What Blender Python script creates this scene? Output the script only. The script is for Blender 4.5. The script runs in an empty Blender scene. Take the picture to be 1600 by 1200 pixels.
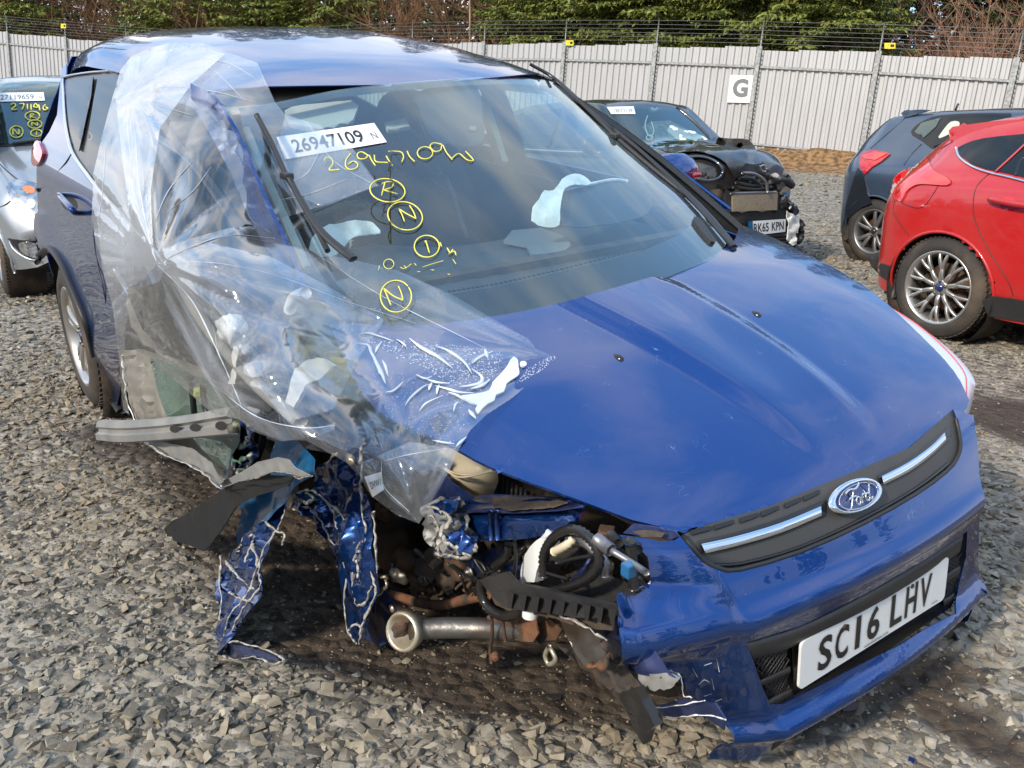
import bpy, bmesh, random
import numpy as np
from math import *
from mathutils import Vector, Matrix, noise
from mathutils.geometry import delaunay_2d_cdt
from mathutils.bvhtree import BVHTree
rnd = random.Random(7); npr = np.random.RandomState(11)
SC = bpy.context.scene
COL = SC.collection
# ------------------------------------------------------------------ camera, world, sun, exposure
CAM_H = 1.265; PITCH = radians(15.566); FPX = 1405.6
cam = bpy.data.objects.new('camera', bpy.data.cameras.new('camera')); COL.objects.link(cam)
cam.location = (0, 0, CAM_H); cam.rotation_euler = (pi/2-PITCH, 0, 0)
cam.data.sensor_width = 36; cam.data.lens = FPX/1600*36; cam.data.clip_end = 500; cam.data.clip_start = 0.05
SC.camera = cam
SUN_EL, SUN_AZ = radians(33), radians(222)      # azimuth from +Y clockwise: behind the camera, to the left
W = bpy.data.worlds.new('World'); SC.world = W; W.use_nodes = True
wt = W.node_tree; wt.nodes.clear()
def wn(t, **k):
    n = wt.nodes.new(t)
    for a, b in k.items(): setattr(n, a, b)
    return n
sky = wn('ShaderNodeTexSky', sky_type='NISHITA', sun_disc=False, sun_elevation=SUN_EL, sun_rotation=SUN_AZ, air_density=1.0, dust_density=1.5)
tc = wn('ShaderNodeTexCoord'); mp = wn('ShaderNodeMapping'); mp.inputs['Scale'].default_value = (1, 1, 2.6)
mp.inputs['Location'].default_value = (.35, .1, .2)
ns = wn('ShaderNodeTexNoise'); ns.inputs['Scale'].default_value = 2.1; ns.inputs['Detail'].default_value = 7; ns.inputs['Roughness'].default_value = .55
rp = wn('ShaderNodeValToRGB'); rp.color_ramp.elements[0].position = .44; rp.color_ramp.elements[1].position = .66
sx = wn('ShaderNodeSeparateXYZ'); el = wn('ShaderNodeMapRange'); el.inputs[1].default_value = .18; el.inputs[2].default_value = .62; el.inputs[3].default_value = .07; el.inputs[4].default_value = -.02
ad = wn('ShaderNodeMath', operation='ADD')
veil = wn('ShaderNodeMixRGB'); veil.inputs[0].default_value = .62; veil.inputs[2].default_value = (3.0, 6.0, 10.4, 1)
mx = wn('ShaderNodeMixRGB'); mx.inputs[2].default_value = (9.5, 9.3, 9.2, 1)
bg = wn('ShaderNodeBackground'); bg.inputs['Strength'].default_value = .13
ow = wn('ShaderNodeOutputWorld')
for a, b in ((tc.outputs['Generated'], mp.inputs[0]), (mp.outputs[0], ns.inputs['Vector']), (tc.outputs['Generated'], sx.inputs[0]), (sx.outputs[2], el.inputs[0]), (ns.outputs['Fac'], ad.inputs[0]), (el.outputs[0], ad.inputs[1]), (ad.outputs[0], rp.inputs[0]), (rp.outputs[0], mx.inputs[0]),
             (sky.outputs[0], veil.inputs[1]), (veil.outputs[0], mx.inputs[1]), (mx.outputs[0], bg.inputs[0]), (bg.outputs[0], ow.inputs[0])): wt.links.new(a, b)
sun = bpy.data.objects.new('sun', bpy.data.lights.new('sun', 'SUN')); COL.objects.link(sun)
sun.data.energy = 3.3; sun.data.angle = radians(5); sun.data.color = (1, .89, .73)
sd = Vector((sin(SUN_AZ)*cos(SUN_EL), cos(SUN_AZ)*cos(SUN_EL), sin(SUN_EL)))
sun.rotation_euler = sd.to_track_quat('Z', 'Y').to_euler()
SC.view_settings.view_transform = 'Standard'; SC.view_settings.look = 'None'; SC.view_settings.gamma = 1; SC.view_settings.use_curve_mapping = False
SC.view_settings.exposure = 0.38
SC.render.engine = 'CYCLES'; SC.cycles.max_bounces = 10; SC.cycles.transparent_max_bounces = 24; SC.cycles.caustics_reflective = False; SC.cycles.caustics_refractive = False
# ------------------------------------------------------------------ geometry of the picture: rays into each car's own coordinates
CF = np.array([0, cos(PITCH), -sin(PITCH)]); CU = np.array([0, sin(PITCH), cos(PITCH)]); CR = np.array([1., 0, 0]); C0 = np.array([0, 0, CAM_H])
def ray(u, v): return CF+CR*(u-800)/FPX+CU*(600-v)/FPX
def rotm(yaw, pitch, roll):
    cy, sy, cp, sp, cr, sr = cos(yaw), sin(yaw), cos(pitch), sin(pitch), cos(roll), sin(roll)
    return np.array([[cy, -sy, 0], [sy, cy, 0], [0, 0, 1]])@np.array([[cp, 0, sp], [0, 1, 0], [-sp, 0, cp]])@np.array([[1, 0, 0], [0, cr, -sr], [0, sr, cr]])
class Frame:
    def __init__(s, x, y, z, yaw, pitch=0, roll=0):
        s.t = np.array([x, y, z], float); s.R = rotm(radians(yaw), radians(pitch), radians(roll)); s.o = s.R.T@(C0-s.t)
        s.M = Matrix([list(s.R[i])+[s.t[i]] for i in range(3)]+[[0, 0, 0, 1]])
    def w(s, P): return s.R@np.asarray(P, float)+s.t
    def r(s, u, v): return s.R.T@ray(u, v)
    def X(s, u, v, x): d = s.r(u, v); return s.o+d*(x-s.o[0])/d[0]
    def Y(s, u, v, y): d = s.r(u, v); return s.o+d*(y-s.o[1])/d[1]
    def Z(s, u, v, z): d = s.r(u, v); return s.o+d*(z-s.o[2])/d[2]
    def S(s, u, v, g, lo=1.0, hi=12.0, n=80):
        "first crossing of the surface g = 0 along the ray, else the point where the ray passes closest to it"
        d = s.r(u, v); a = lo; ga = g(s.o+d*a); best = (abs(ga), a)
        for i in range(1, n+1):
            b = lo*(hi/lo)**(i/n); gb = g(s.o+d*b)
            if ga*gb <= 0:
                for _ in range(22):
                    m = (a+b)/2; gm = g(s.o+d*m)
                    if ga*gm <= 0: b = m
                    else: a = m; ga = gm
                return s.o+d*(a+b)/2
            if abs(gb) < best[0]: best = (abs(gb), b)
            a = b; ga = gb
        k = (hi/lo)**(1/n); a, b = best[1]/k, best[1]*k
        for _ in range(24):
            m1, m2 = a+(b-a)*.382, a+(b-a)*.618
            if abs(g(s.o+d*m1)) < abs(g(s.o+d*m2)): b = m2
            else: a = m1
        return s.o+d*(a+b)/2
WORLD = Frame(0, 0, 0, 0)
# ------------------------------------------------------------------ object helpers
def tag(o, label=None, cat=None, group=None, kind=None):
    if label: o['label'] = label
    if cat: o['category'] = cat
    if group: o['group'] = group
    if kind: o['kind'] = kind
    return o
def empty(name, frame=None, label=None, cat=None, group=None, loc=None):
    o = bpy.data.objects.new(name, None); COL.objects.link(o); o.empty_display_size = .2
    if frame is not None: o.matrix_world = frame.M
    if loc is not None: o.location = loc
    return tag(o, label, cat, group)
def link(name, me, parent=None, mat=None):
    o = bpy.data.objects.new(name, me); COL.objects.link(o)
    if parent is not None: o.parent = parent
    if mat is not None and not len(me.materials): me.materials.append(mat)
    return o
def mesh(name, V, Fc, mat=None, parent=None, smooth=True, solid=0, bevel=0, subd=0):
    me = bpy.data.meshes.new(name); me.from_pydata([tuple(map(float, p)) for p in V], [], [tuple(map(int, f)) for f in Fc]); me.update()
    if smooth: me.shade_smooth()
    o = link(name, me, parent, mat)
    if solid: m = o.modifiers.new('s', 'SOLIDIFY'); m.thickness = solid; m.offset = 0
    if solid and smooth: m = o.modifiers.new('e', 'EDGE_SPLIT'); m.split_angle = radians(42)
    if bevel: m = o.modifiers.new('b', 'BEVEL'); m.width = bevel; m.segments = 2; m.limit_method = 'ANGLE'; m.angle_limit = .6
    if subd: m = o.modifiers.new('d', 'SUBSURF'); m.levels = subd; m.render_levels = subd
    return o
def grid_faces(ni, nj, wrap=False):
    return [(i*nj+j, (i+1)*nj+j, (i+1)*nj+(j+1) % nj, i*nj+(j+1) % nj) for i in range(ni-1) for j in range(nj if wrap else nj-1)]
def box_vf(c, s, R=None):
    V = [Vector(((x-.5)*s[0], (y-.5)*s[1], (z-.5)*s[2])) for x in (0, 1) for y in (0, 1) for z in (0, 1)]
    if R is not None: V = [R@p for p in V]
    V = [p+Vector(c) for p in V]
    return V, [(0, 1, 3, 2), (4, 6, 7, 5), (0, 4, 5, 1), (2, 3, 7, 6), (0, 2, 6, 4), (1, 5, 7, 3)]
def box(name, c, s, mat, parent=None, R=None, bevel=0):
    V, Fc = box_vf(c, s, R); return mesh(name, V, Fc, mat, parent, smooth=False, bevel=bevel)
def merge(lst):
    V, Fc = [], []
    for v, f in lst:
        n = len(V); V += list(v); Fc += [tuple(i+n for i in q) for q in f]
    return V, Fc
def cr(P, n):
    "Catmull-Rom through the rows of P, n steps for each span"
    P = np.asarray(P, float); Q = np.vstack([2*P[0]-P[1], P, 2*P[-1]-P[-2]]); out = []
    for i in range(1, len(Q)-2):
        for k in range(n):
            t = k/n; a, b, c, d = Q[i-1], Q[i], Q[i+1], Q[i+2]
            out.append(.5*((2*b)+(-a+c)*t+(2*a-5*b+4*c-d)*t*t+(-a+3*b-3*c+d)*t**3))
    out.append(P[-1]); return np.array(out)
def tube_vf(P, r, seg=8, n=4, ribs=0, cap=True, flat=1.0):
    P = np.asarray(P, float); Q = cr(P, n) if len(P) > 2 else np.array([P[0]*(1-t)+P[1]*t for t in np.linspace(0, 1, 2 if not ribs else 12)])
    if ribs:   # resample by length so that the ribs stay even
        L = np.r_[0, np.cumsum(np.linalg.norm(np.diff(Q, axis=0), axis=1))]; m = max(6, int(L[-1]/ribs)*2); s = np.linspace(0, L[-1], m)
        Q = np.stack([np.interp(s, L, Q[:, k]) for k in range(3)], 1)
    rr = np.interp(np.linspace(0, 1, len(Q)), np.linspace(0, 1, len(np.atleast_1d(r))), np.atleast_1d(r)) if np.ndim(r) else np.full(len(Q), r)
    if ribs: rr = rr*(1-.26*(np.arange(len(Q)) % 2))
    V = []; up = None
    for i in range(len(Q)):
        t = Q[min(i+1, len(Q)-1)]-Q[max(i-1, 0)]; t = t/(np.linalg.norm(t)+1e-9)
        if up is None: up = np.array([0, 0, 1.]) if abs(t[2]) < .8 else np.array([1., 0, 0])
        a = np.cross(t, up); a /= np.linalg.norm(a)+1e-9; b = np.cross(a, t); up = b
        for k in range(seg):
            th = 2*pi*k/seg; V.append(Q[i]+rr[i]*(cos(th)*a+sin(th)*b*flat))
    Fc = grid_faces(len(Q), seg, True)
    if cap: Fc += [tuple(range(seg))[::-1], tuple((len(Q)-1)*seg+k for k in range(seg))]
    return V, Fc
def tube(name, P, r, mat, parent=None, **k):
    V, Fc = tube_vf(P, r, **k); return mesh(name, V, Fc, mat, parent)
def lathe_vf(prof, seg=32, axis='y', c=(0, 0, 0)):
    "prof: (along the axis, radius)"
    V = []
    for a, r in prof:
        for k in range(seg):
            th = 2*pi*k/seg; p = (r*cos(th), a, r*sin(th)) if axis == 'y' else ((r*cos(th), r*sin(th), a) if axis == 'z' else (a, r*cos(th), r*sin(th)))
            V.append((p[0]+c[0], p[1]+c[1], p[2]+c[2]))
    return V, grid_faces(len(prof), seg, True)
def lathe(name, prof, mat, parent=None, seg=32, axis='y', c=(0, 0, 0)):
    V, Fc = lathe_vf(prof, seg, axis, c); return mesh(name, V, Fc, mat, parent)
def inside(x, y, poly):
    c = False; j = len(poly)-1
    for i in range(len(poly)):
        xi, yi = poly[i][0], poly[i][1]; xj, yj = poly[j][0], poly[j][1]
        if (yi > y) != (yj > y) and x < (xj-xi)*(y-yi)/(yj-yi+1e-12)+xi: c = not c
        j = i
    return c
def resample(poly, step, closed=True):
    P = [np.array(p, float) for p in poly]; out = []; m = len(P)
    for i in range(m if closed else m-1):
        a, b = P[i], P[(i+1) % m]; L = np.linalg.norm(b-a); n = max(1, int(round(L/step)))
        out += [a+(b-a)*k/n for k in range(n)]
    if not closed: out.append(P[-1])
    return out
def curve2(poly, n=4): return [tuple(p) for p in cr(poly, n)]
def shape2d(outline, step, holes=()):
    "fills a polygon with an even triangulation; returns 2-D points and triangles"
    B = resample(outline, step); V = [Vector(p) for p in B]; E = [(i, (i+1) % len(B)) for i in range(len(B))]
    for h in holes:
        Hh = resample(h, step); n = len(V); V += [Vector(p) for p in Hh]; E += [(n+i, n+(i+1) % len(Hh)) for i in range(len(Hh))]
    xs = [p[0] for p in B]; ys = [p[1] for p in B]; y = min(ys)+step*.5; r = 0
    bd = np.array([tuple(p) for p in V])
    while y < max(ys):
        x = min(xs)+step*(.5 if r % 2 else .98)
        while x < max(xs):
            if inside(x, y, outline) and not any(inside(x, y, h) for h in holes) and np.min(np.abs(bd-[x, y]).sum(1)) > step*.55: V.append(Vector((x, y)))
            x += step
        y += step*.87; r += 1
    v2, _, f2, *_ = delaunay_2d_cdt(V, E, [], 0, 1e-4)
    F2 = []
    for f in f2:
        cx = sum(v2[i].x for i in f)/len(f); cy = sum(v2[i].y for i in f)/len(f)
        if inside(cx, cy, outline) and not any(inside(cx, cy, h) for h in holes): F2.append(tuple(f))
    return [tuple(p) for p in v2], F2
def shape(name, outline, fn, step, mat, parent=None, holes=(), solid=0, disp=None, smooth=True):
    "outline in picture or surface coordinates, each point carried onto the real surface by fn"
    v2, f2 = shape2d(outline, step, holes); V = []; last = None
    for p in v2:
        q = fn(*p)
        if q is None: q = last if last is not None else np.zeros(3)
        last = q; V.append(np.array(q)+(disp(np.array(q), p) if disp else 0))
    # consistent winding: keep as given, flip if facing away from the camera in 2-D order
    Fc = []
    for f in f2:
        a, b, c = (v2[i] for i in f[:3]); s = (b[0]-a[0])*(c[1]-a[1])-(b[1]-a[1])*(c[0]-a[0])
        Fc.append(f[::-1] if s > 0 else f)
    return mesh(name, V, Fc, mat, parent, smooth=smooth, solid=solid)
def fbm(p, s, o=3):
    v = 0; a = 1
    for k in range(o): v += a*noise.noise(Vector(p)*s); s *= 2.1; a *= .5
    return v
# ------------------------------------------------------------------ materials
def mat(name, base=(.5, .5, .5), rough=.5, metal=0, coat=0, spec=.5, var=0, vscale=8, bump=0, bscale=40, base2=None, trans=0, emis=None, detail=5, coatr=.03, lo=.4, hi=.6, dust=0, aniso=(1, 1, 1), scratch=False):
    m = bpy.data.materials.new(name); m.use_nodes = True; nt = m.node_tree; b = nt.nodes['Principled BSDF']
    b.inputs['Base Color'].default_value = (*base, 1); b.inputs['Roughness'].default_value = rough; b.inputs['Metallic'].default_value = metal
    b.inputs['Coat Weight'].default_value = coat; b.inputs['Coat Roughness'].default_value = coatr; b.inputs['Specular IOR Level'].default_value = spec
    b.inputs['Transmission Weight'].default_value = trans
    t = nt.nodes.new('ShaderNodeTexCoord'); mpn = nt.nodes.new('ShaderNodeMapping'); mpn.inputs['Scale'].default_value = aniso; nt.links.new(t.outputs['Object'], mpn.inputs[0]); src = mpn.outputs[0]
    col = None
    if base2 or var:
        n = nt.nodes.new('ShaderNodeTexNoise'); n.inputs['Scale'].default_value = vscale; n.inputs['Detail'].default_value = detail; nt.links.new(src, n.inputs['Vector'])
        r = nt.nodes.new('ShaderNodeValToRGB'); r.color_ramp.elements[0].position = lo; r.color_ramp.elements[1].position = hi
        b2 = base2 or tuple(min(1, c*(1+var)) for c in base); b1 = base if base2 else tuple(c*(1-var) for c in base)
        r.color_ramp.elements[0].color = (*b1, 1); r.color_ramp.elements[1].color = (*b2, 1)
        nt.links.new(n.outputs['Fac'], r.inputs[0]); col = r.outputs[0]
    if dust:
        n2 = nt.nodes.new('ShaderNodeTexNoise'); n2.inputs['Scale'].default_value = 3; n2.inputs['Detail'].default_value = 9; n2.inputs['Roughness'].default_value = .7; nt.links.new(src, n2.inputs['Vector'])
        r2 = nt.nodes.new('ShaderNodeMapRange'); r2.inputs[1].default_value = .42; r2.inputs[2].default_value = .75; r2.inputs[3].default_value = dust*.15; r2.inputs[4].default_value = dust; nt.links.new(n2.outputs['Fac'], r2.inputs[0])
        mxn = nt.nodes.new('ShaderNodeMixRGB'); mxn.inputs[1].default_value = (*base, 1); mxn.inputs[2].default_value = (.30, .26, .21, 1)
        nt.links.new(r2.outputs[0], mxn.inputs[0])
        if col: nt.links.new(col, mxn.inputs[1])
        col = mxn.outputs[0]
        rr = nt.nodes.new('ShaderNodeMapRange'); rr.inputs[3].default_value = rough; rr.inputs[4].default_value = min(1, rough+.5); nt.links.new(r2.outputs[0], rr.inputs[0]); nt.links.new(rr.outputs[0], b.inputs['Roughness'])
        cc = nt.nodes.new('ShaderNodeMapRange'); cc.inputs[3].default_value = coatr; cc.inputs[4].default_value = coatr+.25; nt.links.new(r2.outputs[0], cc.inputs[0]); nt.links.new(cc.outputs[0], b.inputs['Coat Roughness'])
    if scratch:   # fine pale scuffs in scattered patches
        w = nt.nodes.new('ShaderNodeTexNoise'); w.inputs['Scale'].default_value = 7; w.inputs['Detail'].default_value = 2; w.inputs['Distortion'].default_value = 2.5; nt.links.new(src, w.inputs['Vector'])
        a = nt.nodes.new('ShaderNodeMath'); a.operation = 'SUBTRACT'; a.inputs[1].default_value = .5; nt.links.new(w.outputs['Fac'], a.inputs[0]); a2 = nt.nodes.new('ShaderNodeMath'); a2.operation = 'ABSOLUTE'; nt.links.new(a.outputs[0], a2.inputs[0])
        a3 = nt.nodes.new('ShaderNodeMath'); a3.operation = 'LESS_THAN'; a3.inputs[1].default_value = .0016; nt.links.new(a2.outputs[0], a3.inputs[0])
        p = nt.nodes.new('ShaderNodeTexNoise'); p.inputs['Scale'].default_value = 16; p.inputs['Detail'].default_value = 5; nt.links.new(src, p.inputs['Vector']); p2 = nt.nodes.new('ShaderNodeMapRange'); p2.inputs[1].default_value = .56; p2.inputs[2].default_value = .62; nt.links.new(p.outputs['Fac'], p2.inputs[0])
        f = nt.nodes.new('ShaderNodeMath'); f.operation = 'MULTIPLY'; nt.links.new(a3.outputs[0], f.inputs[0]); nt.links.new(p2.outputs[0], f.inputs[1]); f2 = nt.nodes.new('ShaderNodeMath'); f2.operation = 'MULTIPLY'; f2.inputs[1].default_value = .5; nt.links.new(f.outputs[0], f2.inputs[0])
        mm = nt.nodes.new('ShaderNodeMixRGB'); mm.inputs[2].default_value = (.35, .42, .6, 1); nt.links.new(f2.outputs[0], mm.inputs[0]); nt.links.new(col, mm.inputs[1]); col = mm.outputs[0]
    if col: nt.links.new(col, b.inputs['Base Color'])
    if bump:
        n = nt.nodes.new('ShaderNodeTexNoise'); n.inputs['Scale'].default_value = bscale; n.inputs['Detail'].default_value = 6; nt.links.new(src, n.inputs['Vector'])
        bp = nt.nodes.new('ShaderNodeBump'); bp.inputs['Strength'].default_value = bump; bp.inputs['Distance'].default_value = .01
        nt.links.new(n.outputs['Fac'], bp.inputs['Height']); nt.links.new(bp.outputs[0], b.inputs['Normal'])
    if emis: b.inputs['Emission Color'].default_value = (*emis, 1); b.inputs['Emission Strength'].default_value = 1
    return m
def both_sides(nt, fr, ior):
    "Fresnel that treats a thin sheet alike from either side"
    ge = nt.nodes.new('ShaderNodeNewGeometry'); ma = nt.nodes.new('ShaderNodeMath'); ma.operation = 'MULTIPLY_ADD'; ma.inputs[1].default_value = 1/ior-ior; ma.inputs[2].default_value = ior
    nt.links.new(ge.outputs['Backfacing'], ma.inputs[0]); nt.links.new(ma.outputs[0], fr.inputs[0])
def glassmat(name, tint, fac_t=.9, rough=0.0, ior=1.5, haze=0.0):
    "thin pane: tinted see-through with a mirror reflection by Fresnel"
    m = bpy.data.materials.new(name); m.use_nodes = True; nt = m.node_tree; nt.nodes.clear()
    o = nt.nodes.new('ShaderNodeOutputMaterial'); tr = nt.nodes.new('ShaderNodeBsdfTransparent'); tr.inputs[0].default_value = (*tint, 1)
    gl = nt.nodes.new('ShaderNodeBsdfGlossy'); gl.inputs['Roughness'].default_value = rough; gl.inputs[0].default_value = (.82, .95, 1, 1)
    fr = nt.nodes.new('ShaderNodeFresnel'); both_sides(nt, fr, ior); mxs = nt.nodes.new('ShaderNodeMixShader')
    mu = nt.nodes.new('ShaderNodeMath'); mu.operation = 'MULTIPLY_ADD'; mu.inputs[1].default_value = 1.7; mu.inputs[2].default_value = .02; mu.use_clamp = True
    nt.links.new(fr.outputs[0], mu.inputs[0]); nt.links.new(mu.outputs[0], mxs.inputs[0]); nt.links.new(tr.outputs[0], mxs.inputs[1]); nt.links.new(gl.outputs[0], mxs.inputs[2])
    last = mxs.outputs[0]
    if haze:
        df = nt.nodes.new('ShaderNodeBsdfDiffuse'); df.inputs[0].default_value = (.55, .56, .55, 1); m2 = nt.nodes.new('ShaderNodeMixShader')
        t = nt.nodes.new('ShaderNodeTexCoord'); n = nt.nodes.new('ShaderNodeTexNoise'); n.inputs['Scale'].default_value = 2.5; n.inputs['Detail'].default_value = 8; nt.links.new(t.outputs['Object'], n.inputs['Vector'])
        r = nt.nodes.new('ShaderNodeMapRange'); r.inputs[1].default_value = .35; r.inputs[2].default_value = .75; r.inputs[3].default_value = haze*.4; r.inputs[4].default_value = haze*1.5; nt.links.new(n.outputs['Fac'], r.inputs[0])
        nt.links.new(r.outputs[0], m2.inputs[0]); nt.links.new(last, m2.inputs[1]); nt.links.new(df.outputs[0], m2.inputs[2]); last = m2.outputs[0]
    nt.links.new(last, o.inputs[0]); return m
M = {}
M['blue'] = mat('blue paint', (.0006, .046, .222), .23, .70, 1.0, var=.12, vscale=900, dust=.05, coatr=.015, scratch=True)
M['bluein'] = mat('blue primer', (.006, .022, .11), .40, .3, .5, var=.3, vscale=12, dust=.18)
M['red'] = mat('red paint', (.44, .007, .008), .32, .0, 1.0, dust=.10)
M['slate'] = mat('slate blue paint', (.045, .075, .125), .3, .4, 1.0, dust=.12)
M['black'] = mat('black paint', (.012, .012, .014), .3, .2, 1.0, dust=.20)
M['silver'] = mat('silver paint', (.36, .39, .43), .3, .65, 1.0, dust=.12)
M['darkcar'] = mat('dark car paint', (.02, .025, .035), .3, .3, 1.0)
M['plas'] = mat('black plastic', (.018, .018, .020), .5, bump=.15, bscale=120, dust=.06)
M['plasg'] = mat('glossy black plastic', (.012, .012, .013), .18, dust=.06)
M['lampw'] = mat('clear lamp cover', (.62, .64, .66), .35, .2, .3)
M['grille'] = mat('dark grey grille', (.042, .040, .038), .55, dust=.1)
M['rubber'] = mat('tyre rubber', (.030, .027, .025), .8, base2=(.11, .080, .055), vscale=5, lo=.42, hi=.75, bump=.2, bscale=60)
M['mudrub'] = mat('muddy rubber', (.10, .075, .055), .9, base2=(.05, .042, .036), vscale=9, bump=.4, bscale=80)
M['alloy'] = mat('alloy', (.52, .50, .47), .28, .85, .6, dust=.30)
M['alloyd'] = mat('dark alloy', (.25, .25, .26), .35, .8, .3, dust=.3)
M['chrome'] = mat('chrome', (.75, .76, .78), .10, 1.0)
M['white'] = mat('white plate', (.80, .80, .78), .35, coat=.5, dust=.08)
M['yellow'] = mat('yellow', (.75, .58, .02), .5)
M['ink'] = mat('black ink', (.012, .012, .012), .4)
M['greyink'] = mat('grey ink', (.16, .17, .17), .5)
M['badge'] = mat('badge blue', (.010, .025, .13), .2, .3, 1)
M['paper'] = mat('paper', (.82, .82, .82), .6)
M['chalk'] = mat('yellow chalk pen', (.80, .72, .12), .7)
M['galv'] = mat('galvanised steel', (.385, .385, .39), .5, .3, base2=(.43, .43, .435), vscale=2.2, detail=9, lo=.3, hi=.6, aniso=(3, 3, .5))
M['galvd'] = mat('weathered post', (.22, .225, .22), .6, .3, base2=(.36, .37, .37), vscale=20)
M['wire'] = mat('wire', (.20, .20, .20), .5, .6)
M['rust'] = mat('rusty steel', (.06, .038, .028), .75, .3, base2=(.15, .072, .035), vscale=14, lo=.45, hi=.68, bump=.4, bscale=50)
M['rustb'] = mat('orange rust', (.17, .075, .035), .85, 0, base2=(.06, .038, .026), vscale=18, bump=.5, bscale=70)
M['steel'] = mat('dirty steel', (.20, .19, .18), .45, .8, base2=(.10, .07, .05), vscale=10, bump=.25, bscale=40)
M['zinc'] = mat('pale zinc', (.50, .47, .38), .4, .6, base2=(.34, .27, .18), vscale=14)
M['alu'] = mat('torn aluminium edge', (.52, .51, .48), .6, .2, base2=(.30, .28, .25), vscale=60, bump=.6, bscale=150)
M['primer'] = mat('silver grey primer', (.24, .25, .26), .5, .3, base2=(.33, .33, .32), vscale=6, dust=.25)
M['cladd'] = mat('bare door inner', (.30, .28, .24), .5, .3, base2=(.20, .19, .17), vscale=5, dust=.35)
M['tank'] = mat('washer tank plastic', (.74, .64, .46), .4, base2=(.66, .55, .38), vscale=6, trans=.15)
M['whitep'] = mat('white plastic', (.70, .71, .70), .4)
M['airbag'] = mat('airbag cloth', (.86, .85, .80), .85, base2=(.70, .68, .62), vscale=14, bump=.3, bscale=60)
M['seat'] = mat('seat fabric', (.045, .05, .058), .85, bump=.3, bscale=200)
M['dash'] = mat('dashboard', (.05, .055, .06), .6, bump=.2, bscale=150)
M['beige'] = mat('headlining', (.42, .40, .34), .8)
M['teal'] = mat('teal film', (.008, .11, .27), .3, .0, .6)
M['belt'] = mat('seat belt', (.16, .16, .16), .7)
M['undert'] = mat('underbody', (.022, .020, .019), .85, base2=(.085, .058, .038), vscale=9, bump=.5, bscale=40)
M['redlamp'] = mat('red lamp lens', (.55, .006, .008), .08, 0, 1.0, base2=(.35, .004, .006), vscale=12)
M['redlamp2'] = mat('pink lamp lens', (.62, .05, .05), .10, 0, 1.0)
M['amber'] = mat('amber lens', (.75, .22, .05), .15, 0, 1)
M['clearl'] = mat('lamp reflector', (.55, .56, .57), .12, .9, 1.0, base2=(.30, .31, .33), vscale=16)
M['rad'] = mat('radiator core', (.24, .19, .13), .7, .3, base2=(.34, .28, .20), vscale=40, aniso=(1, 1, 6))
M['dglass'] = mat('privacy glass', (.010, .013, .014), .03, 0, 0, spec=.45)
M['ws'] = glassmat('windscreen glass', (.78, .92, .95), haze=.05)
M['wsb'] = glassmat('side glass', (.55, .66, .62))
M['wsg'] = glassmat('green laminated glass', (.50, .72, .62), haze=.12)
M['trim'] = mat('pillar trim', (.50, .52, .44), .6)
M['doorin'] = mat('door lining', (.05, .055, .062), .6)
# ------------------------------------------------------------------ ground
def terrain(x, y):
    d = np.maximum(0, y-9.5); z = .062*d*d/(d+1.2)+.0020*np.maximum(0, y-20)**2*np.clip((40-y)/20, 0, 1)
    z = z-.07*np.exp(-(((x-.70)/.6)**2+((y-1.65)/.35)**2)) - .05*np.exp(-(((x+.2)/.7)**2+((y-2.3)/.6)**2))
    return z
def rut(x, y):   # 0..1 bare wet soil
    m = np.zeros_like(x)
    for cx, cy, sx, sy, a in ((.05, 2.1, .75, .42, .0), (-.9, 3.3, .75, .40, -.7), (.9, 1.9, .5, .16, .35), (1.0, 1.85, .40, .13, -1.06), (2.35, 3.9, .35, .55, 0),(2.5, 3.5, .7, .22, 1.0), (.35, 2.6, .9, .7, 0), (-.5, 3.4, 1.0, 1.4, .6), (3.2, 4.5, .7, .3, 1.0), (4.5, 6.0, 1.4, .9, .5), (-1.5, 3.75, .5, .45, .6), (3.0, 4.3, .5, .35, .4), (1.9, 2.6, .8, .3, .8)):
        dx, dy = x-cx, y-cy; u = dx*cos(a)+dy*sin(a); v = -dx*sin(a)+dy*cos(a); m = np.maximum(m, np.exp(-((u/sx)**2+(v/sy)**2)**1.5))
    return m
def wnoise(x, y, s, seed=0):
    "cheap smooth value noise"
    r = np.random.RandomState(seed).rand(64, 64); X = x*s+100; Y = y*s+100; i = np.floor(X).astype(int); j = np.floor(Y).astype(int); fx = X-i; fy = Y-j; fx = fx*fx*(3-2*fx); fy = fy*fy*(3-2*fy)
    g = lambda a, b: r[a % 64, b % 64]
    return (g(i, j)*(1-fx)+g(i+1, j)*fx)*(1-fy)+(g(i, j+1)*(1-fx)+g(i+1, j+1)*fx)*fy-.5
def fill(x, y):
    m = rut(x, y)+.55*wnoise(x, y, 1.3, 3)+.35*wnoise(x, y, 3.7, 4); return np.clip((m-.38)*3.0, 0, 1)
def gz(x, y):
    m = fill(x, y); return terrain(x, y)+.020*wnoise(x, y, 1.1, 1)+.010*wnoise(x, y, 4, 2)-.014*m+m*.012*wnoise(x, y, 9, 6)
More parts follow.
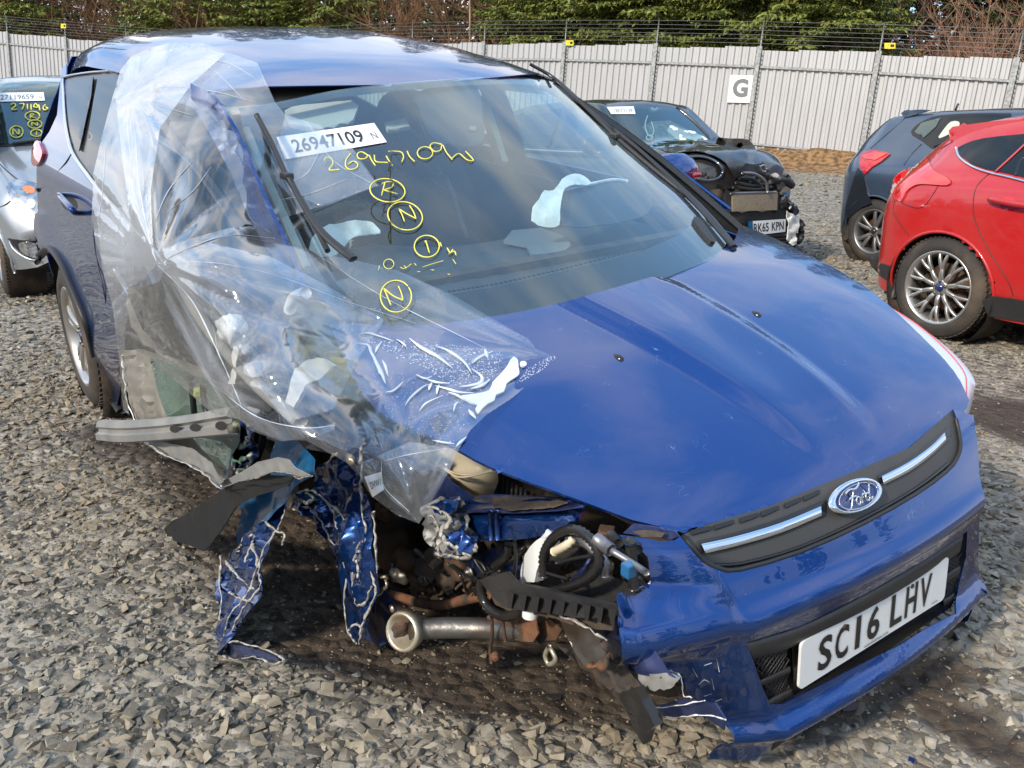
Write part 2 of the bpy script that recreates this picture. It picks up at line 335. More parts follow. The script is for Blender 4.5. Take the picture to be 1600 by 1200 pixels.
def ground():
    xs = np.unique(np.r_[np.linspace(-90, -16, 16), np.linspace(-16, -4, 60), np.linspace(-4, 4, 270), np.linspace(4, 16, 60), np.linspace(16, 90, 16)])
    ys = np.unique(np.r_[np.linspace(-30, 0, 14), np.linspace(0, 1, 12), np.linspace(1, 5.5, 180), np.linspace(5.5, 24, 110), np.linspace(24, 45, 20), np.linspace(45, 140, 12)])
    X, Y = np.meshgrid(xs, ys, indexing='ij'); Z = gz(X, Y)
    V = np.stack([X, Y, Z], -1).reshape(-1, 3)
    m = bpy.data.materials.new('stony ground'); m.use_nodes = True; nt = m.node_tree; b = nt.nodes['Principled BSDF']; N = nt.nodes.new; L = nt.links.new
    t = N('ShaderNodeTexCoord'); at = N('ShaderNodeAttribute'); at.attribute_name = 'mud'
    vo = N('ShaderNodeTexVoronoi'); vo.inputs['Scale'].default_value = 24; L(t.outputs['Object'], vo.inputs['Vector'])
    n1 = N('ShaderNodeTexNoise'); n1.inputs['Scale'].default_value = 1.2; n1.inputs['Detail'].default_value = 8; L(t.outputs['Object'], n1.inputs['Vector'])
    r1 = N('ShaderNodeValToRGB'); e = r1.color_ramp.elements; e[0].position = 0; e[0].color = (.075, .066, .052, 1); e[1].position = 1; e[1].color = (.36, .32, .255, 1)
    sp = N('ShaderNodeSeparateColor'); L(vo.outputs['Color'], sp.inputs[0]); L(sp.outputs[0], r1.inputs[0])
    r2 = N('ShaderNodeValToRGB'); e = r2.color_ramp.elements; e[0].position = .3; e[0].color = (.028, .020, .014, 1); e[1].position = .75; e[1].color = (.085, .060, .040, 1)
    n2 = N('ShaderNodeTexNoise'); n2.inputs['Scale'].default_value = 20; n2.inputs['Detail'].default_value = 12; L(t.outputs['Object'], n2.inputs['Vector']); L(n2.outputs['Fac'], r2.inputs[0])
    mx1 = N('ShaderNodeMixRGB'); L(at.outputs['Fac'], mx1.inputs[0]); L(r1.outputs[0], mx1.inputs[1]); L(r2.outputs[0], mx1.inputs[2]); L(mx1.outputs[0], b.inputs['Base Color'])
    b.inputs['Roughness'].default_value = .85
    bp = N('ShaderNodeBump'); bp.inputs['Strength'].default_value = .9; bp.inputs['Distance'].default_value = .02; L(vo.outputs['Distance'], bp.inputs['Height']); bp.invert = True
    bp2 = N('ShaderNodeBump'); bp2.inputs['Strength'].default_value = 1.0; bp2.inputs['Distance'].default_value = .022; L(n2.outputs['Fac'], bp2.inputs['Height']); L(bp.outputs[0], bp2.inputs['Normal']); L(bp2.outputs[0], b.inputs['Normal'])
    o = mesh('ground', V, grid_faces(len(xs), len(ys))[:], m); o['kind'] = 'structure'
    # faces were laid x-major: flip so that normals point up
    me = o.data
    if me.polygons[0].normal.z < 0: me.flip_normals()
    a = me.attributes.new('mud', 'FLOAT', 'POINT'); a.data.foreach_set('value', fill(V[:, 0], V[:, 1]).astype(np.float32))
    return o
ground()
def stone_shapes(n):
    out = []
    for k in range(n):
        bm = bmesh.new(); pts = []
        for i in range(8 if k < 4 else 11+k % 4):
            v = Vector(npr.normal(size=3)); v.normalize(); v = Vector((v.x*1.0, v.y*(.62+.25*npr.rand()), v.z*(.40+.22*npr.rand()))); pts.append(bm.verts.new(v*(.92+.14*npr.rand())))
        r = bmesh.ops.convex_hull(bm, input=pts); bmesh.ops.delete(bm, geom=[v for v in bm.verts if not v.link_faces], context='VERTS'); bmesh.ops.triangulate(bm, faces=bm.faces)
        bm.verts.index_update(); V = np.array([v.co[:] for v in bm.verts]); Fc = np.array([[v.index for v in f.verts] for f in bm.faces]); bm.free(); out.append((V, Fc))
    return out
def gravel():
    shp = stone_shapes(18); P = []
    def zone(y0, y1, dens, s0, s1, wet=False):
        w = .62*y1+1.6; n = int(2*w*(y1-y0)*dens); x = npr.uniform(-w, w, n); y = npr.uniform(y0, y1, n); k = np.abs(x) < .62*y+1.3
        x, y = x[k], y[k]; m = fill(x, y); keep = (npr.rand(len(x)) > m*.90) if not wet else (m > .25); x, y, m = x[keep], y[keep], m[keep]
        # nothing under the middle of the wreck where no picture reaches
        s = s0*(s1/s0)**(npr.rand(len(x))**1.6); s = s*(1-.45*m); s *= np.clip(1+.8*wnoise(x, y, .9, 9), .65, 1.5); P.append(np.stack([x, y, s], 1))
    zone(1.3, 3.4, 1500, .003, .009, True); zone(3.4, 5.5, 600, .004, .010, True); zone(1.1, 3.2, 2100, .0096, .027); zone(1.1, 3.2, 1500, .004, .0095); zone(3.2, 5.5, 1300, .010, .025); zone(3.2, 5.5, 500, .005, .0095); zone(5.5, 9, 480, .013, .032); zone(9, 14, 170, .018, .038); zone(14, 21, 25, .03, .07)
    P = np.concatenate(P); n = len(P); kind = npr.randint(0, len(shp), n); kind = np.where(P[:, 2] < .0095, npr.randint(0, 4, n), kind); VV, FF, CC = [], [], []; off = 0
    for k, (V, Fc) in enumerate(shp):
        Q = P[kind == k]; q = len(Q); rz = npr.uniform(0, 2*pi, q); rx = npr.normal(0, .20, q); ry = npr.normal(0, .20, q)
        A = V[None]*Q[:, 2][:, None, None]; c, s = np.cos(rx)[:, None], np.sin(rx)[:, None]; y, z = A[..., 1]*c-A[..., 2]*s, A[..., 1]*s+A[..., 2]*c; x = A[..., 0]
        c, s = np.cos(ry)[:, None], np.sin(ry)[:, None]; x, z = x*c+z*s, -x*s+z*c
        c, s = np.cos(rz)[:, None], np.sin(rz)[:, None]; x, y = x*c-y*s, x*s+y*c
        zz = gz(Q[:, 0], Q[:, 1])+Q[:, 2]*npr.uniform(-.42, .34, q)
        B = np.stack([x+Q[:, 0][:, None], y+Q[:, 1][:, None], z+zz[:, None]], -1).reshape(-1, 3)
        VV.append(B); FF.append((Fc[None]+(np.arange(q)*len(V))[:, None, None]).reshape(-1, 3)+off); off += len(B)
        CC.append(np.repeat(npr.rand(q), len(V)))
    print('stones', n, 'tris', sum(len(f) for f in FF)); V = np.concatenate(VV); Fc = np.concatenate(FF); C = np.concatenate(CC)
    me = bpy.data.meshes.new('gravel'); me.vertices.add(len(V)); me.vertices.foreach_set('co', V.astype(np.float32).ravel())
    me.loops.add(len(Fc)*3); me.loops.foreach_set('vertex_index', Fc.astype(np.int32).ravel()); me.polygons.add(len(Fc)); me.polygons.foreach_set('loop_start', np.arange(0, len(Fc)*3, 3, dtype=np.int32))
    me.update(); me.validate(); me.shade_flat(); a = me.attributes.new('tone', 'FLOAT', 'POINT'); a.data.foreach_set('value', C.astype(np.float32))
    m = bpy.data.materials.new('crushed stone'); m.use_nodes = True; nt = m.node_tree; b = nt.nodes['Principled BSDF']; N = nt.nodes.new; L = nt.links.new
    at = N('ShaderNodeAttribute'); at.attribute_name = 'tone'; r = N('ShaderNodeValToRGB'); el = r.color_ramp.elements
    el[0].color = (.09, .09, .085, 1); el[1].position = 1; el[1].color = (.50, .44, .34, 1)
    for p, c in ((.18, (.175, .16, .135)), (.38, (.29, .25, .185)), (.55, (.21, .20, .178)), (.72, (.35, .30, .215)), (.88, (.245, .235, .21)), (.965, (.36, .32, .25))):
        e = el.new(p); e.color = (*c, 1)
    L(at.outputs['Fac'], r.inputs[0])
    t = N('ShaderNodeTexCoord'); n = N('ShaderNodeTexNoise'); n.inputs['Scale'].default_value = 45; n.inputs['Detail'].default_value = 8; L(t.outputs['Object'], n.inputs['Vector'])
    n3 = N('ShaderNodeTexNoise'); n3.inputs['Scale'].default_value = .8; n3.inputs['Detail'].default_value = 3; L(t.outputs['Object'], n3.inputs['Vector'])
    mr = N('ShaderNodeMapRange'); mr.inputs[1].default_value = .3; mr.inputs[2].default_value = .7; mr.inputs[3].default_value = .62; mr.inputs[4].default_value = 1.12; L(n.outputs['Fac'], mr.inputs[0])
    mu = N('ShaderNodeMixRGB'); mu.blend_type = 'MULTIPLY'; mu.inputs[0].default_value = 1; L(r.outputs[0], mu.inputs[1]); L(mr.outputs[0], mu.inputs[2])
    tn = N('ShaderNodeMixRGB'); tn.inputs[2].default_value = (.24, .175, .095, 1); m3 = N('ShaderNodeMapRange'); m3.inputs[1].default_value = .4; m3.inputs[2].default_value = .7; m3.inputs[4].default_value = .65; L(n3.outputs['Fac'], m3.inputs[0]); L(m3.outputs[0], tn.inputs[0]); L(mu.outputs[0], tn.inputs[1]); L(tn.outputs[0], b.inputs['Base Color'])
    b.inputs['Roughness'].default_value = .8; bp = N('ShaderNodeBump'); bp.inputs['Strength'].default_value = .5; bp.inputs['Distance'].default_value = .006; L(n.outputs['Fac'], bp.inputs['Height']); L(bp.outputs[0], b.inputs['Normal'])
    o = link('gravel', me, None, m); tag(o, 'loose grey and tan crushed stone covering the yard around the cars', 'gravel', kind='stuff'); return o
gravel()
# ------------------------------------------------------------------ fence
def fence():
    posts = []
    for k in range(-4, 11): posts.append(np.array([9.526-2.0455*k, 17.96+1.452*k, 2.69+.1547*k-(.012*(k-4)**2-.12 if k < 9 else .18)]))
    c = posts[-1]
    for i in range(1, 8): posts.append(c+np.array([-2.40*i, .70*i, .24*i]))
    E0 = empty('perimeter_fence', None, 'tall pale grey corrugated steel fence with wired post tops behind the parked cars', 'fence', loc=tuple(posts[4]-np.array([0, 0, 2.2])))
    base = posts[4]-np.array([0, 0, 2.2]); lean = np.array([.072, -.02, 0])
    sheet_meshes = {}
    for k in range(len(posts)-1):
        a, b = posts[k], posts[k+1]; d = b-a; L = np.linalg.norm(d[:2]); u = d/L; n = np.array([-u[1], u[0], 0]); n = n if n[1] < 0 else -n
        H = 2.30
        def P(s, z, off): return a+u*s+n*off+(np.array([0, 0, 1.])+lean)*z-base
        # three overlapping sheets to a bay, each a corrugated strip of its own
        for j in range(3):
            s0, s1 = L*j/3, L*(j+1)/3; V = []; nw = 5; dz = -.028*j+npr.uniform(-.006, .006)
            prof = []
            for w in range(nw):
                w0 = s0+(s1-s0)*w/nw; ww = (s1-s0)/nw
                prof += [(w0, .0), (w0+ww*.44, .0), (w0+ww*.56, .030), (w0+ww*.88, .030)]
            prof.append((s1, .0))
            for (s, o) in prof: V += [P(s, dz, o+.002*j), P(s, -H, o+.002*j)]
            Fc = [(2*i, 2*i+1, 2*i+3, 2*i+2) for i in range(len(prof)-1)]
            mesh('sheet', V, Fc, M['galv'], E0, smooth=False)
        # rails proud of the sheets, and the foot board
        for z, h in ((-.40, .05), (-2.02, .035)):
            V, Fc = [], []
            for s in (0.05, L-.05):
                for (o, dz) in ((.034, -h/2), (.034, h/2), (.075, h/2-.008), (.075, -h/2)): V.append(P(s, z+dz, o))
            mesh('rail', V, [(0, 1, 5, 4), (1, 2, 6, 5), (2, 3, 7, 6), (3, 0, 4, 7), (0, 3, 2, 1), (4, 5, 6, 7)], M['galvd'], E0, smooth=False)
        # post: slotted channel with teeth on its edge, thin pole above
        V, Fc = [], []
        for z in (0.02, -H):
            for (s, o) in ((-.045, .032), (-.045, .085), (.055, .085), (.055, .032)): V.append(P(s, z, o))
        Fc = [(0, 1, 5, 4), (1, 2, 6, 5), (2, 3, 7, 6), (0, 3, 2, 1)]
        pst = mesh('post', V, Fc, M['galvd'], E0, smooth=False)
        sl = []
        for t in range(24):
            z = -.12-t*.088; q = [P(-.070, z, .088), P(-.042, z-.012, .088), P(-.042, z-.05, .088), P(-.070, z-.038, .088)]; sl.append((q, [(0, 1, 2, 3)]))
        V, Fc = merge(sl); s_ = mesh('slots', V, Fc, M['ink'], pst, smooth=False); s_['kind'] = 'stuff'
        V, Fc = tube_vf([P(.0, -.05, .05), P(0, .56, .05)], .016, seg=6, n=1); mesh('pole', V, Fc, M['galvd'], E0)
        # strands
        for w in range(6):
            z = .075+w*.088; V, Fc = tube_vf([P(0, z, .07), P(L, z, .07)], .0042, seg=4, n=1, cap=False); mesh('wire', V, Fc, M['wire'], E0)
            if npr.rand() < 2: pass
    E0.location = tuple(base)
    return posts, base
POSTS, FB = fence()
def fence_sign(name, frame_pts, th, m, label, cat, group=None):
    V = [Vector(p) for p in frame_pts]; n = (V[1]-V[0]).cross(V[3]-V[0]).normalized(); V2 = [p-n*th for p in V]
    Fc = [(0, 1, 2, 3), (7, 6, 5, 4), (0, 4, 5, 1), (1, 5, 6, 2), (2, 6, 7, 3), (3, 7, 4, 0)]
    o = mesh(name, V+V2, Fc, m, None, smooth=False); tag(o, label, cat, group); return o, n
def fence_pt(u, v, off=.0):
    "picture point carried onto the fence line"
    best = None
    for k in range(len(POSTS)-1):
        a, b = POSTS[k], POSTS[k+1]; d = b-a; n = np.array([-d[1], d[0], 0]); n /= np.linalg.norm(n); n = n if n[1] < 0 else -n
        r = ray(u, v); t = n@(a+n*off-C0)/(n@r); p = C0+r*t; s = (p-a)@d/(d@d)
        if t > 0 and -.02 <= s <= 1.02: best = (p, n, k)
    return best
def text_vf(txt, size, extrude=.001, bold=0, xs=1.0, align='CENTER', font=None):
    cu = bpy.data.curves.new('t', 'FONT'); cu.body = txt; cu.size = size; cu.extrude = extrude; cu.offset = bold; cu.align_x = align; cu.align_y = 'CENTER'; cu.resolution_u = 3
    ob = bpy.data.objects.new('t', cu); COL.objects.link(ob); dg = bpy.context.evaluated_depsgraph_get(); me = bpy.data.meshes.new_from_object(ob.evaluated_get(dg))
    V = [(v.co.x*xs, v.co.y, v.co.z) for v in me.vertices]; Fc = [tuple(p.vertices) for p in me.polygons]
    bpy.data.objects.remove(ob); bpy.data.curves.remove(cu); bpy.data.meshes.remove(me); return V, Fc
def place_text(name, txt, size, o, ux, uy, mt, parent, bold=0, xs=1.0, lift=.003, align='CENTER'):
    ux = Vector(ux).normalized(); uy = Vector(uy); uy = (uy-ux*uy.dot(ux)).normalized(); n = ux.cross(uy); V, Fc = text_vf(txt, size, .0008, bold, xs, align)
    return mesh(name, [Vector(o)+ux*v[0]+uy*v[1]+n*(v[2]+lift) for v in V], Fc, mt, parent, smooth=False)
g = [fence_pt(*p, off=.10)[0] for p in ((1136, 160), (1174, 161), (1178, 118), (1141, 117))]
o, n = fence_sign('letter_sign', g, .01, M['white'], 'square white board with a grey capital G fixed to the corrugated fence', 'sign')
gc = sum(g)/4; place_text('lettering', 'G', .50, gc, g[1]-g[0], g[3]-g[0], M['greyink'], o, bold=.022, xs=1.0)
lab = {98: 'small yellow warning tag wired between the poles at the far left of the fence', 889: 'small yellow warning tag on the fence pole above the black wreck', 1388: 'small yellow warning tag on the fence pole above the slate blue hatchback'}
for (u0, v0, u1, v1) in ((95, 37, 103, 44), (884, 63, 896, 71), (1382, 67, 1399, 76)):
    q = [fence_pt(*p, off=.09) for p in ((u0, v1), (u1, v1), (u1, v0), (u0, v0))]; q = [a[0] for a in q]
    key = min(lab, key=lambda t: abs(t-(u0+u1)/2)); o, n = fence_sign('warning_sign', q, .006, M['yellow'], lab[key], 'warning sign')
    c = sum(q)/4; ex = q[1]-q[0]; ey = q[3]-q[0]
    V = [c+ex*a+ey*b+np.array(n)*.004 for a, b in ((-.30, -.05), (-.12, .0), (-.18, .02), (-.02, .25), (-.16, .12), (-.10, .10), (.05, -.22), (.40, -.22), (.40, .25), (.05, .25))]
    mesh('symbol', V, [(0, 1, 2), (2, 3, 4), (6, 7, 8, 9)], M['ink'], o, smooth=False)
# dirt and leaf litter banked against the fence foot
def bank():
    V = []; nj = 9; rows = 60; a = POSTS[0]; b = POSTS[8]
    for i in range(rows):
        t = i/(rows-1); p = a*(1-t)+b*t; d = (b-a)[:2]; d = d/np.linalg.norm(d); n = np.array([d[1], -d[0]]); n = n if n[1] < 0 else -n
        for j in range(nj):
            s = j/(nj-1)*1.7+.05; x, y = p[0]+n[0]*s, p[1]+n[1]*s; h = .34*exp(-(s/.75)**2)*(1+.5*fbm((x, y, 0), 1.6)); V.append((x, y, float(terrain(x, y))+h-.06*(j == nj-1)+.03*fbm((x, y, 2), 7)))
    m = mat('leaf litter', (.10, .055, .025), .95, base2=(.30, .17, .07), vscale=9, bump=1, bscale=25)
    o = mesh('dirt_bank', V, grid_faces(rows, nj), m); o['kind'] = 'structure'
    if o.data.polygons[0].normal.z < 0: o.data.flip_normals()
bank()
# ------------------------------------------------------------------ trees
M['needle'] = mat('fir needles', (.075, .11, .018), .7, base2=(.26, .27, .05), vscale=3.0, lo=.35, hi=.7)
M['needled'] = mat('dark spruce needles', (.03, .045, .015), .8, base2=(.09, .10, .03), vscale=2.0)
M['bark'] = mat('bark', (.11, .075, .05), .9, base2=(.20, .13, .09), vscale=12, bump=.6, bscale=20)
M['birch'] = mat('birch bark', (.46, .30, .19), .8, base2=(.26, .15, .10), vscale=9, aniso=(1, 1, .3))
M['twig'] = mat('bare twigs', (.20, .10, .065), .9, base2=(.34, .19, .12), vscale=4)
M['twigd'] = mat('brown dead twigs', (.14, .075, .035), .9, base2=(.26, .14, .07), vscale=4)
def np_mesh(name, V, Fc, mt):
    V = np.asarray(V, np.float32); Fc = np.asarray(Fc, np.int32); k = Fc.shape[1]; me = bpy.data.meshes.new(name); me.vertices.add(len(V)); me.vertices.foreach_set('co', V.ravel())
    me.loops.add(Fc.size); me.loops.foreach_set('vertex_index', Fc.ravel()); me.polygons.add(len(Fc)); me.polygons.foreach_set('loop_start', np.arange(0, Fc.size, k, dtype=np.int32)); me.update(); me.materials.append(mt); return me
def fir_mesh(h, r0, zlow, mt, dens=1.0, seed=1):
    rs = np.random.RandomState(seed); T = []
    nb = int(h*34*dens)
    for i in range(nb):
        t = rs.rand()**.9; z = zlow+(h-zlow)*t; L = r0*(1-t)**.75*(.75+.4*rs.rand())+.15; az = rs.rand()*2*pi; droop = .10+.25*rs.rand()
        m = int(40*L*dens)+8; s = rs.rand(m)**.6*L; side = rs.choice([-1, 1], m); w = (L-s)*.30+.08; lat = side*rs.rand(m)*w
        x = s; y = lat; zz = z-droop*s+ .10*s*s/(L+.01)-.25*np.abs(lat)*rs.rand(m)-.03*rs.rand(m)
        ca, sa = cos(az), sin(az); c = np.stack([x*ca-y*sa, x*sa+y*ca, zz], 1)
        d = np.stack([ca*.7-sa*side*.7, sa*.7+ca*side*.7, -.15-.35*rs.rand(m)], 1); d += rs.normal(0, .24, d.shape); d /= np.linalg.norm(d, axis=1)[:, None]
        l = (.09+.11*rs.rand(m))[:, None]; nrm = rs.normal(0, .5, d.shape)+[0, 0, 1]; wv = np.cross(d, nrm); wv /= np.linalg.norm(wv, axis=1)[:, None]; wv *= (.016+.020*rs.rand(m))[:, None]
        T.append(np.stack([c-wv*.4, c+d*l*.55-wv, c+d*l, c+d*l*.55+wv], 1))
    T = np.concatenate(T); return np_mesh('crown', T.reshape(-1, 3), np.arange(len(T)*4).reshape(-1, 4), mt)
def trunk_mesh(h, r, seed=0, mt=None, lean=.02):
    rs = np.random.RandomState(seed); P = [np.array([lean*h*t+.05*rs.randn()*t, .05*rs.randn()*t, h*t]) for t in np.linspace(0, 1, 6)]; V, Fc = tube_vf(P, [r, r*.8, r*.6, r*.4, r*.2, r*.05], seg=8, n=3)
    me = bpy.data.meshes.new('trunk'); me.from_pydata([tuple(p) for p in V], [], Fc); me.materials.append(mt or M['bark']); me.shade_smooth(); return me
firs = [(fir_mesh(9.5, 2.3, .5, M['needle'], 1.5, 1), trunk_mesh(9.3, .13, 1)), (fir_mesh(8.5, 2.6, .4, M['needle'], 1.5, 2), trunk_mesh(8.3, .14, 2)), (fir_mesh(11, 2.2, 1.0, M['needled'], 1.1, 3), trunk_mesh(10.8, .16, 3))]
def tree(name, kind, x, y, s, rz, label, group=None):
    z = float(terrain(x, y))-.1; e = empty(name, None, label, 'tree', group, loc=(x, y, z)); e.scale = (s*.8, s*.8, s); e.rotation_euler.z = rz
    c, t = firs[kind]; link('crown', c, e); link('trunk', t, e); return e
# screen column -> world, at a given distance behind the fence
def col(u, y): return (u-800)/FPX*y*.975
front = [(838, 29.0, 1.2, 0, 'leftmost of the bright green firs standing just behind the fence'), (905, 28.0, 1.2, 1, 'bright fir above the yellow tag over the black wreck'), (975, 27.2, 1.25, 0, 'bright fir right behind the fence between two wired poles'),
         (1060, 26.4, 1.3, 1, 'bright green fir left of the letter board'), (1145, 25.4, 1.2, 0, 'bright green fir behind the letter board'), (1225, 24.8, 1.3, 1, 'bright green fir right of the letter board'), (1290, 24.2, 1.1, 0, 'rightmost of the bright green firs, beside the dark gap')]
for i, (u, y, s, k, lb) in enumerate(front): tree('fir_tree', k, col(u, y), y, s, i*1.3, lb)
leftf = [(60, 37.5, 1.3, 1, 'mossy green fir behind the far left end of the fence'), (300, 36.3, 1.35, 1, 'green fir with spreading low boughs behind the left fence'), (420, 34.0, 1.3, 0, 'green fir behind the crown of the blue car roof at the left'), (525, 33, 1.3, 1, 'green fir behind the middle of the blue car roof')]
for i, (u, y, s, k, lb) in enumerate(leftf): tree('fir_tree', k, col(u, y), y, s, i*2.1+.5, lb)
for i in range(16):
    u = -120+i*118+npr.uniform(-25, 25); y = (49 if u < 780 else 33)+npr.uniform(-1, 2.5)
    tree('spruce_tree', 2, col(u, y), y, npr.uniform(.9, 1.2)*(1.5 if u < 780 else 1.1), i*1.7, 'dark spruce in the row at the back of the wood', 'dark spruces at the back of the wood')
def bare_mesh(h, n, spread, r, seed, mt):
    "stems that fork three times into fine twigs"
    rs = np.random.RandomState(seed); out = []
    def grow(p, d, L, r, lev):
        q = p+d*L*.5+rs.normal(0, .04*L, 3); e = p+d*L+rs.normal(0, .06*L, 3); out.append(tube_vf([p, q, e], [r, r*.8, r*.55], seg=4 if lev else 6, n=2, cap=False))
        if lev < 4:
            for k in range(3 if lev < 3 else 4):
                dd = d+rs.normal(0, spread, 3); dd[2] = abs(dd[2])*.8+.15; dd /= np.linalg.norm(dd); s = rs.uniform(.3, 1); b = p*(1-s)+e*s; grow(b, dd, L*rs.uniform(.45, .75), r*.55, lev+1)
    for i in range(n):
        d = np.array([rs.normal(0, .22), rs.normal(0, .22), 1]); d /= np.linalg.norm(d); grow(np.array([rs.normal(0, .25), rs.normal(0, .25), 0]), d, h*rs.uniform(.35, .5), r, 0)
    V, Fc = merge(out); me = bpy.data.meshes.new('branches'); me.from_pydata([tuple(p) for p in V], [], Fc); me.materials.append(mt); return me
bare = bare_mesh(4.8, 6, .55, .045, 5, M['twig']); bared = bare_mesh(5.5, 7, .6, .04, 8, M['twigd'])
for i, (u, y, s, rz, lb) in enumerate([(1395, 23.5, .80, .3, 'leafless pale brown shrub behind the dark gap right of the firs'), (1500, 22.5, 1.0, 1.4, 'leafless reddish shrub behind the fence above the red car'), (1575, 21.8, 1.1, 2.2, 'large leafless reddish shrub at the right edge of the photograph'), (1450, 24.5, .9, 4, 'thin leafless shrub between the other two reddish ones')]):
    o = link('bare_shrub', bare, None); o.location = (col(u, y), y, float(terrain(col(u, y), y))-.1); o.scale = (s, s, s); o.rotation_euler.z = rz; tag(o, lb, 'shrub')
for i in range(13):
    u = 20+i*62+npr.uniform(-15, 15); y = (37.5 if u < 330 else (35 if u < 560 else 31.5))+npr.uniform(-.5, 2)
    o = link('bare_shrub', bared, None); x = col(u, y); o.location = (x, y, float(terrain(x, y))-.1); o.scale = (1.35,)*3; o.rotation_euler.z = i*1.9; tag(o, 'tangled brown leafless shrub in the thicket behind the left fence', 'shrub', 'brown shrubs in the thicket behind the left fence')
for i, (u, y, h, r, ln, lb) in enumerate([(122, 38.5, 8, .12, -.06, 'leaning pale trunk behind the yellow tag at the far left'), (640, 33, 9, .15, -.05, 'sunlit pale orange birch trunk, the thicker of the pair above the car roof'), (652, 33.4, 9, .07, .02, 'thin sunlit birch trunk right beside the thicker one'), (735, 31, 9, .055, .01, 'thin lone birch trunk left of the firs')]):
    e = empty('birch_tree', None, lb, 'tree', loc=(col(u, y), y, float(terrain(col(u, y), y))-.1)); link('trunk', trunk_mesh(h, r, 20+i, M['birch'], ln), e)
    tw = bare_mesh(3.0, 2, .6, .03, 30+i, M['twig']); t = link('branches', tw, e); t.location = (0, 0, h*.55)
# the far wood: one mass of dark stems and dead brushwood
def far_wood():
    rs = np.random.RandomState(3); n = 50000; u = rs.uniform(-350, 1950, n); y = np.where(u < 780, 50, 35)+rs.rand(n)*7; x = (u-800)/FPX*y*.975; z = terrain(x, y)+rs.rand(n)**1.1*np.where(u < 780, 11, 8.0)
    k = ~((u > 1335) & (u < 1460) & (rs.rand(n) < .55)); x, y, z = x[k], y[k], z[k]; n = len(x); d = rs.normal(0, 1, (n, 3)); d[:, 2] = np.abs(d[:, 2])*1.3; d /= np.linalg.norm(d, axis=1)[:, None]; l = rs.uniform(.3, 1.1, n)[:, None]; w = np.cross(d, rs.normal(0, 1, (n, 3))); w /= np.linalg.norm(w, axis=1)[:, None]; w *= rs.uniform(.03, .16, n)[:, None]
    c = np.stack([x, y, z], 1); T = np.stack([c-w, c+w, c+d*l+w*.2, c+d*l-w*.2], 1)
    me = np_mesh('far_wood', T.reshape(-1, 3), np.arange(n*4).reshape(-1, 4), mat('dead brushwood', (.085, .05, .028), .95, base2=(.17, .10, .05), vscale=.6)); o = link('far_wood', me); tag(o, 'dense brown wood of stems and dead brushwood beyond the firs', 'wood', kind='stuff')
far_wood()

# the wood goes on round the other sides of the yard, as its outline mirrored in the bonnet and bumper shows
def round_wood():
    rs = np.random.RandomState(5); n = 30000; a = rs.uniform(radians(100), radians(440), n); r = rs.uniform(27, 34, n); top = 8.5+2.2*np.sin(a*23)+1.5*np.sin(a*57+1)+1.2*np.sin(a*131); z = rs.rand(n)**.9*top
    # crowns narrow to the top
    keep = np.abs(((a*9.5) % 1)-.5) < .52-.42*(z/top); a, r, z = a[keep], r[keep], z[keep]; n = len(a); x = r*np.sin(a); y = r*np.cos(a)+5; k = y < 14; x, y, z = x[k], y[k], z[k]; n = len(x)
    d = rs.normal(0, 1, (n, 3)); d /= np.linalg.norm(d, axis=1)[:, None]; w = np.cross(d, rs.normal(0, 1, (n, 3))); w /= np.linalg.norm(w, axis=1)[:, None]; l = rs.uniform(.3, .9, n)[:, None]; w *= rs.uniform(.12, .4, n)[:, None]; c = np.stack([x, y, z], 1)
    T = np.stack([c-w, c+w, c+d*l+w*.3, c+d*l-w*.3], 1); o = link('surrounding_wood', np_mesh('surrounding_wood', T.reshape(-1, 3), np.arange(n*4).reshape(-1, 4), M['needled'])); tag(o, 'dark wood round the near sides of the yard, mirrored in the blue paint', 'wood', kind='stuff')
round_wood()
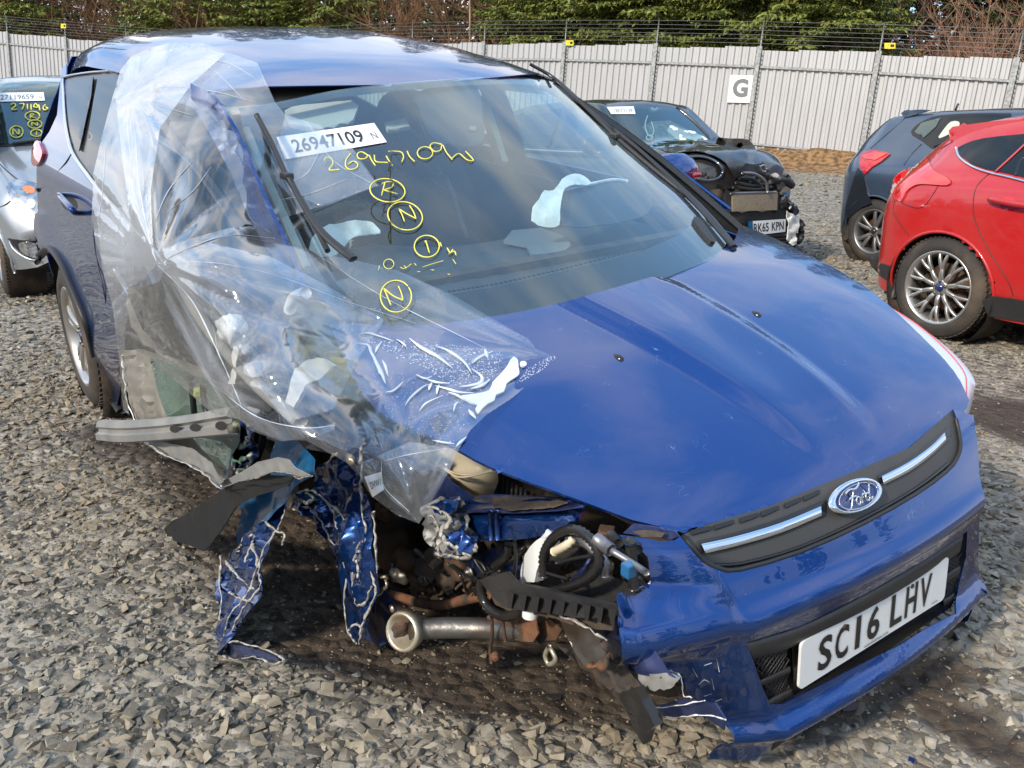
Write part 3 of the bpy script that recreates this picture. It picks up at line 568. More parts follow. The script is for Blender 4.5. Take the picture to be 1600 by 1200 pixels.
# ------------------------------------------------------------------ car helpers
def sub(parent_obj, name, V, Fc, mt, **k): return mesh(name, V, Fc, mt, parent_obj, **k)
def wheel(car, c, side, R, rim, w, style, mt_rim, steer=0, cap=True, name='wheel'):
    "side -1: the outer face looks to -y; the parts are the tyre, tread blocks, rim, spokes, cap and nuts"
    e = empty(name); e.parent = car; e.location = c; e.rotation_euler = (0, 0, steer)
    s = side; o = lambda y: y*s; hw = w/2
    tyre = [(o(-hw*.75), rim*1.0), (o(-hw), rim*1.06), (o(-hw), R*.80), (o(-hw*.93), R*.93), (o(-hw*.78), R*.985), (o(-hw*.4), R), (o(hw*.4), R), (o(hw*.78), R*.985), (o(hw*.93), R*.93), (o(hw*1.04), R*.84), (o(hw*1.06), rim*1.12), (o(hw*.98), rim*1.03), (o(hw*.90), rim*1.0)]
    lathe('tyre', tyre, M['rubber'], e, 56)
    bl = []
    for r_, n in ((-.72, 60), (-.36, 60), (0, 60), (.36, 60), (.72, 60)):
        for k in range(n):
            th = 2*pi*(k+(.5 if abs(r_) == .36 else 0))/n; rr = (R if abs(r_) < .6 else R*.985); cw = hw*.27; h = pi/n*.72; ys = o(hw*r_)
            V = []
            for rad in (rr-.002, rr+.006):
                for (dy, dt) in ((-cw/2, -h), (cw/2, -h*.6), (cw/2, h), (-cw/2, h*.6)): V.append((rad*cos(th+dt), ys+dy, rad*sin(th+dt)))
            bl.append((V, [(4, 5, 6, 7), (0, 1, 5, 4), (1, 2, 6, 5), (2, 3, 7, 6), (3, 0, 4, 7)]))
    V, Fc = merge(bl); t = mesh('tread_blocks', V, Fc, M['rubber'], e, smooth=False); t['kind'] = 'stuff'
    # sidewall lettering ribs
    lathe('rim', [(o(-hw*.8), rim*.97), (o(hw*.2), rim*.88), (o(hw*.70), rim*.90), (o(hw*.86), rim*.955), (o(hw*.99), rim*.99), (o(hw*1.0), rim*1.035), (o(hw*.93), rim*1.045)], mt_rim, e, 56)
    lathe('brake_disc', [(o(hw*.05), .0), (o(hw*.05), rim*.66), (o(-.02), rim*.66)], M['rust'], e, 32)
    yf = hw*.86; ribs = []
    def bar(a0, r0, w0, a1, r1, w1, y0, y1, th=.022):
        p0 = np.array([r0*cos(a0), r0*sin(a0)]); p1 = np.array([r1*cos(a1), r1*sin(a1)]); V = []
        for t in np.linspace(0, 1, 5):
            p = p0*(1-t)+p1*t; d = p1-p0; d = d/np.linalg.norm(d); n = np.array([-d[1], d[0]]); ww = w0*(1-t)+w1*t; y = y0*(1-t)+y1*t+.012*sin(pi*t)
            for (q, yy) in ((-1, y-th), (-1, y-.004), (-.55, y), (.55, y), (1, y-.004), (1, y-th)): V.append((p[0]+n[0]*ww*q, o(yy), p[1]+n[1]*ww*q))
        return V, grid_faces(5, 6)
    if style == 'five':
        for k in range(5):
            a = 2*pi*k/5+.35; V, Fc = merge([bar(a-.10, rim*.14, .022, a-.16, rim*.95, .013, yf*.80, yf*.97), bar(a+.10, rim*.14, .022, a+.16, rim*.95, .013, yf*.80, yf*.97)]); mesh('spoke', V, Fc, mt_rim, e)
    elif style == 'ten':
        for k in range(10):
            a = 2*pi*k/10+.31
            V, Fc = merge([bar(a, rim*.16, .014, a-.04, rim*.55, .012, yf*.78, yf*.92), bar(a-.03, rim*.50, .010, a-.17, rim*.97, .0085, yf*.91, yf*.99), bar(a-.02, rim*.50, .010, a+.10, rim*.97, .0085, yf*.91, yf*.99)]); mesh('spoke', V, Fc, mt_rim, e)
    else:
        for k in range(5):
            a = 2*pi*k/5+.1; V, Fc = merge([bar(a-.07, rim*.14, .015, a-.22, rim*.95, .018, yf*.72, yf*.96), bar(a+.07, rim*.14, .015, a+.22, rim*.95, .018, yf*.72, yf*.96)]); mesh('spoke', V, Fc, mt_rim, e)
    lathe('hub', [(o(yf*.55), rim*.24), (o(yf*.80), rim*.24), (o(yf*.86), rim*.20), (o(yf*.86), rim*.13), (o(yf*.80), .0)], mt_rim, e, 24)
    lathe('hub_cap', [(o(yf*.84), rim*.125), (o(yf*.93), rim*.12), (o(yf*.95), .0)], M['badge'] if cap else M['plasg'], e, 24)
    for k in range(5):
        a = 2*pi*k/5+pi/2; lathe('wheel_nut', [(o(yf*.80), .011), (o(yf*.94), .011), (o(yf*.97), .006), (o(yf*.97), 0)], M['steel'], e, 6, c=(rim*.19*cos(a), 0, rim*.19*sin(a)))
    return e
def quad_map(q):
    q = [np.array(p, float) for p in q]
    return lambda s, t: (q[0]*(1-s)+q[1]*s)*(1-t)+(q[3]*(1-s)+q[2]*s)*t
def sticker(name, quad, fn, lift, parent, mt, txts, tmt, step=7):
    "quad: bottom-left, bottom-right, top-right, top-left in the picture; printed text follows it"
    qm = quad_map(quad); V = []; n = 9; nj = 4
    for i in range(n):
        for j in range(nj): V.append(fn(*qm(i/(n-1), j/(nj-1)), lift))
    o = mesh(name, V, grid_faces(n, nj), mt, parent)
    for (tx, cx, cy, hgt, wid, mm) in txts:   # centre, height and width as shares of the label
        TV, TF = text_vf(tx, 1, 0, .012); TV = np.array(TV); a, b = TV.min(0), TV.max(0)
        V = [fn(*qm(cx+((v[0]-a[0])/(b[0]-a[0])-.5)*wid, cy+((v[1]-a[1])/(b[1]-a[1])-.5)*hgt), lift+.0025) for v in TV]
        mesh('lettering', V, TF, mm or tmt, o, smooth=False)
    return o
def strokes(name, L, fn, lift, r, mt, parent, n=4):
    parts = []
    for P in L:
        Q = [fn(u, v, lift) for u, v in (curve2(P, n) if len(P) > 2 else P)]; parts.append(tube_vf(Q, r, seg=5, n=1))
    V, Fc = merge(parts); return mesh(name, V, Fc, mt, parent)
def ell(cx, cy, rx, ry, n=18, a0=0.2, a1=6.4, tilt=0): return [(cx+rx*cos(t)*cos(tilt)-ry*sin(t)*sin(tilt), cy+rx*cos(t)*sin(tilt)+ry*sin(t)*cos(tilt)) for t in np.linspace(a0, a1, n)]
# ------------------------------------------------------------------ the wrecked blue car: surfaces in its own coordinates (x forward, y to its left, z up)
KU = Frame(.236, 2.531, -.185, -54.317, 5.207, 4.054)
CAR = empty('wrecked_car', KU, 'bright blue crashed SUV, front corner torn off, clear plastic over its side', 'car')
sstep = lambda t: 0 if t <= 0 else (1 if t >= 1 else t*t*(3-2*t))
def h_hood(x, y):
    z = cubic_hood(x)-.06*y*y-(.22*max(0, abs(y)-.60)**2)
    yc = np.interp(x, [.09, .15, .32, .49, .62, .73, .79], [.129, .155, .169, .18, .173, .164, .14]) if y > 0 else np.interp(x, [.10, .33, .49, .63, .78], [.20, .147, .112, .086, .051])
    return z+(.017-.006*tanh(y/.06))*sstep((yc-abs(y))/.055+.5)*sstep((.82-x)/.25)
_hx = np.array([-.8, -.5, -.2, .1, .345, .6, .7, .79, .83, .88]); _hz = np.array([1.19, 1.15, 1.12, 1.075, 1.02, .945, .91, .868, .838, .79])
_hs = np.linspace(-.8, .88, 240); _hc = np.interp(_hs, _hx, _hz)
for _ in range(60): _hc[1:-1] = (_hc[:-2]+2*_hc[1:-1]+_hc[2:])/4
def cubic_hood(x): return float(np.interp(x, _hs, _hc))
_fz = np.array([.10, .20, .28, .33, .40, .50, .62, .70, .76, .80, .84, .88, .92]); _fx = np.array([.88, .905, .925, .935, .945, .938, .944, .948, .916, .890, .86, .80, .70])
_gs = np.linspace(.10, .92, 160); _gc = np.interp(_gs, _fz, _fx)
for _ in range(9): _gc[1:-1] = (_gc[:-2]+2*_gc[1:-1]+_gc[2:])/4
def crn(a): return 0 if a < -.006 else ((a+.006)**2*.40/.024 if a < .006 else .40*a+.45*a*a)
def f_front(y, z): return float(np.interp(z, _gs, _gc))-.16*y*y-crn(abs(y)-((.33+.14*(z-.48)/.38) if y < 0 else .49))
_yz = np.linspace(.1, 1.75, 120); _yw = np.interp(_yz, [.2, .35, .5, .7, .9, 1.08, 1.15, 1.3, 1.5, 1.6], [.83, .87, .893, .90, .885, .865, .85, .79, .685, .62])
for _ in range(14): _yw[1:-1] = (_yw[:-2]+2*_yw[1:-1]+_yw[2:])/4
def y_side(x, z):
    w = float(np.interp(z, _yz, _yw))
    return w-.4*max(0, -3.05-x)**2-.35*max(0, x-.2)**2
G_hood = lambda p: p[2]-h_hood(p[0], p[1])
G_front = lambda p: p[0]-f_front(p[1], p[2])
G_ws = lambda p: p[0]-(.14-(p[2]-1.07)*2.2-.5*p[1]**2)
G_sr = lambda p: -p[1]-y_side(p[0], p[2])
def on(G, d=0):
    def f(u, v, lift=0):
        q = KU.S(u, v, G, 1.0, 9.0)
        if q is None: return None
        return q-KU.r(u, v)*(d+lift)
    return f
hood, front, wsf = on(G_hood), on(G_front), on(G_ws)
def sider(u, v, lift=0): return KU.S(u, v, lambda p: -p[1]-y_side(p[0], p[2])-lift, 1.5, 9.0)
def K(u, v, Y): return KU.Y(u, v, Y)
# --- hood
HF = [(1058, 832), (1100, 822), (1200, 793), (1290, 757), (1340, 737), (1420, 700), (1480, 665), (1508, 640)]
HR = [(1512, 628), (1490, 585), (1440, 530), (1350, 450), (1230, 385), (1154, 352), (1147, 378), (1120, 398)]
HB = [(1020, 435), (880, 475), (775, 497), (650, 512), (515, 508)]
HL = [(545, 580), (585, 640), (640, 672), (700, 698), (770, 735), (905, 785), (985, 815)]
hd = shape('bonnet', curve2(HF, 3)+curve2(HR[:6], 3)+curve2(HR[5:], 2)[1:]+curve2(HB, 3)+curve2(HL, 3), lambda u, v: hood(u, v), 5, M['blue'], CAR, solid=.006)
hd.modifiers['s'].offset = 1
for (u, v), ln in (((965, 561), -1), ((1180, 493), 1)):
    c = hood(u, v); V, Fc = lathe_vf([(0, .013), (.006, .012), (.010, .007), (.011, 0)], 16, 'z'); V = [(c[0]+p[0]*1.5, c[1]+p[1]*.8, c[2]+p[2]) for p in V]; mesh('washer_nozzle', V, Fc, M['plasg'], CAR)
# --- front: bumper with the intake cut out
GR = [(1066, 836), (1084, 858), (1100, 876), (1125, 888), (1155, 890), (1250, 862), (1350, 817), (1430, 772), (1478, 737), (1496, 715), (1501, 692), (1494, 655), (1488, 640)]
INT = [(1165, 1001), (1250, 977), (1350, 927), (1450, 870), (1510, 829), (1508, 870), (1494, 925), (1480, 952), (1400, 1006), (1300, 1060), (1222, 1099), (1203, 1100), (1190, 1072), (1178, 1035)]
BT = [(1505, 645), (1520, 650), (1527, 700), (1530, 770), (1528, 850), (1525, 905), (1521, 950), (1513, 970), (1500, 972), (1490, 966), (1420, 1018), (1330, 1078), (1250, 1126), (1214, 1150), (1180, 1187), (1105, 1185), (1120, 1165), (1132, 1138), (1118, 1106), (1090, 1092), (1072, 1078), (1066, 1052), (1047, 1047), (1010, 1034), (975, 1031), (960, 985), (962, 923), (1015, 913), (1003, 885), (990, 862), (967, 836), (985, 838), (1030, 846), (1053, 845)]
def bdisp(p, q):
    u, v = q; f = float(np.clip((1138-u)/150, 0, 1)); t = .060*f*min(float(np.clip((v-914)/42, 0, 1)), float(np.clip((1030-v)/26, 0, 1)))
    # lip below the intake stands forward; a soft ridge above it
    d = lambda a, b: None
    return np.array([t*.75, -t*.55, .0])
def lipd(p):
    z = p[2]; return .030*exp(-((z-.405)/.028)**2)*(abs(p[1]) < .8)+.012*exp(-((z-.70)/.03)**2)
bump_o = shape('bumper', GR[::-1]+BT[::-1] if False else curve2(GR[::-1], 2)[:-1]+[(1066, 836)]+BT[::-1], lambda u, v: front(u, v), 5, M['blue'], CAR, holes=[INT], solid=.004, disp=lambda p, q: bdisp(p, q)+np.array([lipd(p), 0, 0]))
for P in ([(1075, 1030), (1088, 1022), (1100, 1024)], [(1082, 1045), (1090, 1058)], [(1100, 1040), (1112, 1036)], [(1092, 1070), (1100, 1062), (1108, 1066)], [(1112, 1060), (1116, 1078)], [(1100, 1088), (1112, 1084)], [(1118, 1096), (1128, 1092)], [(1085, 1012), (1100, 1010), (1101, 1020)], [(1120, 1030), (1124, 1050)], [(1114, 1108), (1126, 1104)]): tube('paint_chip', [front(u, v, .004) for u, v in P], [.0004, .0014, .0005], M['paper'], bump_o, n=2, seg=4)
# valance under the lip
VAL = [(1214, 1150), (1250, 1126), (1330, 1078), (1420, 1018), (1490, 972), (1516, 958), (1506, 975), (1478, 990), (1400, 1046), (1320, 1096), (1250, 1140), (1205, 1172)]
shape('valance', VAL, lambda u, v: front(u, v, -.02), 9, M['plas'], CAR, solid=.004)
fin = [front(u, v, .0) for u, v in ((1462, 984), (1480, 978), (1498, 998), (1490, 1003), (1475, 992))]; shape('air_deflector', [(1462, 984), (1482, 976), (1499, 1000), (1489, 1002), (1474, 992)], lambda u, v: front(u, v, -.01), 6, M['plas'], CAR, solid=.006)
# grille
gr = shape('grille', curve2(GR, 2)+[(1420, 700), (1340, 735), (1290, 755), (1200, 792), (1100, 821)], lambda u, v: front(u, v, -.012), 8, M['grille'], CAR, solid=.003)
rim_pts = [front(u, v, .002) for u, v in curve2(GR[:12], 2)]; tube('grille_rim', rim_pts, .0045, M['plas'], gr, n=1, seg=6)
def strip(name, A, B, off, mt, parent, bulge=.006):
    "a bar between two picture lines on the front, rounded towards the viewer"
    A = curve2(A, 3); B = curve2(B, 3); V = []; n = min(len(A), len(B))
    for i in range(n):
        for k, t in enumerate((0, .2, .5, .8, 1)):
            u = A[i][0]*(1-t)+B[i][0]*t; v = A[i][1]*(1-t)+B[i][1]*t; V.append(front(u, v, off+(0, bulge*.8, bulge, bulge*.8, 0)[k]))
    return mesh(name, V, grid_faces(n, 5), mt, parent)
strip('chrome_bar', [(1096, 850), (1150, 838), (1220, 817), (1283, 791)], [(1103, 865), (1150, 854), (1220, 833), (1284, 806)], .002, M['chrome'], gr)
strip('chrome_bar', [(1378, 744), (1420, 722), (1455, 697), (1476, 676)], [(1381, 757), (1420, 737), (1455, 711), (1479, 688)], .002, M['chrome'], gr)
strip('bar_backing', [(1090, 845), (1150, 831), (1220, 809), (1290, 780)], [(1098, 866), (1150, 856), (1220, 835), (1290, 806)], -.006, M['plasg'], gr, .003)
strip('bar_backing', [(1372, 742), (1420, 716), (1455, 690), (1484, 664)], [(1374, 760), (1420, 738), (1455, 713), (1486, 684)], -.006, M['plasg'], gr, .003)
strip('grille_ledge', [(1110, 880), (1160, 877), (1250, 852), (1350, 806), (1430, 761), (1480, 722)], [(1116, 886), (1160, 884), (1250, 859), (1350, 814), (1430, 768), (1488, 726)], -.008, M['plasg'], gr, .007)
for (u0, v0, u1, v1) in ((1079, 829, 1110, 822), (1114, 821, 1146, 812), (1155, 810, 1184, 801), (1188, 800, 1216, 790), (1225, 787, 1250, 777), (1254, 776, 1280, 765)):
    shape('slot', [(u0, v0), (u1, v1), (u1, v1+6), (u0+2, v0+7)], lambda u, v: front(u, v, -.006), 6, M['ink'], gr, solid=.002)
# badge
bc = (1335, 775); be = [front(u, v, .012) for u, v in ell(1335, 775, 43, 25, 30, 0, 2*pi*29/30, -.40)]
bcn = sum(be)/len(be); nrm = np.array([.93, 0, .37]); V = be+[p+nrm*.010-(p-bcn)*.10 for p in be]+[p+nrm*.006-(p-bcn)*.17 for p in be]; m_ = len(be)
bad = mesh('badge', V+[bcn-nrm*.01], grid_faces(3, m_, True), M['chrome'], CAR)
mesh('badge_field', [p+nrm*.005-(p-bcn)*.16 for p in be]+[bcn+nrm*.009], [(i, (i+1) % m_, m_) for i in range(m_)], M['badge'], bad)
tube('badge_ring', [p+nrm*.009-(p-bcn)*.26 for p in be]+[be[0]+nrm*.009-(be[0]-bcn)*.26], .0012, M['chrome'], bad, n=1, seg=5)
be2 = np.array(be); i1 = np.argmax(be2[:, 1]); ax = (be2[i1]-bcn)*.80; ay = np.cross(nrm, ax); ay = ay/np.linalg.norm(ay)*np.linalg.norm(ax)*.50; ay = ay if ay[2] > 0 else -ay
LT = [[(-.62, .45), (-.40, .62), (-.15, .52), (.0, .62), (.10, .82)], [(-.22, .52), (-.34, .0), (-.46, -.50), (-.64, -.58), (-.70, -.40)], [(-.52, .02), (-.36, .12), (-.16, .08)], ell(-.08, -.25, .10, .24, 12), [(.08, .02), (.09, -.22), (.07, -.48)], [(.08, -.12), (.17, .05), (.26, -.02)], ell(.37, -.25, .10, .24, 12), [(.55, .68), (.49, .15), (.46, -.25), (.52, -.48), (.62, -.36)]]
V, Fc = merge([tube_vf([bcn+nrm*.011+ax*x+ay*y for x, y in P], .0026, seg=5, n=3) for P in LT]); mesh('lettering', V, Fc, M['chrome'], bad)
# lower intake: dark box, top roll, slats, mesh, plate
shape('intake_back', INT, lambda u, v: front(u, v, -.05), 12, M['ink'], CAR, solid=.003)
strip('intake_roll', [(1163, 999), (1250, 974), (1350, 925), (1450, 868), (1506, 832)], [(1178, 1030), (1250, 1007), (1350, 957), (1450, 898), (1500, 862)], -.020, M['plas'], CAR, .030)
strip('slat', [(1186, 1062), (1210, 1052), (1234, 1040)], [(1190, 1072), (1212, 1062), (1236, 1050)], -.015, M['plas'], CAR, .018)
strip('slat', [(1196, 1094), (1212, 1086), (1236, 1074)], [(1200, 1106), (1216, 1098), (1238, 1084)], -.015, M['plas'], CAR, .018)
strip('slat', [(1474, 900), (1485, 892), (1500, 884)], [(1475, 912), (1486, 905), (1500, 898)], -.015, M['plas'], CAR, .018)
strip('slat', [(1474, 936), (1484, 930), (1492, 923)], [(1475, 948), (1484, 943), (1490, 938)], -.015, M['plas'], CAR, .018)
def meshpatch(q, nu, nv):
    qm = quad_map(q); L = []
    for k in range(-nv, nu+1):
        for sgn in (1, -1):
            P = []
            for t in np.linspace(0, 1, 9):
                s = (k+t*nv if sgn > 0 else k+nv-t*nv)/nu
                if 0 <= s <= 1: P.append(front(*qm(s, t), -.024))
            if len(P) > 1: L.append(tube_vf([P[0], P[-1]], .0016, seg=4, n=1, cap=False))
    V, Fc = merge(L); o = mesh('wire_mesh', V, Fc, M['plas'], CAR); o['kind'] = 'stuff'
meshpatch([(1205, 1100), (1233, 1092), (1233, 1010), (1174, 1028)], 7, 12); meshpatch([(1476, 955), (1492, 945), (1502, 865), (1476, 880)], 4, 12)
# number plate
pc = [np.array(p) for p in ((.945, -.26, .489), (.945, .26, .489), (.936, .26, .600), (.936, -.26, .600))]
pl = []
for cx, cy, a0 in ((1, -1, -pi/2), (1, 1, 0), (-1, 1, pi/2), (-1, -1, pi)):
    for t in np.linspace(0, pi/2, 5): pl.append((cx*(.26-.012)+.012*cos(a0+t), cy*(.0555-.012)+.012*sin(a0+t)))
ey_ = np.array([-.009, 0, .111]); ey_ /= np.linalg.norm(ey_); ctr = sum(pc)/4; nx = np.cross([0, 1, 0], ey_)
V = [ctr+np.array([0, 1, 0])*a+ey_*b for a, b in pl]+[ctr-nx*.006+np.array([0, 1, 0])*a+ey_*b for a, b in pl]; m_ = len(pl)
plate = mesh('number_plate', V, [tuple(range(m_)), tuple(range(2*m_-1, m_-1, -1))]+[(i, i+m_, (i+1) % m_+m_, (i+1) % m_) for i in range(m_)], M['white'], CAR, smooth=False)
def plate_text(o, ctr, ex, ey, txt, mt, W_, Hh, x0, x1, gap):
    "seven characters, each fitted to its cell"
    n = np.cross(ex, ey); cw = (x1-x0-gap-.011*(len(txt)-2))/(len(txt)-1); x = x0; parts = []
    for i, ch in enumerate(txt):
        if ch == ' ': x += gap-.011; continue
        wd = cw
        V, Fc = text_vf(ch, 1, 0, .030 if ch in '1I' else .022); V = np.array(V); a, b = V.min(0), V.max(0)
        if ch in '1I': wd = .016
        xx = x+(cw-wd)/2
        parts.append(([ctr+ex*(xx+(v[0]-a[0])/(b[0]-a[0])*wd)+ey*(((v[1]-a[1])/(b[1]-a[1])-.5)*Hh)+n*.0015 for v in V], Fc)); x += cw+.011
    V, Fc = merge(parts); V, Fc = V, Fc; return mesh('lettering', V, Fc, mt, o, smooth=False)
plate_text(plate, ctr, np.array([0, 1., 0]), ey_, 'SC16 LHV'.replace('1', 'I'), M['ink'], .52, .079, -.205, .205, .040)
V, Fc = text_vf('evanshalshaw.com', .0115, 0, 0); V = [ctr+np.array([0, 1, 0])*(v[0]-.005)+ey_*(v[1]-.047)+nx*.0015 for v in V]; mesh('lettering', V, Fc, M['ink'], plate, smooth=False)
mesh('maker_mark', [ctr+np.array([0, 1, 0])*a+ey_*b+nx*.0015 for a, b in ((.205, -.046), (.228, -.046), (.228, -.0445), (.205, -.0445))], [(0, 1, 2, 3)], M['ink'], plate, smooth=False)
for y in (-.123, .118): lathe('plate_screw', [(0, .006), (.002, .005), (.003, 0)], M['rust'], plate, 10, 'x', tuple(ctr+np.array([0, y, 0])+ey_*.034))
shape('plate_holder', [(1238, 1003), (1300, 976), (1400, 920), (1480, 866), (1481, 945), (1400, 990), (1300, 1052), (1240, 1086)], lambda u, v: front(u, v, -.028), 12, M['plasg'], CAR, solid=.002)
# left headlamp sliver
def headlamp():
    E_ = curve2([(1352, 452), (1400, 490), (1440, 530), (1475, 568), (1492, 592), (1506, 622), (1508, 640)], 5); V = []; n = len(E_)
    for i, (u, v) in enumerate(E_):
        q = hood(u-4, v); t = i/(n-1); w = sin(pi*min(1, t*1.15)**.8)*.9+.08*(1-t)
        for (dy, dz) in ((-.02, -.016), (.004, -.014), (.050*w+.004, -.020), (.078*w+.004, -.040), (.085*w, -.09), (.078*w, -.15)): V.append(q+np.array([dy*.75, dy, dz]))
    o = mesh('headlamp', V, grid_faces(n, 6), M['lampw'], CAR, solid=.003); tube('lamp_edge', [np.array(V[i*6+2])+np.array([0, 0, .002]) for i in range(0, n-6)], .0013, M['redlamp2'], o, n=1, seg=5)
headlamp()
# left front wing (far side, seen only past the bonnet edge)
V = []
for i, x in enumerate(np.linspace(-.62, .40, 16)):
    for j, t in enumerate(np.linspace(0, 1, 9)):
        ye = y_side(x, .8); yh = np.interp(x, [-.6, -.24, .30, .56, .70, .78], [.80, .80, .765, .66, .59, .52]); zt = h_hood(x, yh)-.022; z = zt-(zt-.45)*t**1.4; y = yh+(ye-yh)*min(1, sin(min(1, t*2.2)*pi/2)); V.append((x, y, z))
mesh('front_wing', V, grid_faces(16, 9), M['blue'], CAR, solid=.004)
# --- roof
_rx = [-.84, -.90, -1.05, -1.2, -1.6, -2.0, -2.6, -3.0, -3.25, -3.42]; _rz = [1.515, 1.538, 1.580, 1.612, 1.668, 1.698, 1.70, 1.665, 1.62, 1.57]
def roofz(x): return float(np.interp(x, _rx[::-1], _rz[::-1]))
sec = [(0, 0), (.18, -.003), (.34, -.013), (.48, -.030), (.57, -.050), (.625, -.075), (.655, -.105), (.675, -.15)]
sec = [(-a, b) for a, b in sec[:0:-1]]+sec; V = []; nx_ = 36
zs_ = np.array([roofz(x) for x in np.linspace(-.84, -3.42, 120)]); 
for _ in range(10): zs_[1:-1] = (zs_[:-2]+zs_[1:-1]*2+zs_[2:])/4
for i in range(nx_):
    for (y, dz) in sec:
        t = i/(nx_-1); xf = -.893-.42*y*y; x = xf+(-3.42+.12*y*y-xf)*t; z = float(np.interp(-x, np.linspace(.84, 3.42, 120), zs_))
        sc = 1-.10*max(0, -x-2.4)**1.5; V.append((x, y*sc, z+dz*(.75+.25*min(1, (xf-x)/.3))))
mesh('roof', V, grid_faces(nx_, len(sec)), M['blue'], CAR, solid=.004)
for s in (1,):
    P = [(-1.0, .62*s, 1.515), (-1.2, .63*s, 1.545), (-1.5, .635*s, 1.585), (-2.0, .64*s, 1.61), (-2.7, .62*s, 1.60), (-2.95, .60*s, 1.56)]; tube('roof_rail', P, .009, M['plasg'], CAR, n=6, flat=.7)
# windscreen
WT = [(372, 168), (430, 160), (525, 140.5), (620, 130), (715, 122.5), (800, 119.5), (862, 126)]; WR = [(930, 190), (1010, 255), (1090, 322), (1136, 378)]
WB = [(1120, 402), (1020, 442), (880, 482), (775, 505), (640, 515), (540, 500), (475, 440)]; WL = [(440, 380), (408, 300), (385, 220)]
wso = shape('windscreen', curve2(WT, 3)+curve2(WR, 2)+WB+WL, lambda u, v: wsf(u, v), 14, M['ws'], CAR)
shape('frit_band', [(478, 425), (560, 470), (690, 462), (780, 447), (880, 424), (1000, 394), (1060, 368), (1105, 330), (1136, 380), (1120, 404), (1020, 444), (880, 484), (775, 507), (640, 515), (540, 500), (474, 442)], lambda u, v: wsf(u, v, -.008), 14, M['plasg'], CAR)
V, Fc = [], []
fr = [box_vf((0, 0, 0), (.010, .005, .002))]
dots = []
for t in np.linspace(0, 1, 46):
    u = 680+t*330; v = np.interp(u, [680, 780, 880, 1010], [459, 443, 420, 387]); q = wsf(u, v, -.006); V_, F_ = box_vf(q, (.008, .007, .003)); dots.append((V_, F_))
V, Fc = merge(dots); o = mesh('frit_dots', V, Fc, M['plasg'], CAR, smooth=False); o['kind'] = 'stuff'
# upper shade, mirror foot and glass edge
shape('shade_band', [(372, 169), (430, 161), (525, 141.5), (620, 131), (715, 123.5), (800, 120.5), (862, 127), (868, 135), (800, 131), (715, 134), (620, 142), (525, 153), (430, 172), (378, 182)], lambda u, v: wsf(u, v, -.008), 8, M['plasg'], CAR)
# pillars
tube('pillar_moulding', [wsf(u, v, .012) for u, v in ((828, 100), (868, 124), (930, 180), (1010, 246), (1090, 318), (1138, 372), (1149, 392))], [.010, .012, .013, .013, .013, .013, .008], M['plasg'], CAR, n=5, flat=.6)
# left pillar itself (far side)
V = []
for t in np.linspace(0, 1, 14):
    a = np.array([-.20, .80, 1.085])*(1-t)+np.array([-1.06, .64, 1.515])*t; a[2] += .03*sin(pi*t)
    for (dy, dz, dx) in ((-.022, -.012, .015), (-.008, .0, .008), (.012, -.002, -.006), (.022, -.02, -.02), (.012, -.04, -.04)): V.append(a+np.array([dx, dy, dz]))
mesh('windscreen_pillar', V, grid_faces(14, 5), M['plasg'], CAR, solid=.003)
pr = [(300, 130), (335, 150), (370, 205), (412, 300), (464, 415), (480, 458), (454, 448), (404, 362), (352, 250), (305, 165)]
shape('windscreen_pillar', curve2(pr[:6], 2)+curve2(pr[6:], 2), lambda u, v: KU.Y(u, v, -.70-.05*np.clip((v-130)/320, 0, 1)), 9, M['wetblue'] if 'wetblue' in M else M['blue'], CAR, solid=.01, disp=lambda p, q: np.array([.01, -.01, .01])*fbm(p, 9))
tube('pillar_trim', [KU.Y(u, v, -.63) for u, v in ((384, 200), (410, 262), (445, 340), (480, 418))], .012, M['trim'], CAR, flat=.6)
# --- sides. Right: quarter panel and rear door up to the tear
SB = [(104, 100), (104, 121), (103, 150), (106, 190), (113, 236), (126, 262), (160, 304), (208, 354), (262, 415), (250, 440), (222, 450), (205, 470), (196, 520), (197, 560), (192, 600), (190, 643), (170, 612), (152, 566), (138, 510), (112, 445), (95, 408), (78, 388), (66, 398), (62, 392), (61, 380), (60, 330), (58, 290), (58, 262), (59, 238), (64, 226), (78, 206), (90, 180), (93, 150), (97, 108)]
shape('body_side', curve2(SB[:9], 2)+SB[9:16]+curve2(SB[15:23], 2)[1:]+SB[23:], lambda u, v: sider(u, v), 6, M['blue'], CAR, solid=.005, disp=lambda p, q: np.array([0, -.02*exp(-((q[0]-(75+(q[1]-385)*.45))/18)**2)*(q[1] > 330), 0]))
arch = [(190, 643), (170, 612), (152, 566), (138, 510), (112, 445), (95, 408), (78, 388), (64, 398), (58, 410)]
tube('arch_cladding', [sider(u, v, .015) for u, v in arch], .022, M['plas'], CAR, n=4, flat=.6)
shape('sill_cladding', [(190, 640), (196, 600), (196, 560), (176, 585), (150, 545), (152, 566), (170, 612)], lambda u, v: sider(u, v, .004), 7, M['plas'], CAR, solid=.004)
qg = [(106, 130), (146, 121), (143, 150), (124, 236), (118, 232), (110, 205), (105, 165)]; dg_ = [(154, 121), (195, 117), (240, 118), (240, 250), (205, 340), (160, 292), (134, 256), (140, 200), (148, 150)]
shape('window_surround', [(100, 122), (180, 110), (236, 106), (238, 300), (228, 368), (208, 350), (160, 302), (126, 260), (113, 234), (106, 190), (103, 150)], lambda u, v: sider(u, v, .002), 6, M['plasg'], CAR)
shape('quarter_window', qg, lambda u, v: sider(u, v, .010), 5, M['dglass'], CAR, solid=.004); shape('rear_door_window', dg_, lambda u, v: sider(u, v, .010), 6, M['dglass'], CAR, solid=.004)
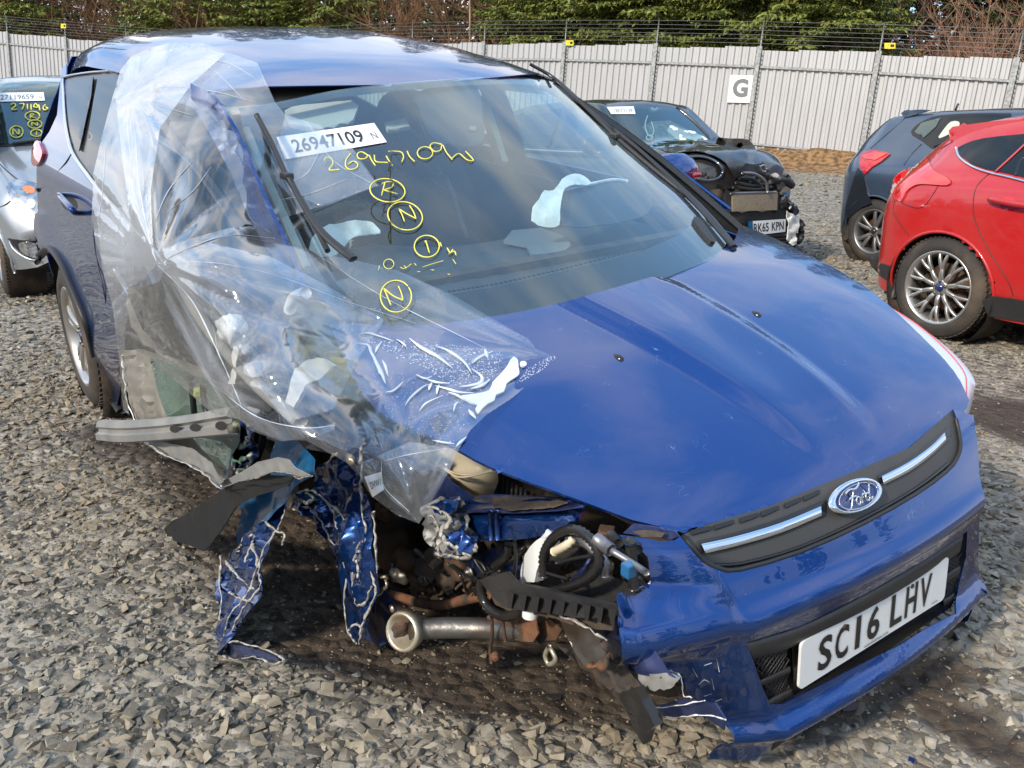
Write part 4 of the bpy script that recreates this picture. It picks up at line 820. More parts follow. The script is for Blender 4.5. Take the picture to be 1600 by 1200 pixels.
tube('chrome_strip', [sider(u, v, .008) for u, v in ((180, 110), (140, 113), (104, 119), (98.5, 125), (99, 150), (102, 190), (109, 226), (118, 247), (135, 271), (160, 303), (208, 354), (262, 415))], .0085, M['chrome'], CAR, n=4, flat=.6)
tl = shape('rear_lamp', curve2([(51, 238), (56, 223), (61, 220), (65, 229), (68, 240), (63, 254), (56, 260), (51, 254), (51, 238)], 3)[:-1], lambda u, v: sider(u, v, .010), 4, M['redlamp'], CAR, solid=.012)
hp = sider(103, 320)
tube('door_handle', [sider(92, 304, .0), sider(93, 306, .04), sider(104, 318, .05), sider(116, 331, .04), sider(117, 333, 0)], .012, M['blue'], CAR, n=4); shape('handle_cup', ell(108, 318, 15, 11, 12, 0, 2*pi*11/12, .7), lambda u, v: sider(u, v, .003), 5, M['ink'], CAR)
tube('door_seam', [sider(u, v, .003) for u, v in ((113, 238), (96, 262), (60, 300))], .002, M['ink'], CAR); tube('door_seam', [sider(u, v, .003) for u, v in ((145, 345), (150, 400), (165, 470), (176, 585))], .002, M['ink'], CAR)
box('fuel_flap_stop', sider(59, 296, .005), (.03, .012, .015), M['ink'], CAR)
# left side shell with real window openings
LS = [(-3.36, .45), (-3.40, .9), (-3.36, 1.10), (-3.25, 1.30), (-3.12, 1.55), (-2.4, 1.59), (-1.4, 1.56), (-1.08, 1.50), (-.30, 1.12), (-.60, 1.10), (-.55, .45), (-.62, .33), (-2.25, .33), (-2.32, .5), (-2.5, .70), (-2.7, .75), (-2.9, .68), (-3.05, .45)]
wins = [[(-.50, 1.15), (-.80, 1.35), (-1.12, 1.465), (-1.45, 1.47), (-1.47, 1.17)], [(-1.63, 1.18), (-1.63, 1.48), (-2.35, 1.50), (-2.50, 1.22)], [(-2.60, 1.25), (-2.46, 1.51), (-3.0, 1.46), (-3.06, 1.36)]]
def lside(x, z, off=0): return np.array([x, y_side(x, z)-off, z])
shape('body_side', LS, lambda x, z: lside(x, z), .07, M['blue'], CAR, holes=wins, solid=.01)
shape('door_lining', [(-.72, .45), (-.72, 1.09), (-1.6, 1.12), (-2.5, 1.18), (-2.5, .45)], lambda x, z: lside(x, z, .07), .08, M['doorin'], CAR, solid=.01)
for wn_ in wins: shape('side_window', wn_, lambda x, z: lside(x, z, .008), .12, M['wsb'], CAR)
# rear end
V = []
for z in np.linspace(.35, 1.57, 14):
    xr = float(np.interp(z, [.35, .6, .9, 1.1, 1.3, 1.57], [-3.50, -3.56, -3.54, -3.48, -3.42, -3.36]))
    for y in np.linspace(-1, 1, 15): w = y_side(-3.36, z); V.append((xr+.18*abs(y)**3, y*w, z))
mesh('tailgate', V, grid_faces(14, 15), M['blue'], CAR, solid=.004)
box('floor_pan', (-1.95, .05, .36), (2.6, 1.40, .06), M['undert'], CAR)
box('bulkhead', (-.28, .05, .72), (.05, 1.3, .72), M['undert'], CAR)
wheel(CAR, (-2.69, -.79, .345), -1, .345, .232, .225, 'five', M['alloy'], 0, name='rear_wheel')
wheel(CAR, (-2.69, .79, .345), 1, .345, .232, .225, 'five', M['alloy'], 0, name='rear_wheel'); wheel(CAR, (.02, .79, .40), 1, .345, .232, .225, 'five', M['alloy'], 0, name='front_wheel')
lathe('wheel_well', [(-.55, .43), (-.86, .45), (-.89, .42)], M['undert'], CAR, 32, 'y', (-2.69, 0, .36))
# door mirror
V, Fc = lathe_vf([(-.12, .0), (-.115, .05), (-.08, .085), (-.02, .10), (.05, .095), (.10, .07), (.13, .03), (.135, 0)], 20, 'y'); V = [(p[0]*.55-.70, p[1]+.96, p[2]*.78+1.18) for p in V]
mi = mesh('door_mirror', V, Fc, M['blue'], CAR); tube('mirror_stalk', [(-.72, .82, 1.10), (-.70, .93, 1.13)], .03, M['plasg'], mi); box('repeater', (-.655, 1.05, 1.17), (.015, .05, .02), M['redlamp'], mi, bevel=.01)
# --- cabin
V = []
for i, y in enumerate(np.linspace(-.72, .72, 19)):
    for (x, z) in ((.02, 1.02), (-.15, 1.05), (-.42, 1.055), (-.62, 1.05), (-.74, 1.01), (-.80, .92), (-.72, .80), (-.68, .55)):
        V.append((x-.30*y*y, y, z+(.045*exp(-((y+.37)/.2)**2) if -.8 < x < -.3 and z > .9 else 0)-.02*(y/.7)**2))
mesh('dashboard', V, grid_faces(19, 8), M['dash'], CAR, solid=.01)
shape('dash_panel', [(787, 378), (800, 362), (845, 358), (885, 372), (892, 385), (880, 397), (830, 400), (822, 385)], lambda u, v: KU.Z(u, v, 1.075), 9, M['belt'], CAR, solid=.01)
def seat(y, x, n):
    e = empty('seat'); e.parent = CAR
    def blk(name, c, s, tilt, mt, lv=2):
        V, Fc = box_vf((0, 0, 0), s); R = Matrix.Rotation(tilt, 3, 'Y'); V = [R@p+Vector(c) for p in V]; return mesh(name, V, Fc, mt, e, subd=lv)
    blk('cushion', (x, y, .62), (.55, .56, .20), 0, M['seat']); blk('backrest', (x-.34, y, .96), (.19, .58, .80), -.32, M['seat'], 3); blk('headrest', (x-.50, y, 1.36), (.13, .32, .24), -.2, M['seat'], 3)
    for s in (-.05, .05): tube('headrest_post', [(x-.46, y+s, 1.22), (x-.49, y+s, 1.32)], .007, M['chrome'], e)
seat(-.38, -1.20, 0); seat(.38, -1.20, 1)
V, Fc = box_vf((0, 0, 0), (.2, 1.3, .7)); R = Matrix.Rotation(-.35, 3, 'Y'); mesh('rear_seat', [R@p+Vector((-2.55, 0, .95)) for p in V], Fc, M['seat'], CAR, subd=2)
for y in (-.45, 0, .45): V, Fc = box_vf((-2.68, y, 1.33), (.13, .30, .20)); mesh('headrest', V, Fc, M['seat'], CAR, subd=2)
sw = empty('steering_wheel'); sw.parent = CAR; sw.location = (-.86, -.37, 1.02); sw.rotation_euler = (0, radians(-64), 0)
V, Fc = tube_vf([(.20*cos(a), .20*sin(a), 0) for a in np.linspace(0, 2*pi, 30)], .017, seg=8, n=1, cap=False); mesh('wheel_rim', V, Fc, M['plas'], sw)
for a in (0, pi, -pi/2): tube('wheel_spoke', [(0, 0, -.02), (.19*cos(a+pi/2), .19*sin(a+pi/2), 0)], .018, M['plas'], sw)
def cloth(name, outline, fn, amp, mt, parent, step=7, sc=14, solid=.003): return shape(name, outline, fn, step, mt, parent, solid=solid, disp=lambda p, q: (amp*fbm(p, sc, 4))*np.array([.7, -.4, .6]))
cloth('driver_airbag', curve2([(482, 388), (490, 372), (515, 352), (555, 343), (583, 348), (594, 364), (560, 368), (540, 382), (525, 398), (500, 400)], 3), lambda u, v: wsf(u, v, -.22-.05*sin((u-480)/120*pi)), .02, M['airbag'], CAR)
cloth('passenger_airbag', curve2([(830, 345), (832, 325), (842, 312), (850, 298), (865, 297), (878, 280), (892, 273), (905, 275), (925, 286), (890, 291), (880, 300), (875, 330), (874, 350), (858, 355), (840, 352)], 2), lambda u, v: wsf(u, v, -.28+.05*sin((v-270)/80*pi)), .015, M['airbag'], CAR)
cloth('dash_flap', curve2([(890, 291), (925, 287), (975, 278), (1010, 290), (1020, 320), (1000, 340), (940, 352), (878, 352), (880, 305)], 2), lambda u, v: wsf(u, v, -.30), .006, M['doorin'], CAR)
tube('bag_edge', [wsf(u, v, -.285) for u, v in ((882, 296), (925, 287), (958, 281), (980, 283))], .006, M['airbag'], CAR)
shape('sun_visor', [(445, 176), (460, 168), (548, 160), (560, 168), (552, 190), (500, 205), (452, 196)], lambda u, v: wsf(u, v, -.10), 12, M['beige'], CAR, solid=.015)
shape('sun_visor', [(592, 178), (632, 184), (640, 200), (606, 206)], lambda u, v: wsf(u, v, -.30), 12, M['trim'], CAR, solid=.015)
shape('mirror_housing', curve2([(645, 152), (690, 140), (745, 145), (752, 190), (756, 222), (735, 236), (680, 226), (662, 200)], 2), lambda u, v: wsf(u, v, -.07), 10, M['ink'], CAR, solid=.03)
shape('mirror_sensor', ell(739, 200, 6, 4, 10, 0, 5.6), lambda u, v: wsf(u, v, -.03), 4, M['belt'], CAR)
shape('pillar_trim', [(748, 152), (757, 150), (790, 252), (786, 259), (776, 256), (770, 225)], lambda u, v: KU.Y(u, v, .69), 8, M['trim'], CAR, solid=.03)
for P in ([(683, 258), (690, 275), (700, 282), (730, 372)], [(655, 218), (662, 262), (678, 283), (700, 300)]): tube('seat_belt', [KU.Y(u, v, .38) for u, v in P], .011, M['belt'], CAR, flat=.25)
box('rear_view', (-1.0, 0, 1.42), (.05, .24, .08), M['plas'], CAR, bevel=.02)
V = [(x, y, z-.045) for (x, y, z) in [(x, y, roofz(x)-.13*y*y-.01) for x in np.linspace(-1.0, -3.2, 12) for y in np.linspace(-.6, .6, 7)]]; mesh('headlining', V, grid_faces(12, 7), M['beige'], CAR)
# wipers
def wiper(B, A, lift, col=M['plasg']):
    e = empty('wiper'); e.parent = CAR
    tube('blade', [wsf(u, v, lift) for u, v in B], .0075, M['plas'], e, n=4); tube('blade_edge', [wsf(u, v, lift*.45) for u, v in B], .0035, M['ink'], e, n=4)
    tube('arm', [wsf(u, v, lift+.02) for u, v in A], [.008, .009, .011, .013], M['plas'], e, n=4, flat=.6)
    c = wsf(*B[len(B)//2], lift+.008); box('hinge', c, (.045, .025, .018), M['plas'], e, bevel=.005)
wiper([(401, 180), (425, 225), (448, 275), (478, 325), (512, 392)], [(452, 278), (475, 322), (505, 365), (552, 405)], .115)
wiper([(868, 126), (915, 168), (960, 212), (1010, 255), (1071, 304)], [(958, 200), (1000, 235), (1075, 305), (1147, 386)], .022)
shape('wiper_spindle_cap', curve2([(1084, 340), (1094, 344), (1106, 361), (1118, 378), (1110, 379), (1094, 362), (1083, 347)], 2), lambda u, v: wsf(u, v, .012), 6, M['plas'], CAR, solid=.01)
# stickers and chalk marks
sticker('lot_sticker', [(445, 249), (604.5, 222), (584.5, 192), (432, 214)], lambda u, v, l: wsf(u, v, l), .006, CAR, M['paper'], [('26947109', .47, .50, .60, .70, None), ('N', .925, .42, .34, .055, M['greyink'])], M['ink'])
z1 = lambda L: [(400+x/4, 100+y/4) for x, y in L]
hand = [z1(P) for P in ([(425, 605), (440, 585), (470, 590), (482, 622), (458, 662), (520, 660)], [(592, 560), (563, 600), (562, 642), (590, 660), (628, 650), (636, 625), (608, 608), (575, 628)], [(702, 572), (662, 550), (634, 562), (642, 590), (682, 592), (705, 570), (722, 600), (746, 635)], [(740, 570), (750, 610), (822, 616)], [(814, 575), (832, 605), (856, 635)],
    [(830, 545), (905, 550), (922, 580), (912, 612)], [(945, 545), (962, 580), (992, 610)], ell(1057, 556, 48, 38, 14), [(1160, 502), (1110, 494), (1088, 515), (1115, 546), (1152, 540), (1165, 505), (1190, 552), (1228, 598)], [(1222, 592), (1268, 560), (1318, 598), (1360, 602), (1310, 545)],
    ell(822, 790, 110, 72, 22, .3, 6.75, .15), [(806, 742), (785, 820)], [(785, 748), (830, 735), (858, 748), (845, 772), (798, 788)], [(798, 788), (840, 800), (885, 812)], ell(932, 950, 110, 86, 22, .3, 6.8, .3), [(928, 984), (912, 940), (893, 905)], [(893, 905), (940, 935), (1000, 966)], [(1000, 966), (985, 925), (960, 884)],
    ell(1068, 1140, 78, 68, 18, .3, 6.7), [(1056, 1112), (1062, 1106), (1072, 1140), (1084, 1180)], [(1195, 1150), (1215, 1180), (1230, 1160)], [(1205, 1185), (1240, 1170), (1250, 1195)], [(1150, 1115), (1160, 1140)])]
strokes('chalk_mark', hand, lambda u, v, l: wsf(u, v, l+(.05 if u < 610 else 0)), .010, .0019, M['chalk'], CAR)
z2 = lambda L: [(500+x/4, 400+y/4) for x, y in L]
strokes('chalk_mark', [z2(P) for P in (ell(475, 252, 97, 99, 22, -.6, 5.6), [(443, 306), (420, 250), (400, 205)], [(400, 203), (460, 250), (518, 276)], [(518, 276), (508, 230), (490, 188)])], lambda u, v, l: wsf(u, v, l+.05), .010, .0017, M['chalk'], CAR)
faint = [z2(P) for P in (ell(430, 50, 32, 30, 12), [(500, 70), (530, 78), (570, 50)], [(590, 45), (602, 60)], [(605, 98), (625, 98)], [(690, 86), (712, 88)], [(372, 60), (366, 90)], [(830, 20), (850, 50)], [(640, 70), (700, 50), (770, 30)], [(525, 60), (540, 75)], [(795, 112), (812, 115)])]
strokes('faint_mark', faint, lambda u, v, l: wsf(u, v, l), .010, .0011, M['chalk'], CAR)
# ------------------------------------------------------------------ torn metal and the open engine bay
def crumple(amp, sc, o=4):
    def f(p, q):
        n = fbm(p, sc, o); n2 = abs(fbm(np.array(p)+5, sc*.8, 2)); return np.array([.55, -.75, .35])*(amp*n)+np.array([.3, -.6, .2])*amp*.9*(.4-n2)
    return f
def sheet(name, outline, yf, mt, amp=.02, sc=9, step=7, parent=None, solid=.002, holes=(), smooth=True, label=None):
    fn = (lambda u, v: K(u, v, yf)) if not callable(yf) else (lambda u, v: K(u, v, yf(u, v)))
    o = shape(name, outline, fn, step, mt, parent if parent is not None else CAR, holes=holes, solid=solid, disp=crumple(amp, sc), smooth=smooth)
    if label: o['label'] = label
    return o
def edge(P, yf, r=.004, mt=None, parent=None, seed=0, jit=3, name='torn_edge', off=-.012):
    rs = np.random.RandomState(seed+int(P[0][0])); Q = curve2(P, 5); y = yf if callable(yf) else (lambda u, v: yf); V = []
    pts = [K(u+rs.uniform(-jit, jit), v+rs.uniform(-jit, jit), y(u, v)+off+rs.uniform(-.006, .006)) for u, v in Q]; rr = [r*rs.uniform(.5, 1.7) for _ in pts]
    V, Fc = tube_vf(pts, rr, seg=5, n=2, flat=.5); return mesh(name, V, Fc, mt or M['alu'], parent if parent is not None else CAR)
# dark backdrop sheet put in behind the bay, and the lumps of running gear in it
sheet('bay_backdrop', [(360, 640), (480, 640), (600, 650), (700, 700), (905, 785), (1062, 845), (1060, 930), (1040, 1040), (1062, 1085), (1010, 1085), (940, 1010), (880, 955), (800, 930), (700, 925), (640, 945), (610, 900), (588, 850), (520, 842), (455, 835), (420, 760)], -.42, M['undert'], .05, 5, 14)
def lump(name, u, v, Y, r, mt, seed, sq=(1, 1, 1), parent=None):
    bm = bmesh.new(); bmesh.ops.create_icosphere(bm, subdivisions=3, radius=1); c = K(u, v, Y)
    for q in bm.verts:
        p = q.co.copy(); k = 1+.35*noise.noise(p*1.7+Vector((seed, 0, 0)))+.15*noise.noise(p*4+Vector((seed, 9, 0))); k = max(.45, min(1.2, k)); q.co = Vector((c[0]+p.x*k*r*sq[0], c[1]+p.y*k*r*sq[1], c[2]+p.z*k*r*sq[2]))
    me = bpy.data.meshes.new(name); bm.to_mesh(me); bm.free(); me.shade_smooth(); return link(name, me, parent if parent is not None else CAR, mt)
lump('gearbox_casing', 470, 832, -.50, .075, M['zinc'], 1, (1.3, .8, 1)); lump('driveshaft_boot', 508, 845, -.55, .05, M['rubber'], 2, (1.4, 1, .8))
lump('dirty_casing', 470, 780, -.50, .12, M['undert'], 3, (1, .8, 1)); lump('brake_splash_shield', 610, 850, -.50, .13, M['rust'], 4, (.8, .5, 1)); lump('rusty_casing', 575, 790, -.55, .05, M['rustb'], 5); lump('pulley_cover', 598, 800, -.58, .035, M['rustb'], 6, (1, .5, .8))
for i, (u, v, r) in enumerate(((640, 875, .05), (668, 890, .045), (690, 870, .05), (655, 910, .035), (700, 905, .04), (625, 895, .04), (715, 885, .045), (735, 860, .05), (590, 880, .035))): lump('suspension_joint', u, v, -.55, r, (M['rust'], M['undert'], M['steel'])[i % 3], 10+i, (1, .7, .7))
for P, r, m_ in (([(612, 928), (650, 940), (690, 945), (735, 935), (760, 930)], .014, 'rustb'), ([(640, 900), (680, 880), (720, 850)], .012, 'rust'), ([(600, 905), (640, 890), (665, 905), (700, 915)], .010, 'steel'), ([(500, 770), (560, 800), (600, 830)], .010, 'undert'), ([(650, 860), (700, 900), (740, 905)], .008, 'steel')): tube('control_arm', [K(u, v, -.55) for u, v in P], r, M[m_], CAR, n=4)
# the long tube with its flared end
pb = [K(u, v, Y_) for u, v, Y_ in ((640, 984, -.77), (700, 981, -.70), (770, 983, -.63), (850, 990, -.60))]; tube('drag_link', pb, .024, M['steel'], CAR, seg=14)
c = K(630, 987, -.79); d = np.array(pb[0])-c; d /= np.linalg.norm(d); V, Fc = [], []
a_ = np.cross(d, [0, 0, 1]); a_ /= np.linalg.norm(a_); b_ = np.cross(a_, d)
for (t, r) in ((.03, .012), (.006, .028), (-.004, .036), (-.010, .042), (.0, .047), (.02, .042), (.05, .030), (.07, .024)):
    for k in range(22): th = 2*pi*k/22; V.append(c+d*t+(a_*cos(th)+b_*sin(th))*r)
mesh('flared_end', V, grid_faces(8, 22, True), M['zinc'], CAR); lump('rust_cup', 628, 987, -.78, .027, M['rustb'], 3, (.6, 1, 1))
tube('bent_pin', [K(u, v, -.63) for u, v in ((648, 988), (645, 1000), (630, 1012))], .0035, M['zinc'], CAR)
sheet('rust_bracket', [(762, 962), (800, 950), (836, 965), (842, 990), (835, 1002), (806, 1000), (765, 995), (770, 980)], -.63, M['rustb'], .012, 14, 6, solid=.004)
sheet('rust_plate', [(838, 975), (860, 968), (878, 985), (870, 1000), (848, 1000)], -.60, M['rust'], .01, 14, 6, solid=.004)
# washer tank
tk = sheet('washer_tank', curve2([(664, 700), (690, 696), (715, 702), (745, 718), (776, 738), (774, 760), (765, 776), (742, 782), (722, 778), (700, 764), (680, 745), (668, 725)], 2), lambda u, v: -.56+.05*((u-720)/55)**2+.05*((v-740)/40)**2, M['tank'], .004, 6, 6, solid=.01)
tube('tank_seam', [K(u, v, -.585) for u, v in ((682, 722), (705, 737), (730, 742), (772, 736))], .0025, M['tank'], tk); tube('tank_seam', [K(u, v, -.585) for u, v in ((690, 730), (715, 745), (745, 742), (775, 731))], .0025, M['tank'], tk)
for i in range(7): tube('fuse_rib', [K(780+i*7, 742+i*4, -.45), K(778+i*7, 778+i*2, -.47)], .0055, M['plas'], CAR)
# blue upper rail with its crushed end
RL = [(700, 786), (740, 782), (770, 786), (800, 783), (850, 780), (892, 786), (912, 792), (905, 808), (880, 826), (840, 838), (800, 842), (770, 843), (742, 845), (720, 858), (700, 852), (690, 830)]
sheet('front_rail', RL, lambda u, v: -.60-.03*sstep((v-800)/12), M['blue'], .008, 10, 6, solid=.012)
sheet('rail_top', [(690, 790), (735, 776), (770, 772), (830, 775), (890, 778), (912, 792), (870, 798), (800, 802), (745, 800), (702, 804)], lambda u, v: -.56-.08*sstep((v-772)/30), M['bluein'], .006, 16, 6)
sheet('caked_soil', [(770, 780), (800, 776), (860, 779), (888, 785), (862, 793), (800, 797), (772, 792)], lambda u, v: -.575-.08*sstep((v-772)/30), M['mudrub'], .012, 30, 4)
sheet('crushed_rail_end', [(666, 790), (690, 775), (716, 776), (722, 790), (712, 800), (735, 805), (742, 830), (736, 855), (715, 872), (690, 866), (672, 845), (664, 820), (672, 806)], -.64, M['primer'], .05, 22, 5, solid=.003, label='crushed blue and grey end of the rail')
sheet('crushed_rail_flap', [(676, 788), (700, 778), (716, 782), (712, 798), (690, 806), (680, 800)], -.67, M['blue'], .02, 20, 5, solid=.003); sheet('crushed_rail_flap', [(690, 835), (725, 826), (750, 840), (738, 862), (705, 856)], -.67, M['blue'], .03, 20, 5, solid=.003)
edge([(668, 792), (690, 800), (705, 812), (690, 830), (700, 850), (722, 862), (735, 870)], -.68, .005); edge([(672, 805), (684, 822), (678, 845), (690, 866)], -.67, .005); edge([(700, 868), (720, 872), (738, 862), (745, 850)], -.66, .005)
lathe('rail_hole', [(0, .013), (.002, .011), (.003, 0)], M['ink'], CAR, 14, 'y', tuple(K(742, 840, -.655)))
tube('rail_rib', [K(766, 800, -.650), K(768, 842, -.645)], .006, M['blue'], CAR); tube('rail_rib', [K(776, 800, -.650), K(778, 842, -.645)], .006, M['blue'], CAR)
# inner blue panels of the bay
sheet('inner_panel', [(655, 720), (700, 745), (740, 780), (690, 790), (668, 810), (655, 790)], -.60, M['bluein'], .03, 9, 7)
sheet('inner_panel', [(690, 865), (735, 870), (790, 850), (835, 850), (830, 900), (790, 905), (745, 895), (720, 880)], -.56, M['bluein'], .03, 9, 7)
sheet('radiator_side', [(805, 850), (850, 845), (840, 905), (812, 900)], -.52, M['rust'], .01, 9, 8)
sheet('lamp_carrier', [(850, 870), (900, 850), (940, 850), (960, 880), (958, 915), (900, 915), (860, 910)], -.55, M['plas'], .03, 9, 7)
sheet('lamp_carrier', [(870, 905), (915, 885), (960, 905), (1010, 920), (960, 940), (900, 935)], -.60, M['plas'], .02, 9, 7)
wt_ = curve2([(822, 908), (821, 890), (830, 862), (848, 838), (866, 828), (872, 838), (860, 858), (848, 880), (842, 908)], 3)
sheet('white_duct', wt_, lambda u, v: -.62-.03*sin(np.clip((u-820)/50, 0, 1)*pi), M['whitep'], .0, 5, 5, solid=.02)
lathe('white_plug', [(0, .016), (.03, .014), (.031, 0)], M['whitep'], CAR, 16, 'z', tuple(K(828, 962, -.66)))
def hose(P, Y, r, mt='plasg', ribs=.010): return tube('hose', [K(u, v, Y) for u, v in P], r, M[mt], CAR, n=8, seg=12, ribs=ribs)
hose([(850, 900), (850, 868), (864, 842), (888, 828), (910, 832), (930, 852), (936, 878), (925, 898), (902, 912), (862, 926)], -.66, .0105)
hose([(795, 850), (793, 868), (775, 884), (756, 894)], -.63, .011); hose([(752, 900), (752, 925), (762, 948), (785, 962), (806, 958), (815, 950)], -.66, .012); hose([(985, 850), (988, 880), (990, 920)], -.62, .010, ribs=0); hose([(408, 655), (406, 690), (396, 722)], -.86, .016)
tube('brake_pipe', [K(u, v, -.66) for u, v in ((804, 845), (806, 870), (803, 900))], .004, M['ink'], CAR); tube('wiring', [K(u, v, -.62) for u, v in ((700, 882), (720, 895), (750, 908), (760, 900))], .003, M['ink'], CAR)
for P in ([(738, 868), (748, 885), (758, 898)], [(734, 866), (752, 880), (760, 893)], [(845, 892), (870, 900), (890, 905)], [(870, 880), (900, 872), (930, 868)]): tube('wiring', [K(u, v, -.66) for u, v in P], .0035, M['ink'], CAR)
tube('alloy_pipe', [K(u, v, -.64) for u, v in ((888, 846), (915, 848), (935, 868), (945, 880), (944, 898))], .0095, M['alloyd'], CAR, seg=12, n=6)
tube('sensor', [K(866, 862, -.67), K(885, 852, -.67), K(896, 842, -.66)], .009, M['tank'], CAR, ribs=.008); tube('strut', [K(932, 842, -.66), K(955, 860, -.66)], .012, M['alloyd'], CAR); tube('strut', [K(955, 860, -.66), K(988, 880, -.65), (K(1010, 895, -.66))], .006, M['alloyd'], CAR)
box('blue_plug', K(982, 890, -.66), (.02, .02, .025), M['teal'], CAR, bevel=.003)
for (u, v) in ((930, 842), (955, 835), (965, 858), (985, 845)): tube('bracket', [K(u, v, -.58), K(u+12, v+14, -.60)], .009, M['plas'], CAR)
sheet('bracket_plate', [(955, 838), (985, 840), (1012, 870), (1018, 912), (1000, 920), (985, 905), (970, 870)], -.56, M['plasg'], .02, 12, 7)
sheet('lamp_ledge', [(975, 832), (1000, 836), (1050, 842), (1062, 838), (1055, 830), (1020, 822), (990, 818)], -.60, M['bluein'], .01, 15, 5)
sheet('caked_soil', [(990, 829), (1015, 828), (1040, 833), (1035, 839), (1005, 838)], -.615, M['mudrub'], .010, 30, 4)
# slatted undertray across the opening
UT = [(752, 905), (768, 898), (795, 893), (812, 912), (850, 918), (900, 930), (962, 945), (964, 962), (930, 965), (880, 958), (830, 955), (795, 948), (770, 930)]
sheet('undertray', UT, -.68, M['plas'], .010, 9, 6, solid=.008)
for i in range(9):
    u = 790+i*20; v0 = 925+i*3.2; V = [K(u, v0, -.70), K(u+13, v0+2, -.70), K(u+9, v0+26, -.69), K(u+4, v0+24, -.69), K(u, v0, -.66), K(u+13, v0+2, -.66), K(u+9, v0+26, -.66), K(u+4, v0+24, -.66)]
    mesh('rib', V, [(0, 1, 2, 3), (0, 4, 5, 1), (1, 5, 6, 2), (2, 6, 7, 3), (3, 7, 4, 0)], M['plas'], CAR, smooth=False)
sheet('undertray_lower', [(765, 920), (800, 928), (850, 945), (960, 962), (958, 985), (900, 975), (870, 965), (800, 955), (775, 945)], -.66, M['undert'], .012, 9, 6, solid=.004)
sheet('crash_beam_end', [(872, 962), (900, 968), (948, 1000), (950, 1028), (938, 1040), (915, 1038), (900, 1015), (884, 985)], lambda u, v: -.66, M['steel'], .012, 12, 6, solid=.006); edge([(942, 1000), (950, 1015), (946, 1034), (920, 1040)], -.67, .007, M['rustb']); edge([(875, 962), (910, 975), (945, 998)], -.67, .004)
sheet('crash_beam', [(940, 965), (975, 970), (1010, 1000), (1040, 1040), (1060, 1060), (1000, 1050), (960, 1030), (950, 1000)], -.60, M['bluein'], .02, 10, 7); sheet('foam_block', [(1000, 1048), (1046, 1050), (1062, 1060), (1050, 1072), (1005, 1075)], -.60, M['primer'], .015, 18, 5, solid=.01)
sheet('dark_hose_bundle', [(880, 1000), (915, 1035), (950, 1060), (975, 1090), (1000, 1085), (975, 1040), (940, 1030), (900, 1010)], -.55, M['undert'], .03, 12, 7, solid=.02)
sheet('strap', [(940, 1040), (975, 1030), (985, 1052), (1000, 1075), (990, 1095), (965, 1080), (955, 1060)], -.62, M['mudrub'], .02, 20, 5, solid=.01)
sheet('tow_bracket', [(972, 1082), (1000, 1073), (1030, 1132), (1018, 1140), (1012, 1160), (998, 1140)], lambda u, v: -.63, M['plasg'], .008, 9, 6, solid=.02)
sheet('bumper_bracket', [(1017, 1104), (1030, 1100), (1080, 1092), (1118, 1098), (1134, 1122), (1132, 1140), (1100, 1118), (1068, 1121), (1040, 1116), (1022, 1124)], -.53, M['bluein'], .010, 16, 5, solid=.004); edge([(1017, 1106), (1022, 1123), (1066, 1120), (1100, 1117), (1132, 1124)], -.54, .0022, M['paper'], jit=1); edge([(1047, 1047), (1064, 1058), (1067, 1085), (1080, 1090)], -.535, .0022, M['paper'], jit=1); edge([(1020, 1107), (1060, 1102), (1100, 1094)], -.54, .002, M['paper'], jit=1)
for (u, v) in ((1010, 1030), (1029, 1027)):
    c = front(u, v, .006); mesh('clip_slot', [c+np.array([0, a*.012, b*.007]) for a, b in ((-1, -1), (1, -1), (1, 1), (-1, 1))], [(0, 1, 2, 3)], M['ink'], CAR, smooth=False)
for P in ([(768, 962), (769, 990), (766, 1015), (768, 1036)], [(785, 966), (788, 990), (790, 1002)]): tube('dangling_wire', [K(u, v, -.66) for u, v in P], .004, M['rust'], CAR)
lump('wire_end', 773, 1026, -.66, .010, M['rustb'], 4); tube('lug', [K(u, v, -.64) for u, v in ((858, 1010), (852, 1024), (858, 1038), (868, 1030), (860, 1012))], .005, M['zinc'], CAR)
# wing remains: two crumpled legs standing on the stones, teal film, dark flap
yl = lambda u, v: -.86-.20*np.clip((v-780)/240, 0, 1)
LA = [(352, 868), (375, 850), (398, 826), (424, 806), (440, 782), (452, 770), (446, 800), (434, 838), (418, 874), (408, 905), (404, 925), (388, 955), (372, 985), (356, 1016), (340, 1014), (338, 985), (346, 950), (343, 905)]
legA = sheet('torn_wing_strip', LA, yl, M['blue'], .040, 7, 5, solid=.002, label='left crumpled strip of the wing with torn bright edges')
for k, P in enumerate(([(345, 868), (344, 905), (346, 950), (339, 985), (341, 1014)], [(452, 770), (444, 802), (430, 832), (412, 858), (404, 895), (407, 915), (388, 940), (370, 968), (356, 1000), (350, 1018)], [(352, 876), (372, 900), (390, 918), (398, 920)], [(372, 862), (380, 842), (398, 835), (392, 850), (382, 878)], [(400, 900), (384, 930), (358, 965), (350, 1000)], [(412, 812), (430, 828), (445, 835), (440, 850)], [(395, 850), (402, 880), (396, 905)], [(358, 925), (375, 935), (395, 940)])): edge(P, yl, .0042, parent=legA, seed=k, jit=1.3)
ft = sheet('wing_strip_foot', [(342, 1020), (352, 1006), (380, 1008), (410, 1018), (440, 1030), (428, 1036), (395, 1024), (365, 1028)], -1.055, M['bluein'], .012, 14, 5); edge([(344, 1022), (366, 1030), (396, 1026), (428, 1037), (442, 1029), (412, 1014), (380, 1004), (360, 1003)], -1.06, .003, parent=ft, jit=1.5)
yr = lambda u, v: -.74-.06*np.clip((v-780)/240, 0, 1)
